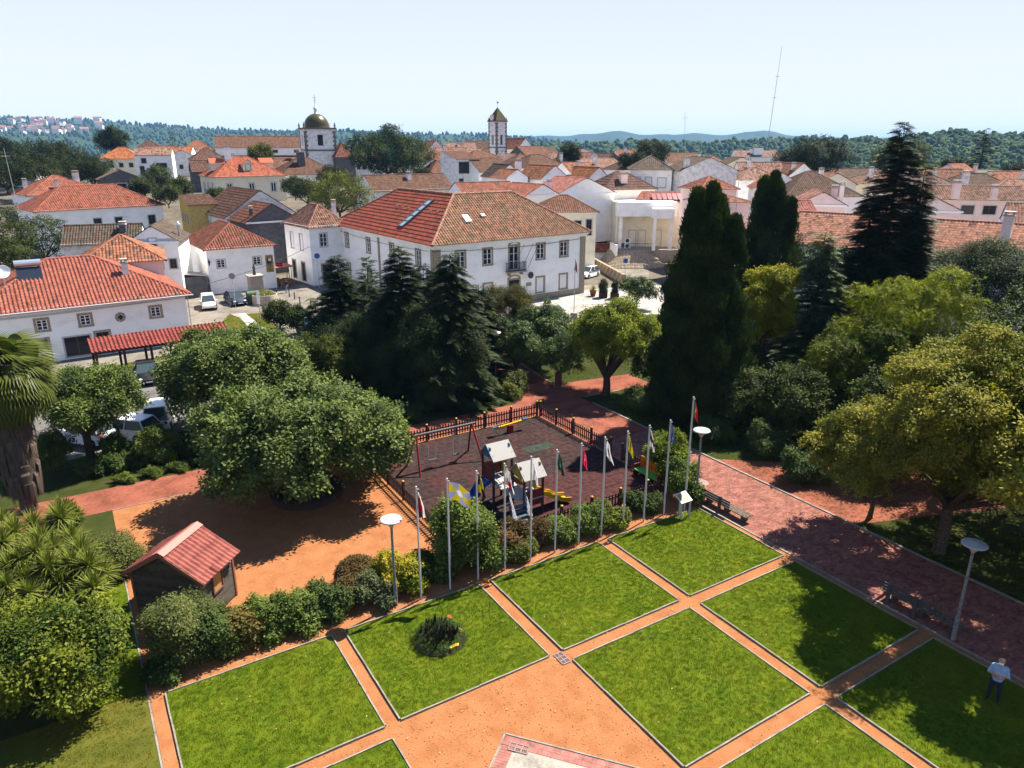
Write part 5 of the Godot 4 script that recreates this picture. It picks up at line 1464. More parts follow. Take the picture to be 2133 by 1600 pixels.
func street() -> void:
	car("silver hatchback parked beside the dark sedan", G(435, 641), -1.15, Color(0.55, 0.55, 0.53), "hatch")
	car("dark blue sedan parked by the green container", G(490, 632), -0.95, Color(0.02, 0.025, 0.05), "sedan")
	car("black car standing under the red carport roof", G(308, 790), -1.05, Color(0.008, 0.008, 0.01), "sedan")
	car("white hatchback on the parking lot behind the hedge", G(335, 885), 1.9, Color(0.75, 0.75, 0.75), "van")
	car("white car half hidden under the round tree", G(272, 912), 2.9, Color(0.72, 0.73, 0.75), "hatch")
	car("silver car in the deep shade of the round tree", G(185, 920), 2.8, Color(0.4, 0.42, 0.45), "hatch")
	car("silver car at the corner of the town hall", G(1226, 577), -2.2, Color(0.5, 0.52, 0.54), "hatch")
	# carport
	var A := G(181, 706, 3.3)
	var B := G(465, 670, 3.3)
	var d := (B - A)
	d.y = 0
	var ln := d.length()
	var o := thing("carport", "open timber carport with a single red tiled roof", "carport", Vector3(A.x, 0, A.z), atan2(-d.z, d.x))
	var n := roundi(ln / 0.3)
	var one := slope_mesh(Vector3(0, 2.6, 2.15), Vector3(ln / n, 2.6, 2.15), Vector3(ln / n, 3.3, 0), Vector3(0, 3.3, 0), {"color": Color(0.17, 0.046, 0.038), "pitch": ln / n, "seg": 8, "amp": 0.1, "course": 0.42, "share": 0.0, "vary": 0.15})
	for k in n: part("tile_row", one, mat("roof_clay", Color.WHITE), o, xf(Vector3(k * ln / n, 0, 0)))
	var bk := MB.new()
	bk.quad(Vector3(ln, 2.6, -2.2), Vector3(0, 2.6, -2.2), Vector3(0, 3.3, 0), Vector3(ln, 3.3, 0))
	part("back_slope", bk.mesh(), mat("roof_plain2", Color(0.248, 0.05, 0.037), 0.8), o)
	var bm := MB.new()
	for z in [1.8, -1.9]: bm.span(Vector3(0, 2.48, z), Vector3(ln, 2.48, z), 0.14, 0.2)
	bm.span(Vector3(0, 3.12, 0), Vector3(ln, 3.12, 0), 0.12, 0.18)
	for x in [0.05, ln - 0.05]:
		bm.span(Vector3(x, 2.5, 1.95), Vector3(x, 3.2, 0), 0.1, 0.16); bm.span(Vector3(x, 2.5, -2.0), Vector3(x, 3.2, 0), 0.1, 0.16)
	part("beam", bm.mesh(), mat("dark_timber", Color(0.06, 0.03, 0.025), 0.8), o)
	for k in 6:
		for z in [1.75, -1.8]: part("post", box_mesh(Vector3(0.18, 2.45, 0.18)), mats.dark_timber, o, xf(Vector3(0.3 + k * (ln - 0.6) / 5, 1.22, z)))
	# grass wedges and pale path at the road
	for q in [[[430, 705], [478, 655], [500, 662], [545, 712]], [[513, 655], [545, 652], [590, 690], [572, 700]], [[205, 768], [290, 752], [340, 742], [345, 748], [290, 760], [207, 780]]]:
		var pts: Array = q.map(func(v): return G(v[0], v[1]))
		var gl := sheet("verge", pts, 0.03, mats.dry_turf)
		grass_on(gl, pts, 60.0, 0.03, Color(1.25, 1.05, 1.0))
	sheet("footpath", [G(482, 655), G(510, 652), G(572, 702), G(548, 712)], 0.026, mats.plaza)
	# containers, planter, signs, bollards
	var wb := thing("waste_container", "dark green waste container beside the stone planter", "container", G(528, 632), 0.6)
	var cm := MB.new()
	cm.box(xf(Vector3(0, 0.62, 0)), Vector3(1.3, 1.0, 1.0))
	part("bin", cm.mesh(), mat("bin_green", Color(0.03, 0.06, 0.03), 0.6), wb)
	var cl := MB.new()
	cl.tube([Vector3(-0.68, 1.1, 0), Vector3(0.68, 1.1, 0)], [0.42, 0.42], 12)
	part("lid", cl.mesh(), mat("bin_lid", Color(0.04, 0.08, 0.04), 0.5), wb)
	for s in [[-1, -1], [1, -1], [-1, 1], [1, 1]]: part("wheel", box_mesh(Vector3(0.1, 0.16, 0.16)), mat("tyre", Color(0.02, 0.02, 0.02), 0.8), wb, xf(Vector3(s[0] * 0.5, 0.08, s[1] * 0.4)))
	var pl := thing("stone_planter", "stone planter with shrubs below a small statue", "planter", G(553, 632), 0.6)
	var lm := MB.new()
	lm.lathe([[1.5, 0], [1.5, 1.1], [1.35, 1.12], [1.3, 0.95], [0.0, 0.95]], 10)
	part("basin", lm.mesh(), wall_mat("stone"), pl)
	leaf_cloud(pl, "plants", shell_spots(Vector3(0, 1.0, 0), Vector3(1.2, 0.5, 1.2), 260), "small", leaf_mat("leaf_bright", Color(0.10, 0.125, 0.015), 0.3), Color(0.7, 0.8, 0.7), Color(1.3, 1.2, 1.0), 1.4)
	var sp := thing("pedestal", "stone pedestal with a small dark statue by the corner house", "monument", G(549, 622), 0.6)
	part("block", box_mesh(Vector3(1.5, 2.6, 1.5)), wall_mat("stone"), sp, xf(Vector3(-0.4, 1.3, -1.4)))
	part("slab", box_mesh(Vector3(1.8, 0.16, 1.8)), wall_mat("stone"), sp, xf(Vector3(-0.4, 2.68, -1.4)))
	var sm := MB.new()
	sm.lathe([[0.22, 0], [0.2, 0.3], [0.14, 0.6], [0.2, 0.9], [0.08, 1.1], [0.11, 1.25], [0.0, 1.38]], 10, Vector3(-0.4, 2.76, -1.4))
	part("statue", sm.mesh(), mat("bronze", Color(0.05, 0.045, 0.04), 0.6), sp)
	for q in [[491, 640, 575, "grey", "round road sign seen from its grey back"], [543, 668, 608, "white", "tall narrow road sign panel on the verge"], [666, 600, 533, "blue", "round blue road sign before the rounded corner house"], [1301, 586, 543, "blue", "blue parking sign above the rubble wall"]]:
		var g := G(q[0], q[1])
		var hgt: float = deep(q[0], q[2], -g.z).y
		var sg := thing("road_sign", q[4], "sign", g, 0.1)
		var pm := MB.new()
		pm.tube([Vector3.ZERO, Vector3(0, hgt, 0)], [0.035, 0.035], 6)
		part("pole", pm.mesh(), mat("zinc", Color(0.32, 0.32, 0.33), 0.6), sg)
		var dm := MB.new()
		if q[3] == "white": dm.bx(Vector3(0, hgt - 0.6, 0.05), Vector3(0.3, 1.4, 0.03))
		else: dm.tube([Vector3(0, hgt, 0.04), Vector3(0, hgt, 0.06)], [0.36, 0.36], 18)
		part("disc" if q[3] != "white" else "panel", dm.mesh(), mat("sign_" + q[3], {"grey": Color(0.13, 0.12, 0.13), "white": Color(0.6, 0.62, 0.62), "blue": Color(0.02, 0.07, 0.25)}[q[3]], 0.5), sg)
	for q in [[577, 617], [603, 619], [614, 624], [625, 634], [648, 640]]:
		var bo := thing("bollard", "short dark bollard at the edge of the paved street", "bollard", G(q[0], q[1]), 0.0, "bollards along the paved street")
		var bm2 := MB.new()
		bm2.lathe([[0.07, 0], [0.06, 0.75], [0.085, 0.78], [0.085, 0.86], [0.0, 0.95]], 10)
		part("post", bm2.mesh(), mat("black_iron", Color(0.02, 0.02, 0.02), 0.5), bo)
	# metal flue by the white gable
	var fl := thing("flue_pipe", "tall pale metal flue pipe beside the wine sign house", "flue", G(392, 616), 0.0)
	var fm := MB.new()
	fm.tube([Vector3(0, 0, 0), Vector3(0, 8.6, 0)], [0.16, 0.16], 10)
	part("pipe", fm.mesh(), mats.steel, fl)
	var fc := MB.new()
	fc.lathe([[0.16, 8.6], [0.36, 8.75], [0.0, 9.1]], 10)
	part("cowl", fc.mesh(), mats.steel, fl)
	var sh := thing("lean_to", "dark metal lean-to shed against the wine sign house", "shed", G(402, 622), 0.6)
	part("wall", box_mesh(Vector3(2.6, 2.6, 3.0)), wall_mat("dark"), sh, xf(Vector3(0.6, 1.3, -1.8)))
	part("roof", box_mesh(Vector3(2.9, 0.1, 3.3)), mat("dark_metal", Color(0.11, 0.11, 0.12), 0.4, null, 1.0, 0.4), sh, Transform3D(Basis(Vector3.BACK, -0.15), Vector3(0.6, 2.75, -1.8)))
	var inf := thing("information_stele", "white information stele with a teal band among the trees", "sign", G(648, 712), 0.1)
	part("body", box_mesh(Vector3(0.9, 2.4, 0.14)), mat("stele_white", Color(0.68, 0.7, 0.7), 0.5), inf, xf(Vector3(0, 1.2, 0)))
	part("band", box_mesh(Vector3(0.76, 0.3, 0.02)), mat("teal", Color(0.01, 0.28, 0.30), 0.5), inf, xf(Vector3(0, 2.1, 0.08)))
	# plaza: flag on a stone base, pots, scooter
	var fp := thing("plaza_flagpole", "slim flagpole on a stone base in the plaza", "flagpole", G(1195, 668))
	part("base", box_mesh(Vector3(0.7, 0.9, 0.7)), wall_mat("stone"), fp, xf(Vector3(0, 0.45, 0)))
	var pp := MB.new()
	pp.tube([Vector3(0, 0.9, 0), Vector3(0, 6.6, 0)], [0.045, 0.03], 8)
	part("pole", pp.mesh(), mat("pole_white", Color(0.384, 0.391, 0.397), 0.4), fp)
	flag("limp dark red and green flag on the plaza pole", G(1195, 668) + Vector3(0, 6.5, 0), 0.3, 1.5, 1.0, false, func(s, t): return Color(0.22, 0.03, 0.03) if s + t > 0.8 else Color(0.03, 0.04, 0.04))
	for q in [[1235, 617, 0.0], [1256, 620, 1.0], [1280, 622, 2.0]]:
		var pt := thing("plant_pot", ["terracotta pot with a spiky grass plant on the plaza", "square wooden tub with a clipped conifer on the plaza", "wooden tub with a thin conifer next to the clipped one"][int(q[2])], "plant pot", G(q[0], q[1]))
		var pm := MB.new()
		if q[2] < 0.5:
			pm.lathe([[0.28, 0], [0.42, 0.65], [0.46, 0.66], [0.46, 0.76], [0.36, 0.74], [0.0, 0.7]], 14)
			part("pot", pm.mesh(), mat("terracotta", Color(0.236, 0.074, 0.037), 0.8), pt)
			part("plant", rosette(70, 0.95, 0.03, 0.5), leaf_mat("leaf_straw", Color(0.117, 0.117, 0.022), 0.3), pt, xf(Vector3(0, 0.7, 0)))
		else:
			pm.bx(Vector3(0, 0.35, 0), Vector3(0.95, 0.7, 0.95))
			part("tub", pm.mesh(), mat("dark_timber", Color(0.06, 0.03, 0.025), 0.8), pt)
			leaf_cloud(pt, "plant", shell_spots(Vector3(0, 1.35, 0), Vector3(0.48 if q[2] < 1.5 else 0.3, 0.9, 0.48 if q[2] < 1.5 else 0.3), 200), "small", leaf_mat("leaf_olive", Color(0.032, 0.037, 0.013), 0.2), Color(0.6, 0.6, 0.6), Color(1.2, 1.2, 1.1), 1.5)
	var bd := thing("stone_bird_bath", "stone basin with a small plant beside the plaza trees", "basin", G(1140, 652))
	var bb := MB.new()
	bb.lathe([[0.3, 0], [0.2, 0.2], [0.16, 0.8], [0.7, 1.05], [0.72, 1.12], [0.5, 1.1], [0.0, 1.05]], 16)
	part("basin", bb.mesh(), wall_mat("stone"), bd)
	leaf_cloud(bd, "plant", shell_spots(Vector3(0, 1.25, 0), Vector3(0.35, 0.35, 0.35), 70), "small", leaf_mat("leaf_mid", Color(0.075, 0.105, 0.022), 0.25), Color(0.7, 0.8, 0.7), Color(1.2, 1.2, 1.0), 1.2)
	var mo := thing("motorbike", "dark motor scooter parked behind the town hall corner", "scooter", G(1227, 546), 1.2)
	var mm := MB.new()
	for x in [-0.65, 0.65]: mm.tube([Vector3(x, 0.3, -0.05), Vector3(x, 0.3, 0.05)], [0.3, 0.3], 14)
	part("wheels", mm.mesh(), mat("tyre", Color(0.02, 0.02, 0.02), 0.8), mo)
	var mb := MB.new()
	mb.ball(Vector3(-0.35, 0.65, 0), Vector3(0.5, 0.22, 0.2), 6, 8); mb.ball(Vector3(0.5, 0.75, 0), Vector3(0.14, 0.42, 0.2), 6, 8); mb.bx(Vector3(0.1, 0.4, 0), Vector3(0.8, 0.1, 0.3)); mb.span(Vector3(0.5, 1.1, -0.35), Vector3(0.5, 1.1, 0.35), 0.05, 0.05); mb.ball(Vector3(-0.3, 0.86, 0), Vector3(0.42, 0.08, 0.16), 5, 8)
	part("body", mb.mesh(), mat("dark_sign", Color(0.04, 0.04, 0.045), 0.6), mo)
	# overhead cables along the house fronts
	for q in [[Vector3(-9.0, 7.0, -78.6), Vector3(-24.6, 7.0, -101.0), "thin black cable along the left front of the town hall"], [Vector3(-8.6, 7.0, -78.4), Vector3(8.8, 6.9, -90.9), "thin black cable along the plaza front of the town hall"], [Vector3(-29.0, 5.4, -68.0), Vector3(-26.6, 5.2, -96.4), "thin cable crossing the street by the carport"]]:
		var cb := MB.new()
		var pts := []
		for k in 13: pts.append(q[0].lerp(q[1], k / 12.0) - Vector3(0, 0.35 * sin(PI * k / 12.0), 0))
		var rr := []
		for k in 13: rr.append(0.025)
		cb.tube(pts, rr, 5)
		var co := part("cable", cb.mesh(), mat("cable_black", Color(0.015, 0.015, 0.015), 0.7), self)
		tag(co, q[2], "cable")

# ---------------------------------------------------------------- playground
func fence(label: String, a0: float, b0: float, a1: float, b1: float) -> void:
	var A := P(a0, b0)
	var d := P(a1, b1) - A
	var ln := d.length()
	var o := thing("picket_fence", label, "fence", A, atan2(-d.z, d.x), "dark picket fences round the playground")
	var tm := mat("fence_brown", Color(0.075, 0.04, 0.032), 0.75, tex("stone", 256, [[0.03, 4, 1.0]], [[0.0, grey(0.6)], [0.7, grey(1.0)]]), 1.2)
	var n := roundi(ln / 0.2)
	if not meshes.has("picket"):
		var m := MB.new()
		m.bx(Vector3(0, 0.5, 0), Vector3(0.085, 0.8, 0.025)); m.tube([Vector3(0, 0.9, -0.0125), Vector3(0, 0.9, 0.0125)], [0.043, 0.043], 8)
		meshes.picket = m.mesh()
	for k in n: part("picket", meshes.picket, tm, o, xf(Vector3((k + 0.5) * ln / n, rf(-0.008, 0.008), 0.035), 0, Vector3.ONE))
	for y in [0.28, 0.72]: part("rail", box_mesh(Vector3(snappedf(ln, 0.001), 0.08, 0.04)), tm, o, xf(Vector3(ln / 2, y, 0)))
	var np := maxi(1, roundi(ln / 2.0))
	for k in np + 1:
		var p := part("post", box_mesh(Vector3(0.12, 1.1, 0.12)), tm, o, xf(Vector3(k * ln / np, 0.55, -0.04)))
		var c := MB.new()
		c.lathe([[0.075, 0.55], [0.075, 0.59], [0.0, 0.64]], 8)
		part("cap", c.mesh(), mat("cap_yellow", Color(0.341, 0.223, 0.037), 0.6), p)
func playground() -> void:
	# rubber floor of square mats
	var fl := Node3D.new()
	fl.name = "playground_floor"
	add_child(fl)
	fl.set_meta("kind", "structure")
	var base := MB.new()
	base.poly([P(13.4, -39), P(26.3, -39), P(26.3, -25.9), P(13.4, -25.9)], 0.032)
	part("bed", base.mesh(), mat("rubber_bed", Color(0.015, 0.012, 0.012), 1.0), fl)
	var rt := tex("rubber", 512, [[0.01, 4, 1.0], [0.2, 3, 0.8]], [[0.15, Color(0.62, 0.62, 0.66)], [0.5, Color(0.88, 0.86, 0.86)], [0.8, Color(1.0, 0.96, 0.95)]])
	var tones := [Color(0.04, 0.024, 0.022), Color(0.035, 0.023, 0.022), Color(0.046, 0.026, 0.023), Color(0.037, 0.027, 0.025), Color(0.054, 0.024, 0.022)]
	var tile := box_mesh(Vector3(0.985, 0.03, 0.985))
	for i in 13:
		for j in 13:
			var a := 13.4 + (i + 0.5) * 12.9 / 13.0
			var b := -39.0 + (j + 0.5) * 13.1 / 13.0
			var q := int(hash3(i, j, 3) * 3.99)
			if hash3(i, j, 8) < 0.05: q = 4
			if b > -30.5 and a > 18.5: q = 4
			var tm := mat("rubber%d" % q, tones[q], 0.95, rt, 0.5)
			if (i == 9 and j == 4) or (i == 10 and j == 4): tm = mat("rubber_green", Color(0.034, 0.046, 0.034), 0.95, rt, 0.5)
			part("mat", tile, tm, fl, Transform3D(Basis(U, Vector3.UP, V), P(a, b, 0.034 + rf(-0.003, 0.003))))
	fence("dark wooden picket fence along the red path behind the swings", 13.7, -39.1, 26.3, -39.1)
	fence("dark wooden picket fence facing the orange gravel", 13.4, -38.9, 13.2, -26.0)
	fence("dark wooden picket fence beside the shaded walk up to the gate", 26.45, -39.0, 26.5, -31.4)
	fence("short dark picket fence behind the orange bench", 26.5, -30.3, 26.4, -25.9)
	fence("dark wooden picket fence behind the rose bushes", 13.3, -25.8, 26.3, -25.7)
	# swing frame
	var sw := thing("swing_set", "red framed double swing with a dark top beam", "swing", P(15.5, -35.4), atan2(-U.z, U.x))
	var red := mat("play_red", Color(0.186, 0.015, 0.019), 0.5)
	for x in [0.0, 3.6]:
		for s in [-1, 1]:
			var m := MB.new()
			m.tube([Vector3(x + (0.25 if x > 1 else -0.25), 0, s * 0.95), Vector3(x, 2.15, s * 0.06)], [0.065, 0.06], 8)
			part("leg", m.mesh(), red, sw)
	var bm := MB.new()
	bm.tube([Vector3(-0.25, 2.2, 0), Vector3(3.85, 2.2, 0)], [0.08, 0.08], 10)
	part("beam", bm.mesh(), mat("play_dark", Color(0.04, 0.04, 0.045), 0.6), sw)
	for x in [0.95, 2.55]:
		var s := part("seat", box_mesh(Vector3(0.5, 0.04, 0.18)), mats.play_dark, sw, xf(Vector3(x, 0.5, 0.05)))
		var c := MB.new()
		for q in [-0.23, 0.23]: c.tube([Vector3(q, 0.0, 0), Vector3(q, 1.66, -0.05)], [0.012, 0.012], 5)
		part("chain", c.mesh(), mat("zinc", Color(0.32, 0.32, 0.33), 0.6), s)
	# seesaw
	var ss := thing("seesaw", "yellow seesaw beam on a red stand", "seesaw", P(23.1, -37.5), atan2(-U.z, U.x))
	var sb := MB.new()
	sb.box(Transform3D(Basis(Vector3.BACK, 0.06), Vector3(0, 0.62, 0)), Vector3(2.3, 0.12, 0.14))
	part("beam", sb.mesh(), mat("play_yellow", Color(0.384, 0.248, 0.012), 0.45), ss)
	var sd := MB.new()
	sd.bx(Vector3(0, 0.3, 0.12), Vector3(0.34, 0.6, 0.06)); sd.bx(Vector3(0, 0.3, -0.12), Vector3(0.34, 0.6, 0.06)); sd.bx(Vector3(0, 0.5, 0), Vector3(0.3, 0.06, 0.18))
	part("stand", sd.mesh(), red, ss)
	for s in [-1, 1]:
		part("seat", box_mesh(Vector3(0.42, 0.06, 0.32)), mat("play_blue_dark", Color(0.02, 0.05, 0.09), 0.5), ss, Transform3D(Basis(Vector3.BACK, 0.06), Vector3(s * 1.15, 0.72 + s * 0.07, 0)))
		var hb := MB.new()
		hb.tube([Vector3(s * 0.85, 0.7 + s * 0.05, -0.2), Vector3(s * 0.85, 1.0 + s * 0.05, -0.2), Vector3(s * 0.85, 1.0 + s * 0.05, 0.2), Vector3(s * 0.85, 0.7 + s * 0.05, 0.2)], [0.02, 0.02, 0.02, 0.02], 6)
		part("handle", hb.mesh(), mats.play_blue_dark, ss)
	play_tower()
	# spring bench, green seat and orange back
	var gb := thing("play_bench", "small bench with green seat, orange back and red sides", "bench", P(26.0, -27.4), atan2(-V.z, V.x))
	part("seat", box_mesh(Vector3(1.9, 0.06, 0.5)), mat("play_green", Color(0.062, 0.279, 0.05), 0.45), gb, xf(Vector3(0, 0.42, 0.0)))
	var ob := MB.new()
	ob.bx(Vector3(0, 1.0, 0), Vector3(1.9, 0.26, 0.05)); ob.bx(Vector3(0, 0.52, 0), Vector3(1.9, 0.12, 0.05))
	for k in 11: ob.bx(Vector3(-0.9 + k * 0.18, 0.73, 0), Vector3(0.09 if k % 3 else 0.16, 0.3, 0.05))
	part("backrest", ob.mesh(), mat("play_orange", Color(0.384, 0.112, 0.006), 0.45), gb, xf(Vector3(0, 0, -0.28)))
	for s in [-1, 1]:
		var sm := MB.new()
		sm.bx(Vector3(s * 0.97, 0.35, -0.05), Vector3(0.05, 0.7, 0.6))
		part("side_panel", sm.mesh(), red, gb)
func slide(o: Node, called: String, pts: Array, w: float, m: Material) -> void:      # a chute with raised rims
	var b := MB.new()
	var side := Vector3.UP.cross(pts[-1] - pts[0]).normalized()
	for k in pts.size() - 1:
		var p: Vector3 = pts[k]
		var q: Vector3 = pts[k + 1]
		var l := side * w / 2
		b.quad(p - l, q - l, q + l, p + l); b.quad(p + l - Vector3(0, 0.05, 0), q + l - Vector3(0, 0.05, 0), q - l - Vector3(0, 0.05, 0), p - l - Vector3(0, 0.05, 0))
		for s in [-1.0, 1.0]:
			b.span(p + l * s + Vector3(0, 0.08, 0), q + l * s + Vector3(0, 0.08, 0), 0.05, 0.24)
	part(called, b.mesh(), m, o)
func play_tower() -> void:
	var o := thing("play_tower", "climbing tower with two white gabled roofs, stairs, yellow slides and blue chute", "play tower", P(16.9, -27.3), atan2(-U.z, U.x))
	# local: x along the flag row, z towards the camera; a tall cabin behind, a lower one in front to the right
	var pd := mat("play_post", Color(0.025, 0.024, 0.028), 0.6)
	var white := mat("play_white", Color(0.20, 0.198, 0.19), 0.5)
	var cab := [[0.0, -1.75, 1.1, 1.45, 2.85], [0.75, 0.0, 1.1, 1.05, 2.3]]     # x, z (front left), size, floor, eave
	for n in 2:
		var c: Array = cab[n]
		var s: float = c[2]
		for q in [[0, 0], [1, 0], [0, 1], [1, 1]]: part("post", box_mesh(Vector3(0.1, c[4], 0.1)), pd, o, xf(Vector3(c[0] + q[0] * s, c[4] / 2, c[1] - q[1] * s)))
		part("floor", box_mesh(Vector3(s + 0.1, 0.06, s + 0.1)), mat("play_deck", Color(0.26, 0.248, 0.229), 0.7), o, xf(Vector3(c[0] + s / 2, c[3], c[1] - s / 2)))
		var r := MB.new()
		var x0: float = c[0] - 0.12
		var x1: float = c[0] + s + 0.12
		var zf: float = c[1] + 0.22
		var zb: float = c[1] - s - 0.22
		var zm: float = c[1] - s / 2
		var ye: float = c[4] - 0.12
		var yr: float = c[4] + 0.58
		for k in 2:
			var z: float = zf if k == 0 else zb
			var a := Vector3(x0, ye, z); var b := Vector3(x1, ye, z); var d := Vector3(x1, yr, zm); var e := Vector3(x0, yr, zm)
			var th := Vector3(0, 0.05, 0)
			if k == 0: r.quad(a + th, b + th, d + th, e + th); r.quad(b, a, e, d); r.quad(a, b, b + th, a + th)
			else: r.quad(b + th, a + th, e + th, d + th); r.quad(a, b, d, e); r.quad(b, a, a + th, b + th)
			r.quad(b, d, d + th, b + th) if k == 0 else r.quad(d, b, b + th, d + th)
			r.quad(e, a, a + th, e + th) if k == 0 else r.quad(a, e, e + th, a + th)
		part("roof", r.mesh(), white, o)
		var g := MB.new()
		for x in [x0 + 0.1, x1 - 0.1]: g.box(xf(Vector3(x, ye + 0.33, zm)), Vector3(0.04, 0.6, 0.62)); g.box(xf(Vector3(x, ye + 0.16, zm)), Vector3(0.039, 0.24, 1.1))
		part("gable_panel", g.mesh(), mat("play_gable%d" % n, Color(0.006, 0.099, 0.186) if n == 0 else Color(0.236, 0.186, 0.019), 0.5), o)
	var maroon := mat("play_maroon", Color(0.105, 0.014, 0.017), 0.5)
	part("side_panel", box_mesh(Vector3(1.0, 0.75, 0.04)), maroon, o, xf(Vector3(0.55, 1.85, -2.85)))
	part("side_panel", box_mesh(Vector3(0.04, 0.75, 1.0)), maroon, o, xf(Vector3(0.0, 1.85, -2.3)))
	part("side_panel", box_mesh(Vector3(1.0, 0.85, 0.04)), maroon, o, xf(Vector3(1.3, 1.1, 0.0)))
	var yel := mat("play_yellow", Color(0.384, 0.248, 0.012), 0.45)
	part("side_panel", box_mesh(Vector3(0.04, 0.95, 0.5)), yel, o, xf(Vector3(1.1, 2.1, -2.5)))
	part("side_panel", box_mesh(Vector3(0.04, 0.8, 0.5)), yel, o, xf(Vector3(1.85, 1.6, -0.8)))
	# bridge deck between the cabins and the stairs
	var bd := MB.new()
	for k in 6: bd.box(Transform3D(Basis(Vector3.RIGHT, 0.25), Vector3(0.55 + k * 0.06, 1.4 - k * 0.055, -1.6 + k * 0.27)), Vector3(0.95, 0.05, 0.25))
	part("bridge", bd.mesh(), mats.play_deck, o)
	var rl := MB.new()
	for x in [0.05, 1.05]:
		for y in [0.35, 0.7]: rl.tube([Vector3(x, 1.45 + y, -1.7), Vector3(x + 0.35, 1.1 + y, -0.15)], [0.02, 0.02], 6)
	part("railing", rl.mesh(), mat("play_rail", Color(0.30, 0.31, 0.33), 0.4), o)
	for k in 6: part("step", box_mesh(Vector3(0.85, 0.05, 0.24)), mat("play_step", Color(0.05, 0.08, 0.11), 0.6), o, xf(Vector3(0.32 - k * 0.05, 0.9 - k * 0.16, 0.1 + k * 0.2)))
	var sd := MB.new()
	for x in [-0.12, 0.75]: sd.span(Vector3(x + 0.02, 1.0, -0.05), Vector3(x - 0.3, 0.02, 1.25), 0.05, 0.2)
	part("stringer", sd.mesh(), mats.play_step, o)
	var hr := MB.new()
	for x in [-0.12, 0.75]:
		for y in [0.3, 0.5, 0.7]: hr.tube([Vector3(x + 0.02, 1.0 + y, -0.05), Vector3(x - 0.3, 0.15 + y, 1.2)], [0.018, 0.018], 6)
	part("handrail", hr.mesh(), mats.play_rail, o)
	var blue := mat("play_blue", Color(0.006, 0.056, 0.223), 0.4)
	slide(o, "chute", [Vector3(-0.05, 1.45, -2.3), Vector3(-0.4, 1.3, -2.3), Vector3(-0.8, 0.8, -2.3), Vector3(-1.2, 0.4, -2.3), Vector3(-1.6, 0.22, -2.3), Vector3(-1.9, 0.2, -2.3)], 0.6, blue)
	slide(o, "slide", [Vector3(1.85, 1.05, -0.45), Vector3(2.2, 0.95, -0.45), Vector3(2.5, 0.72, -0.45), Vector3(2.8, 0.62, -0.45), Vector3(3.1, 0.38, -0.45), Vector3(3.4, 0.28, -0.45), Vector3(3.75, 0.2, -0.45)], 0.66, yel)
	slide(o, "slide", [Vector3(1.1, 1.5, -2.3), Vector3(1.4, 1.4, -2.3), Vector3(1.8, 1.0, -2.35), Vector3(2.1, 0.7, -2.5), Vector3(2.35, 0.45, -2.8), Vector3(2.4, 0.3, -3.1)], 0.5, yel)

# ---------------------------------------------------------------- flags
func flag(label: String, at: Vector3, turn: float, fly: float, hoist: float, flying: bool, paint: Callable) -> void:
	var m := MB.new()
	var nx := 22
	var ny := 16
	var ph := rf(0, 6)
	for j in ny + 1:
		for i in nx + 1:
			var s := float(i) / nx
			var t := float(j) / ny
			m.col = paint.call(s, t)
			var p: Vector3
			if flying: p = Vector3(s * fly * 0.86, -t * hoist - s * s * 0.42 + sin(s * 5.0 + ph) * 0.05 * s, sin(s * 7.0 + t * 1.5 + ph) * 0.14 * s)
			else:
				var w := 0.32 + 0.06 * sin(ph)
				p = Vector3(s * w * (0.35 + 0.65 * t) + 0.02 * sin(t * 6.0 + ph), -t * hoist * (1.0 - 0.1 * s) - s * fly * 0.46 * (0.45 + 0.55 * t), sin(s * 11.0 + ph + t) * 0.075 * (0.3 + t))
			m.vert(p, Vector3(0, 0, 1))
	for j in ny:
		for i in nx:
			var a := j * (nx + 1) + i
			m.face(a, a + nx + 1, a + nx + 2); m.face(a, a + nx + 2, a + 1)
	for k in m.v.size():      # normals from the folds
		var i := k % (nx + 1)
		var j := k / (nx + 1)
		var dx := m.v[j * (nx + 1) + mini(i + 1, nx)] - m.v[j * (nx + 1) + maxi(i - 1, 0)]
		var dy := m.v[mini(j + 1, ny) * (nx + 1) + i] - m.v[maxi(j - 1, 0) * (nx + 1) + i]
		m.n[k] = dy.cross(dx).normalized()
	var o := part("flag", m.mesh(), leaf_mat("flag_cloth", Color(1, 1, 1), 0.3, 0.8), self, xf(at + Vector3(0.03, 0, 0), turn))
	o.material_override.backlight = Color(0.6, 0.6, 0.6).linear_to_srgb()
	tag(o, label, "flag", "flags of the flag row")
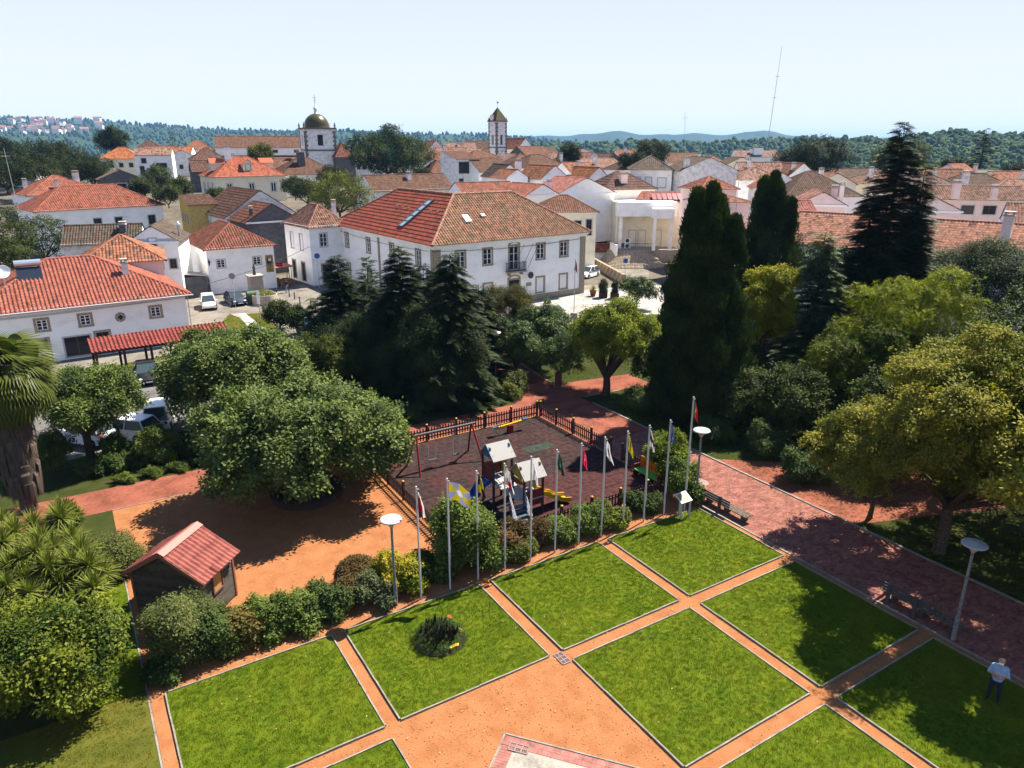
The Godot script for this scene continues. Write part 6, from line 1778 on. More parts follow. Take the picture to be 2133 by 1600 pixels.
func flag_row() -> void:
	var W := Color(0.58, 0.58, 0.58)
	var R := Color(0.36, 0.014, 0.03)
	var Y := Color(0.42, 0.34, 0.015)
	var K := Color(0.03, 0.02, 0.03)
	var spec := [
		["white and red flag with a pale crest", func(s, t): return W if s > 0.75 or t < 0.25 or Vector2(s - 0.45, t - 0.55).length() < 0.1 else R],
		["yellow and blue gyronny flag blown out by the wind", func(s, t): return (Color(0.6, 0.6, 0.62) if Vector2(s - 0.5, t - 0.5).length() < 0.14 else (Y if int(floor(atan2(t - 0.5, s - 0.5) / (PI / 4) + 8)) % 2 == 0 else Color(0.22, 0.24, 0.42)))],
		["black and yellow quartered flag", func(s, t): return Y if (s < 0.5) != (t < 0.55) else K],
		["white flag with red lower corner", func(s, t): return R if s > 0.2 and t > 0.5 and s < 0.8 else W],
		["plain white flag with a faint grey crest", func(s, t): return Color(0.35, 0.35, 0.38) if Vector2(s - 0.5, t - 0.5).length() < 0.12 else W],
		["dark green flag with a pale crest", func(s, t): return Color(0.25, 0.3, 0.25) if Vector2(s - 0.5, t - 0.5).length() < 0.12 else Color(0.02, 0.07, 0.04)],
		["crimson flag with a pale crest", func(s, t): return Color(0.7, 0.4, 0.45) if absf(Vector2(s - 0.5, t - 0.5).length() - 0.13) < 0.035 else Color(0.52, 0.02, 0.09)],
		["white flag with a purple crest", func(s, t): return Color(0.2, 0.05, 0.14) if Vector2(s - 0.5, t - 0.5).length() < 0.2 else W],
		["bright yellow flag with a black crest", func(s, t): return K if Vector2(s - 0.5, t - 0.45).length() < 0.18 else Y],
		["white flag with a broad dark purple band", func(s, t): return Color(0.06, 0.02, 0.05) if t > 0.35 and t < 0.7 else W],
		["blue flag with a ring of small yellow stars", func(s, t): return Y if absf(Vector2((s - 0.5) * 1.5, t - 0.5).length() - 0.3) < 0.04 and int(floor(atan2(t - 0.5, s - 0.5) * 6.0 / PI * 2.0 + 24)) % 2 == 0 else Color(0.04, 0.08, 0.22)],
		["green and red flag with yellow disc", func(s, t): return Y if Vector2((s - 0.4) * 1.5, t - 0.5).length() < 0.17 else (Color(0.02, 0.13, 0.05) if s < 0.4 else R)],
	]
	var A := Vector3(-3.78, 0, -25.75)
	var B := Vector3(7.75, 0, -33.0)
	for k in 12:
		var at := A.lerp(B, k / 10.0) if k < 11 else Vector3(8.89, 0, -33.4)
		var hh := 5.15 if k < 11 else 6.2
		var o := thing("flagpole", "white flagpole carrying the " + spec[k][0], "flagpole", at, 0.0, "flagpoles in a row along the lawns")
		var m := MB.new()
		m.tube([Vector3(0, 0, 0), Vector3(0, hh, 0)], [0.042, 0.03], 10)
		part("pole", m.mesh(), mat("pole_white", Color(0.384, 0.391, 0.397), 0.4), o)
		var c := MB.new()
		c.ball(Vector3(0, hh + 0.03, 0), Vector3(0.045, 0.05, 0.045), 5, 8); c.bx(Vector3(0.04, hh - 0.06, 0), Vector3(0.12, 0.03, 0.03))
		part("finial", c.mesh(), mats.pole_white, o)
		var rp := MB.new()
		rp.tube([Vector3(0.05, 1.2, 0.02), Vector3(0.045, hh - 0.1, 0.02)], [0.006, 0.006], 4)
		part("halyard", rp.mesh(), mat("rope", Color(0.5, 0.5, 0.48), 0.8), o)
		flag(spec[k][0] + " hanging from its pole" if k != 1 else spec[k][0], at + Vector3(0.04, hh - 0.1, 0.0), -0.2 + rf(-0.25, 0.25), 1.15 if k != 1 else 1.0, 0.8, k == 1, spec[k][1])

# ---------------------------------------------------------------- park furniture
func lamp(label: String, at: Vector3, hh := 4.0) -> void:
	var o := thing("park_lamp", label, "lamp", at, 0.0, "park lamps")
	var m := MB.new()
	m.tube([Vector3(0, 0, 0), Vector3(0, 1.0, 0), Vector3(0, 1.02, 0), Vector3(0, hh - 0.3, 0)], [0.085, 0.08, 0.06, 0.05], 12)
	part("pole", m.mesh(), mat("lamp_pole", Color(0.20, 0.20, 0.20), 0.6, tex("stone", 256, [], []), 1.0), o)
	var b := MB.new()
	b.lathe([[0.06, hh - 0.36], [0.09, hh - 0.3], [0.24, hh - 0.1], [0.25, hh - 0.05]], 20)
	part("reflector", b.mesh(), mat("lamp_cone", Color(0.341, 0.298, 0.236), 0.5), o)
	var d := MB.new()
	d.lathe([[0.24, hh - 0.075], [0.42, hh - 0.05], [0.44, hh - 0.02], [0.41, hh + 0.02], [0.2, hh + 0.045], [0.19, hh + 0.075], [0.0, hh + 0.085]], 28)
	part("lamp_shade", d.mesh(), mat("lamp_disc", Color(0.27, 0.275, 0.275), 0.5), o)
func bench(label: String, at: Vector3, turn: float) -> void:
	var o := thing("park_bench", label, "bench", at, turn, "park benches along the red walk")
	var wood := mat("bench_slat", Color(0.124, 0.099, 0.074), 0.8, tex("stone", 256, [], []), 1.0)
	for k in 5: part("seat_slat", box_mesh(Vector3(3.0, 0.045, 0.095)), wood, o, xf(Vector3(0, 0.43, 0.12 + k * 0.115)))
	for k in 3: part("back_slat", box_mesh(Vector3(2.0, 0.1, 0.04)), mat("bench_dark", Color(0.055, 0.045, 0.045), 0.7), o, xf(Vector3(0.5, 0.58 + k * 0.135, 0.0)))
	for x in [1.2, 0.1]: part("back_post", box_mesh(Vector3(0.14, 0.98, 0.1)), mats.bench_dark, o, xf(Vector3(x, 0.49, -0.07)))
	for x in [1.1, -0.1, -1.2]: part("leg", box_mesh(Vector3(0.12, 0.4, 0.42)), mats.bench_dark, o, xf(Vector3(x, 0.2, 0.34)))
func park_furniture() -> void:
	lamp("round-headed park lamp beside the yellow variegated shrub", G(825, 1262), 4.0)
	lamp("round-headed park lamp at the end of the flag row", P(26.2, -23.95), 4.2)
	lamp("round-headed park lamp in tree shade by the second bench", P(26.5, -10.8), 4.2)
	lamp("round-headed park lamp at the path fork behind the playground", P(27.5, -46.8), 4.2)
	lamp("round-headed park lamp among the crowns over the parking lot", G(515, 900), 5.1)
	bench("slatted bench in the sun beside the corner lawn", P(26.55, -22.5), atan2(V.z, -V.x))
	bench("slatted bench in dappled shade beside the third lawn", P(26.6, -12.3), atan2(V.z, -V.x))
	# sloping information panel
	var s := thing("notice_stand", "white sloping information panel on legs at the lawn corner", "notice", P(24.6, -23.3), atan2(-U.z, U.x))
	part("panel", box_mesh(Vector3(0.75, 0.04, 0.62)), mat("panel_white", Color(0.372, 0.372, 0.353), 0.4), s, Transform3D(Basis(Vector3.RIGHT, 0.5), Vector3(0, 1.12, 0)))
	part("print", box_mesh(Vector3(0.6, 0.004, 0.46)), mat("panel_print", Color(0.322, 0.273, 0.205), 0.4, tex("moss", 512, [], []), 1.2), s, Transform3D(Basis(Vector3.RIGHT, 0.5), Vector3(0, 1.144, 0.011)))
	for x in [-0.3, 0.3]: part("leg", box_mesh(Vector3(0.07, 1.0, 0.07)), mats.panel_white, s, xf(Vector3(x, 0.5, 0.2)))
	part("leg", box_mesh(Vector3(0.07, 1.2, 0.07)), mats.panel_white, s, xf(Vector3(0, 0.6, -0.2)))
	var bn := thing("litter_bin", "brown cylindrical litter bin at the path fork", "litter bin", P(31.35, -43.7))
	var bm := MB.new()
	bm.lathe([[0.28, 0], [0.28, 1.15], [0.24, 1.15], [0.24, 0.9], [0.0, 0.9]], 16)
	part("bin", bm.mesh(), mat("bin_rust", Color(0.11, 0.04, 0.03), 0.7), bn)
	part("foot", box_mesh(Vector3(0.7, 0.06, 0.7)), mats.concrete, bn, xf(Vector3(0, 0.03, 0)))
	var mh := thing("manhole_cover", "round dark manhole cover in the shaded walk", "manhole cover", P(28.3, -25.6, 0.045))
	var mm := MB.new()
	mm.lathe([[0.42, -0.02], [0.42, 0.0], [0.36, 0.004], [0.0, 0.004]], 24)
	part("cover", mm.mesh(), mat("iron", Color(0.16, 0.11, 0.10), 0.6, null, 1.0, 0.3), mh)
	# shed of dark boards with red sheet roof
	var sh := thing("garden_shed", "dark boarded garden shed with a red ribbed gable roof", "shed", Vector3(-14.9, 0, -24.55), -0.211)
	var w := 2.95
	var dp := 2.15
	var h := 2.05
	var rise := 0.9
	var core := MB.new()
	core.bx(Vector3(w / 2, h / 2 + 0.1, -dp / 2), Vector3(w - 0.08, h, dp - 0.08))
	core.prism([Vector3(0.05, 0, -0.05), Vector3(w - 0.05, 0, -0.05), Vector3(w - 0.05, 0, -dp + 0.05), Vector3(0.05, 0, -dp + 0.05)], h, h + 0.12)
	part("frame", core.mesh(), mat("shed_dark", Color(0.025, 0.02, 0.016), 0.9), sh)
	var bt := tex("boards", 512, [[0.01, 4, 1.0], [0.1, 3, 0.5]], [[0.1, grey(0.8)], [0.5, grey(0.93)], [0.8, grey(1.0)]])
	var nb := 13
	for k in nb:                      # weatherboards
		var y := 0.12 + k * 0.155
		var cm := mat("board_dark%d" % (k % 3), Color(0.075, 0.055, 0.036) * [0.85, 1.0, 1.15][k % 3], 0.85, bt, 0.8)
		part("board", box_mesh(Vector3(w, 0.15, 0.03)), cm, sh, Transform3D(Basis(Vector3.RIGHT, -0.14), Vector3(w / 2, y + 0.075, 0.0)))
		var gm := mat("board_grey%d" % (k % 3), Color(0.085, 0.077, 0.066) * [0.85, 1.0, 1.1][k % 3], 0.85, bt, 0.8) if k < 10 else mat("board_pale%d" % (k % 2), Color(0.34, 0.27, 0.17) * [0.9, 1.05][k % 2], 0.8, bt, 0.8)
		if k >= 6 and k < 13:
			for q in [[0.0, 0.72], [1.38, 2.15]]: part("board", box_mesh(Vector3(0.03, 0.15, snappedf(q[1] - q[0], 0.01))), gm, sh, Transform3D(Basis(Vector3.BACK, 0.14), Vector3(w, y + 0.075, -(q[0] + q[1]) / 2)))
		else: part("board", box_mesh(Vector3(0.03, 0.15, dp)), gm, sh, Transform3D(Basis(Vector3.BACK, 0.14), Vector3(w, y + 0.075, -dp / 2)))
	for k in 6:                       # gable boards
		var y := h + 0.1 + k * 0.155
		var ww := w * (1.0 - (k + 0.5) * 0.155 / rise * 0.98)
		if ww > 0.2: part("board", box_mesh(Vector3(snappedf(ww, 0.01), 0.15, 0.03)), mats["board_dark%d" % (k % 3)], sh, xf(Vector3(w / 2, y + 0.06, 0.0)))
	for z in [0.0, -dp]: part("corner_post", box_mesh(Vector3(0.1, h + 0.1, 0.1)), mat("shed_post", Color(0.16, 0.06, 0.035), 0.7), sh, xf(Vector3(w, h / 2 + 0.1, z)))
	part("corner_post", box_mesh(Vector3(0.1, h + 0.1, 0.1)), mats.shed_post, sh, xf(Vector3(0, h / 2 + 0.1, 0)))
	var wf := MB.new()
	for q in [0.74, 1.36]: wf.bx(Vector3(w + 0.03, 1.6, -q), Vector3(0.08, 1.12, 0.08))
	for y in [1.04, 2.12]: wf.bx(Vector3(w + 0.03, y, -1.05), Vector3(0.1, 0.08, 0.7))
	var wn := part("window", wf.mesh(), mat("shed_window", Color(0.10, 0.05, 0.04), 0.6), sh)
	part("pane", box_mesh(Vector3(0.02, 1.0, 0.54)), mat("shed_pane", Color(0.30, 0.17, 0.06), 0.15), wn, xf(Vector3(w + 0.02, 1.58, -1.05)))
	var rl := {"color": Color(0.215, 0.07, 0.058), "share": 0.0, "vary": 0.08, "pitch": 0.23, "seg": 8, "amp": 0.06, "course": 0.36, "lip": 0.02, "seed": 2}
	var ov := 0.33
	var dy := rise / (w / 2) * ov
	roof_slope(sh, Vector3(w + ov, h + 0.2 - dy, 0.14), Vector3(w + ov, h + 0.2 - dy, -dp - 0.14), Vector3(w / 2, h + 0.2 + rise, -dp - 0.14), Vector3(w / 2, h + 0.2 + rise, 0.14), rl)
	roof_slope(sh, Vector3(-ov, h + 0.2 - dy, -dp - 0.14), Vector3(-ov, h + 0.2 - dy, 0.14), Vector3(w / 2, h + 0.2 + rise, 0.14), Vector3(w / 2, h + 0.2 + rise, -dp - 0.14), rl)
	var cp := MB.new()
	var rt := h + 0.2 + rise + 0.1
	for sg in [-1, 1]:
		var a := Vector3(w / 2, rt, 0.17); var b := Vector3(w / 2, rt, -dp - 0.17)
		var e := Vector3(0.26 * sg, -0.13, 0)
		if sg > 0: cp.quad(a, a + e, b + e, b)
		else: cp.quad(a + e, a, b, b + e)
	part("ridge_cap", cp.mesh(), mat("shed_cap", Color(0.31, 0.093, 0.074), 0.5), sh)
	var vb := MB.new()
	for sg in [-1, 1]: vb.span(Vector3(w / 2, h + 0.2 + rise - 0.03, 0.15), Vector3(w / 2 + sg * (w / 2 + ov), h + 0.17 - dy, 0.15), 0.05, 0.14)
	part("verge_board", vb.mesh(), mats.shed_post, sh)

# ---------------------------------------------------------------- foliage
func leaf(m: MB, p: Vector3, along: Vector3, side: Vector3, l: float, w: float) -> void:   # a folded leaf of four faces' worth of outline
	var c := p + along * l * 0.45
	m.quad(p, c + side * w * 0.5, p + along * l, c - side * w * 0.5)
func cluster(kind: String) -> ArrayMesh:
	if meshes.has("leaf_" + kind): return meshes["leaf_" + kind]
	var m := MB.new()
	var keep := rng.state
	rng.seed = kind.hash()
	match kind:
		"broad", "large", "small", "box", "fine":
			var n: int = {"broad": 15, "large": 11, "small": 18, "box": 22, "fine": 26}[kind]
			var R: float = {"broad": 0.24, "large": 0.3, "small": 0.15, "box": 0.1, "fine": 0.2}[kind]
			var l: float = {"broad": 0.17, "large": 0.25, "small": 0.085, "box": 0.045, "fine": 0.08}[kind]
			var w: float = {"broad": 0.11, "large": 0.12, "small": 0.05, "box": 0.035, "fine": 0.032}[kind]
			for k in n:
				var p := Vector3(rf(-1, 1), rf(-0.7, 0.7), rf(-1, 1)) * R
				var a := Vector3(rf(-1, 1), rf(-0.35, 0.7), rf(-1, 1)).normalized()
				var s := a.cross(Vector3(rf(-0.5, 0.5), 1, rf(-0.5, 0.5))).normalized()
				m.col = grey(rf(0.75, 1.2))
				leaf(m, p, a, s, l * rf(0.7, 1.2), w * rf(0.8, 1.2))
		"lance":
			for k in 14:
				var a := Vector3(rf(-1, 1), rf(-0.5, 0.9), rf(-1, 1)).normalized()
				var s := a.cross(Vector3.UP).normalized()
				m.col = grey(rf(0.75, 1.2))
				leaf(m, a * rf(0, 0.1), a, s, rf(0.22, 0.36), 0.045)
		"spray":          # flat needled frond, growing along +z
			for k in 9:
				var t := k / 9.0
				for sg in [-1, 1]:
					m.col = grey(rf(0.75, 1.2))
					var a := Vector3(sg * 0.9, rf(-0.15, 0.2), 0.75).normalized()
					leaf(m, Vector3(0, -t * t * 0.12, t * 0.7), a, a.cross(Vector3.UP).normalized(), 0.28 * (1.05 - t * 0.7), 0.08)
			leaf(m, Vector3.ZERO, Vector3(0, -0.1, 1).normalized(), Vector3.RIGHT, 0.85, 0.05)
			for k in 5:
				m.col = grey(rf(0.75, 1.2))
				leaf(m, Vector3(0, 0, k * 0.12), Vector3(rf(-0.5, 0.5), 0.8, 0.6).normalized(), Vector3.RIGHT, 0.14, 0.04)
		"scale":          # upright cypress spray, growing along +y
			for k in 16:
				var a := Vector3(rf(-0.7, 0.7), 1.0, rf(-0.7, 0.7)).normalized()
				var s := a.cross(Vector3(rf(-1, 1), 0.1, rf(-1, 1))).normalized()
				m.col = grey(rf(0.7, 1.2))
				leaf(m, Vector3(rf(-0.2, 0.2), rf(-0.15, 0.2), rf(-0.2, 0.2)), a, s, rf(0.16, 0.3), 0.06)
	rng.state = keep
	meshes["leaf_" + kind] = m.mesh()
	return meshes["leaf_" + kind]
func leaf_cloud(parent: Node, called: String, spots: Array, kind: String, m: Material, c0: Color, c1: Color, size := 1.0) -> void:   # spots: [point, outward]
	var mm := MultiMesh.new()
	mm.transform_format = MultiMesh.TRANSFORM_3D
	mm.use_colors = true
	mm.mesh = cluster(kind)
	mm.instance_count = spots.size()
	var patch := noise(0.45, 2, spots.size())
	for k in spots.size():
		var p: Vector3 = spots[k][0]
		var n: Vector3 = spots[k][1]
		var s := size * rf(0.75, 1.25)
		var b: Basis
		if kind == "spray":
			var f := n.normalized()
			var r := Vector3.UP.cross(f).normalized()
			b = Basis(r, f.cross(r), f) * Basis(Vector3.BACK, rf(-0.5, 0.5))
		elif kind == "scale":
			var f := (n * 0.55 + Vector3.UP).normalized()
			var r := f.cross(Vector3(rf(-1, 1), 0, rf(-1, 1))).normalized()
			b = Basis(r, f, r.cross(f))
		else:
			var f := (n * 0.7 + Vector3(rf(-0.4, 0.4), 0.5, rf(-0.4, 0.4))).normalized()
			var r := f.cross(Vector3(rf(-1, 1), rf(-1, 1), rf(-1, 1))).normalized()
			b = Basis(r, f, r.cross(f))
		mm.set_instance_transform(k, Transform3D(b.scaled_local(Vector3(s, s, s)), p))
		var c := c0.lerp(c1, clampf(rf(0, 1) * 0.7 + 0.15 + patch.get_noise_3dv(p) * 0.9, 0, 1))
		c.a = 1.0
		mm.set_instance_color(k, c)
	var o := MultiMeshInstance3D.new()
	o.name = called
	o.multimesh = mm
	o.material_override = m
	o.set_meta("kind", "stuff")
	parent.add_child(o, true)
func shell_spots(c: Vector3, r: Vector3, n: int, inner := 0.8, low := -0.9) -> Array:
	var a := []
	while a.size() < n:
		var d := Vector3(rng.randfn(), rng.randfn(), rng.randfn()).normalized()
		if d.y < low: continue
		a.append([c + d * r * rf(inner, 1.04), (d / r).normalized()])
	return a
func ring_spots(c: Vector3, r: float, n: int) -> Array:
	var a := []
	for k in n:
		var t := rf(0, TAU)
		var q := sqrt(rf(0, 1)) * r
		a.append([c + Vector3(cos(t) * q, rf(0, 0.12), sin(t) * q), Vector3.UP])
	return a
func blobs_spots(blobs: Array, n: int, low := -0.6) -> Array:      # blobs: [centre, radii]; leaf spots on the shells that are not buried in other blobs
	var a := []
	var total := 0.0
	var ragged := noise(0.9, 2, n)
	for b in blobs: total += b[1].x * b[1].z + b[1].x * b[1].y
	for b in blobs:
		var want := int(n * (b[1].x * b[1].z + b[1].x * b[1].y) / total)
		for k in want:
			var d := Vector3(rng.randfn(), rng.randfn(), rng.randfn()).normalized()
			if d.y < low and rng.randf() < 0.75: d.y = -d.y
			var p: Vector3 = b[0] + d * b[1] * (rf(0.7, 1.06) if rng.randf() < 0.8 else rf(1.0, 1.3))
			p += d * ragged.get_noise_3dv(p) * 0.55 * minf(b[1].x, 1.2)
			var buried := false
			for q in blobs:
				if q == b: continue
				if ((p - q[0]) / q[1]).length_squared() < 0.55:
					buried = true
					break
			if buried and rng.randf() < 0.8: continue
			a.append([p, (d / b[1]).normalized()])
	return a
func blob_cloud(c: Vector3, R: Vector3, nb: int, sub: float, flat := 0.8, low := -0.5, core := 0.62) -> Array:
	var r := [[c, R * core]]
	for k in nb:
		var t := TAU * (k * 0.618 + rf(0, 0.15))
		var y := lerpf(low, 1.0, (k + 0.5) / nb)
		var q := sqrt(maxf(0.0, 1.0 - y * y))
		var s := sub * rf(0.7, 1.3)
		r.append([c + Vector3(cos(t) * q, y, sin(t) * q) * R * rf(0.62, 0.92), Vector3(s, s * flat, s)])
	return r
func limbs(h0: float, r0: float, ends: Array, seed_lean := Vector3.ZERO) -> ArrayMesh:      # a tapered trunk that splits into limbs
	var m := MB.new()
	var fork := Vector3(seed_lean.x, h0, seed_lean.z)
	m.tube([Vector3(0, -0.1, 0), Vector3(0, 0.15, 0), fork * 0.5 + Vector3(0.03, 0, 0.02), fork], [r0 * 1.5, r0 * 1.12, r0 * 0.95, r0 * 0.85], 9)
	for e in ends:
		var mid: Vector3 = fork.lerp(e, 0.5) + Vector3(rf(-0.2, 0.2), rf(0.0, 0.35), rf(-0.2, 0.2))
		m.tube([fork - Vector3(0, 0.12, 0), mid, e], [r0 * 0.6, r0 * 0.34, r0 * 0.08], 7)
	return m.mesh()
func bark(c := Color(0.10, 0.075, 0.055)) -> StandardMaterial3D:
	return mat("bark%s" % c, c, 0.95, tex("bark_grain", 256, [[0.05, 4, 1.0]], [[0.1, grey(0.5)], [0.7, grey(1.0)]]), 0.8)
func broadleaf(called: String, label: String, at: Vector3, blobs: Array, trunk_h: float, trunk_r: float, n: int, kind: String, m: Material, c0: Color, c1: Color, size := 1.0, group := "") -> Node3D:
	var o := thing(called, label, "tree", at, 0.0, group)
	var ends := []
	for k in range(1, blobs.size()): if ends.size() < 12: ends.append(blobs[k][0])
	part("trunk", limbs(trunk_h, trunk_r, ends), bark(), o)
	leaf_cloud(o, "crown", blobs_spots(blobs, n), kind, m, c0, c1, size)
	return o
func conifer(called: String, label: String, at: Vector3, h: float, R: float, first: float, m: Material, c0: Color, c1: Color, droop := 0.25, dense := 1.0, group := "", tops := []) -> void:
	var o := thing(called, label, "tree", at, 0.0, group)
	var t := MB.new()
	var spots := []
	var stems := [[Vector3.ZERO, h, 1.0]]
	for q in tops: stems.append(q)
	for st in stems:
		var org: Vector3 = st[0]
		var hh: float = st[1]
		t.tube([Vector3(org.x * 0.2, -0.1, org.z * 0.2), Vector3(org.x, hh * 0.35, org.z), org + Vector3(0, hh * 0.99, 0)], [0.035 * h * 0.55, 0.022 * h * 0.55, 0.015], 8)
		var y := first
		while y < hh - 0.15:
			var f := (y - first) / (hh - first)
			var len0: float = R * st[2] * pow(1.0 - f, 0.85) * rf(0.75, 1.15) + 0.12
			var nb := 7 if len0 > 0.8 else 5
			for k in nb:
				var az := rf(0, TAU)
				var ln: float = len0 * rf(0.65, 1.15)
				var d := Vector3(cos(az), 0, sin(az))
				var steps := maxi(1, int(ln / 0.2 * dense))
				if ln > 0.9: t.tube([org + Vector3(0, y, 0), org + Vector3(0, y, 0) + d * ln * 0.85 + Vector3(0, ln * 0.08 - ln * ln * droop * 0.14, 0)], [0.03, 0.008], 4, false)
				for s in steps:
					var q := (s + rf(0.3, 1.0)) / steps
					var p := org + Vector3(0, y + q * ln * 0.12 - q * q * ln * droop, 0) + d * q * ln
					var side := d.cross(Vector3.UP) * rf(-1.1, 1.1)
					spots.append([p, (d + side * 0.8 + Vector3(0, 0.15 - droop * q, 0)).normalized()])
			y += lerpf(0.28, 0.17, f) / dense
	part("trunk", t.mesh(), bark(Color(0.08, 0.06, 0.05)), o)
	leaf_cloud(o, "crown", spots, "spray", m, c0, c1, 1.0)
func cypress(called: String, label: String, at: Vector3, h: float, R: float, m: Material, c0: Color, c1: Color, n: int, group := "") -> void:
	var o := thing(called, label, "tree", at, 0.0, group)
	var t := MB.new()
	t.tube([Vector3(0, -0.1, 0), Vector3(0, h * 0.5, 0), Vector3(0, h * 0.92, 0)], [R * 0.12, R * 0.08, 0.03], 8)
	part("trunk", t.mesh(), bark(Color(0.08, 0.06, 0.05)), o)
	var spots := []
	var bump := noise(0.55, 3, int(h * 10))
	for k in n:
		var f := 1.0 - sqrt(rf(0, 1)) if rng.randf() < 0.4 else rf(0, 1)
		var az := rf(0, TAU)
		var prof := pow(sin(PI * pow(minf(f * 0.9 + 0.12, 1.0), 0.62)), 0.7) if f > 0.02 else 0.5
		if f < 0.3: prof = maxf(prof, 0.8)
		var d := Vector3(cos(az), 0, sin(az))
		var r := R * prof * (0.9 + 0.75 * bump.get_noise_3d(d.x * 2.2, f * h * 0.6, d.z * 2.2)) * rf(0.86, 1.03)
		spots.append([d * r + Vector3(0, 0.25 + f * (h - 0.4), 0), d])
	for q in [[-0.35, 0.1, 0.0], [0.25, -0.3, 0.03], [0.5, 0.2, 0.1]]:       # side spires
		for k in n / 22:
			var f := rf(0, 1)
			var az := rf(0, TAU)
			var r := R * 0.22 * (1.0 - f) + 0.08
			spots.append([Vector3(q[0] * R + cos(az) * r, h * (0.8 - q[2]) + f * h * 0.17, q[1] * R + sin(az) * r), Vector3(cos(az), 0.3, sin(az))])
	leaf_cloud(o, "crown", spots, "scale", m, c0, c1, 1.25)
func rosette(n: int, l: float, w: float, droop: float) -> ArrayMesh:
	var m := MB.new()
	for k in n:
		var az := k * 2.39996 + rf(-0.15, 0.15)
		var el := lerpf(1.35, -0.25, float(k) / n) + rf(-0.1, 0.1)
		var d := Vector3(cos(az) * cos(el), sin(el), sin(az) * cos(el))
		var s := d.cross(Vector3.UP).normalized() * w
		var ll := l * rf(0.8, 1.1)
		var p1 := d * ll * 0.45
		var p2 := d * ll - Vector3(0, droop * ll * 0.3 * cos(el), 0)
		m.col = grey(rf(0.75, 1.25))
		m.quad(-s * 0.6, s * 0.6, p1 + s, p1 - s)
		m.tri(p1 - s, p1 + s, p2)
	return m.mesh()
func bush(label: String, at: Vector3, r: Vector3, n: int, kind: String, m: Material, c0: Color, c1: Color, size := 1.0, lumps := 5, group := "", called := "shrub") -> Node3D:
	var o := thing(called, label, "shrub", at, 0.0, group)
	var st := MB.new()
	for k in 5: st.tube([Vector3(rf(-0.08, 0.08), -0.05, rf(-0.08, 0.08)), Vector3(rf(-0.5, 0.5) * r.x, r.y * 1.2, rf(-0.5, 0.5) * r.z)], [0.035, 0.01], 5)
	part("stem", st.mesh(), bark(), o)
	var bl := []
	if lumps < 2: bl = [[Vector3(0, r.y, 0), r]]
	else: bl = blob_cloud(Vector3(0, r.y * 0.95, 0), r, lumps, minf(r.x, r.y) * 0.5, 0.9, -0.5)
	var sp := blobs_spots(bl, n, -0.95)
	if lumps < 2: sp = shell_spots(Vector3(0, r.y, 0), r, n, 0.9, -0.95)
	leaf_cloud(o, "foliage", sp, kind, m, c0, c1, size)
	return o

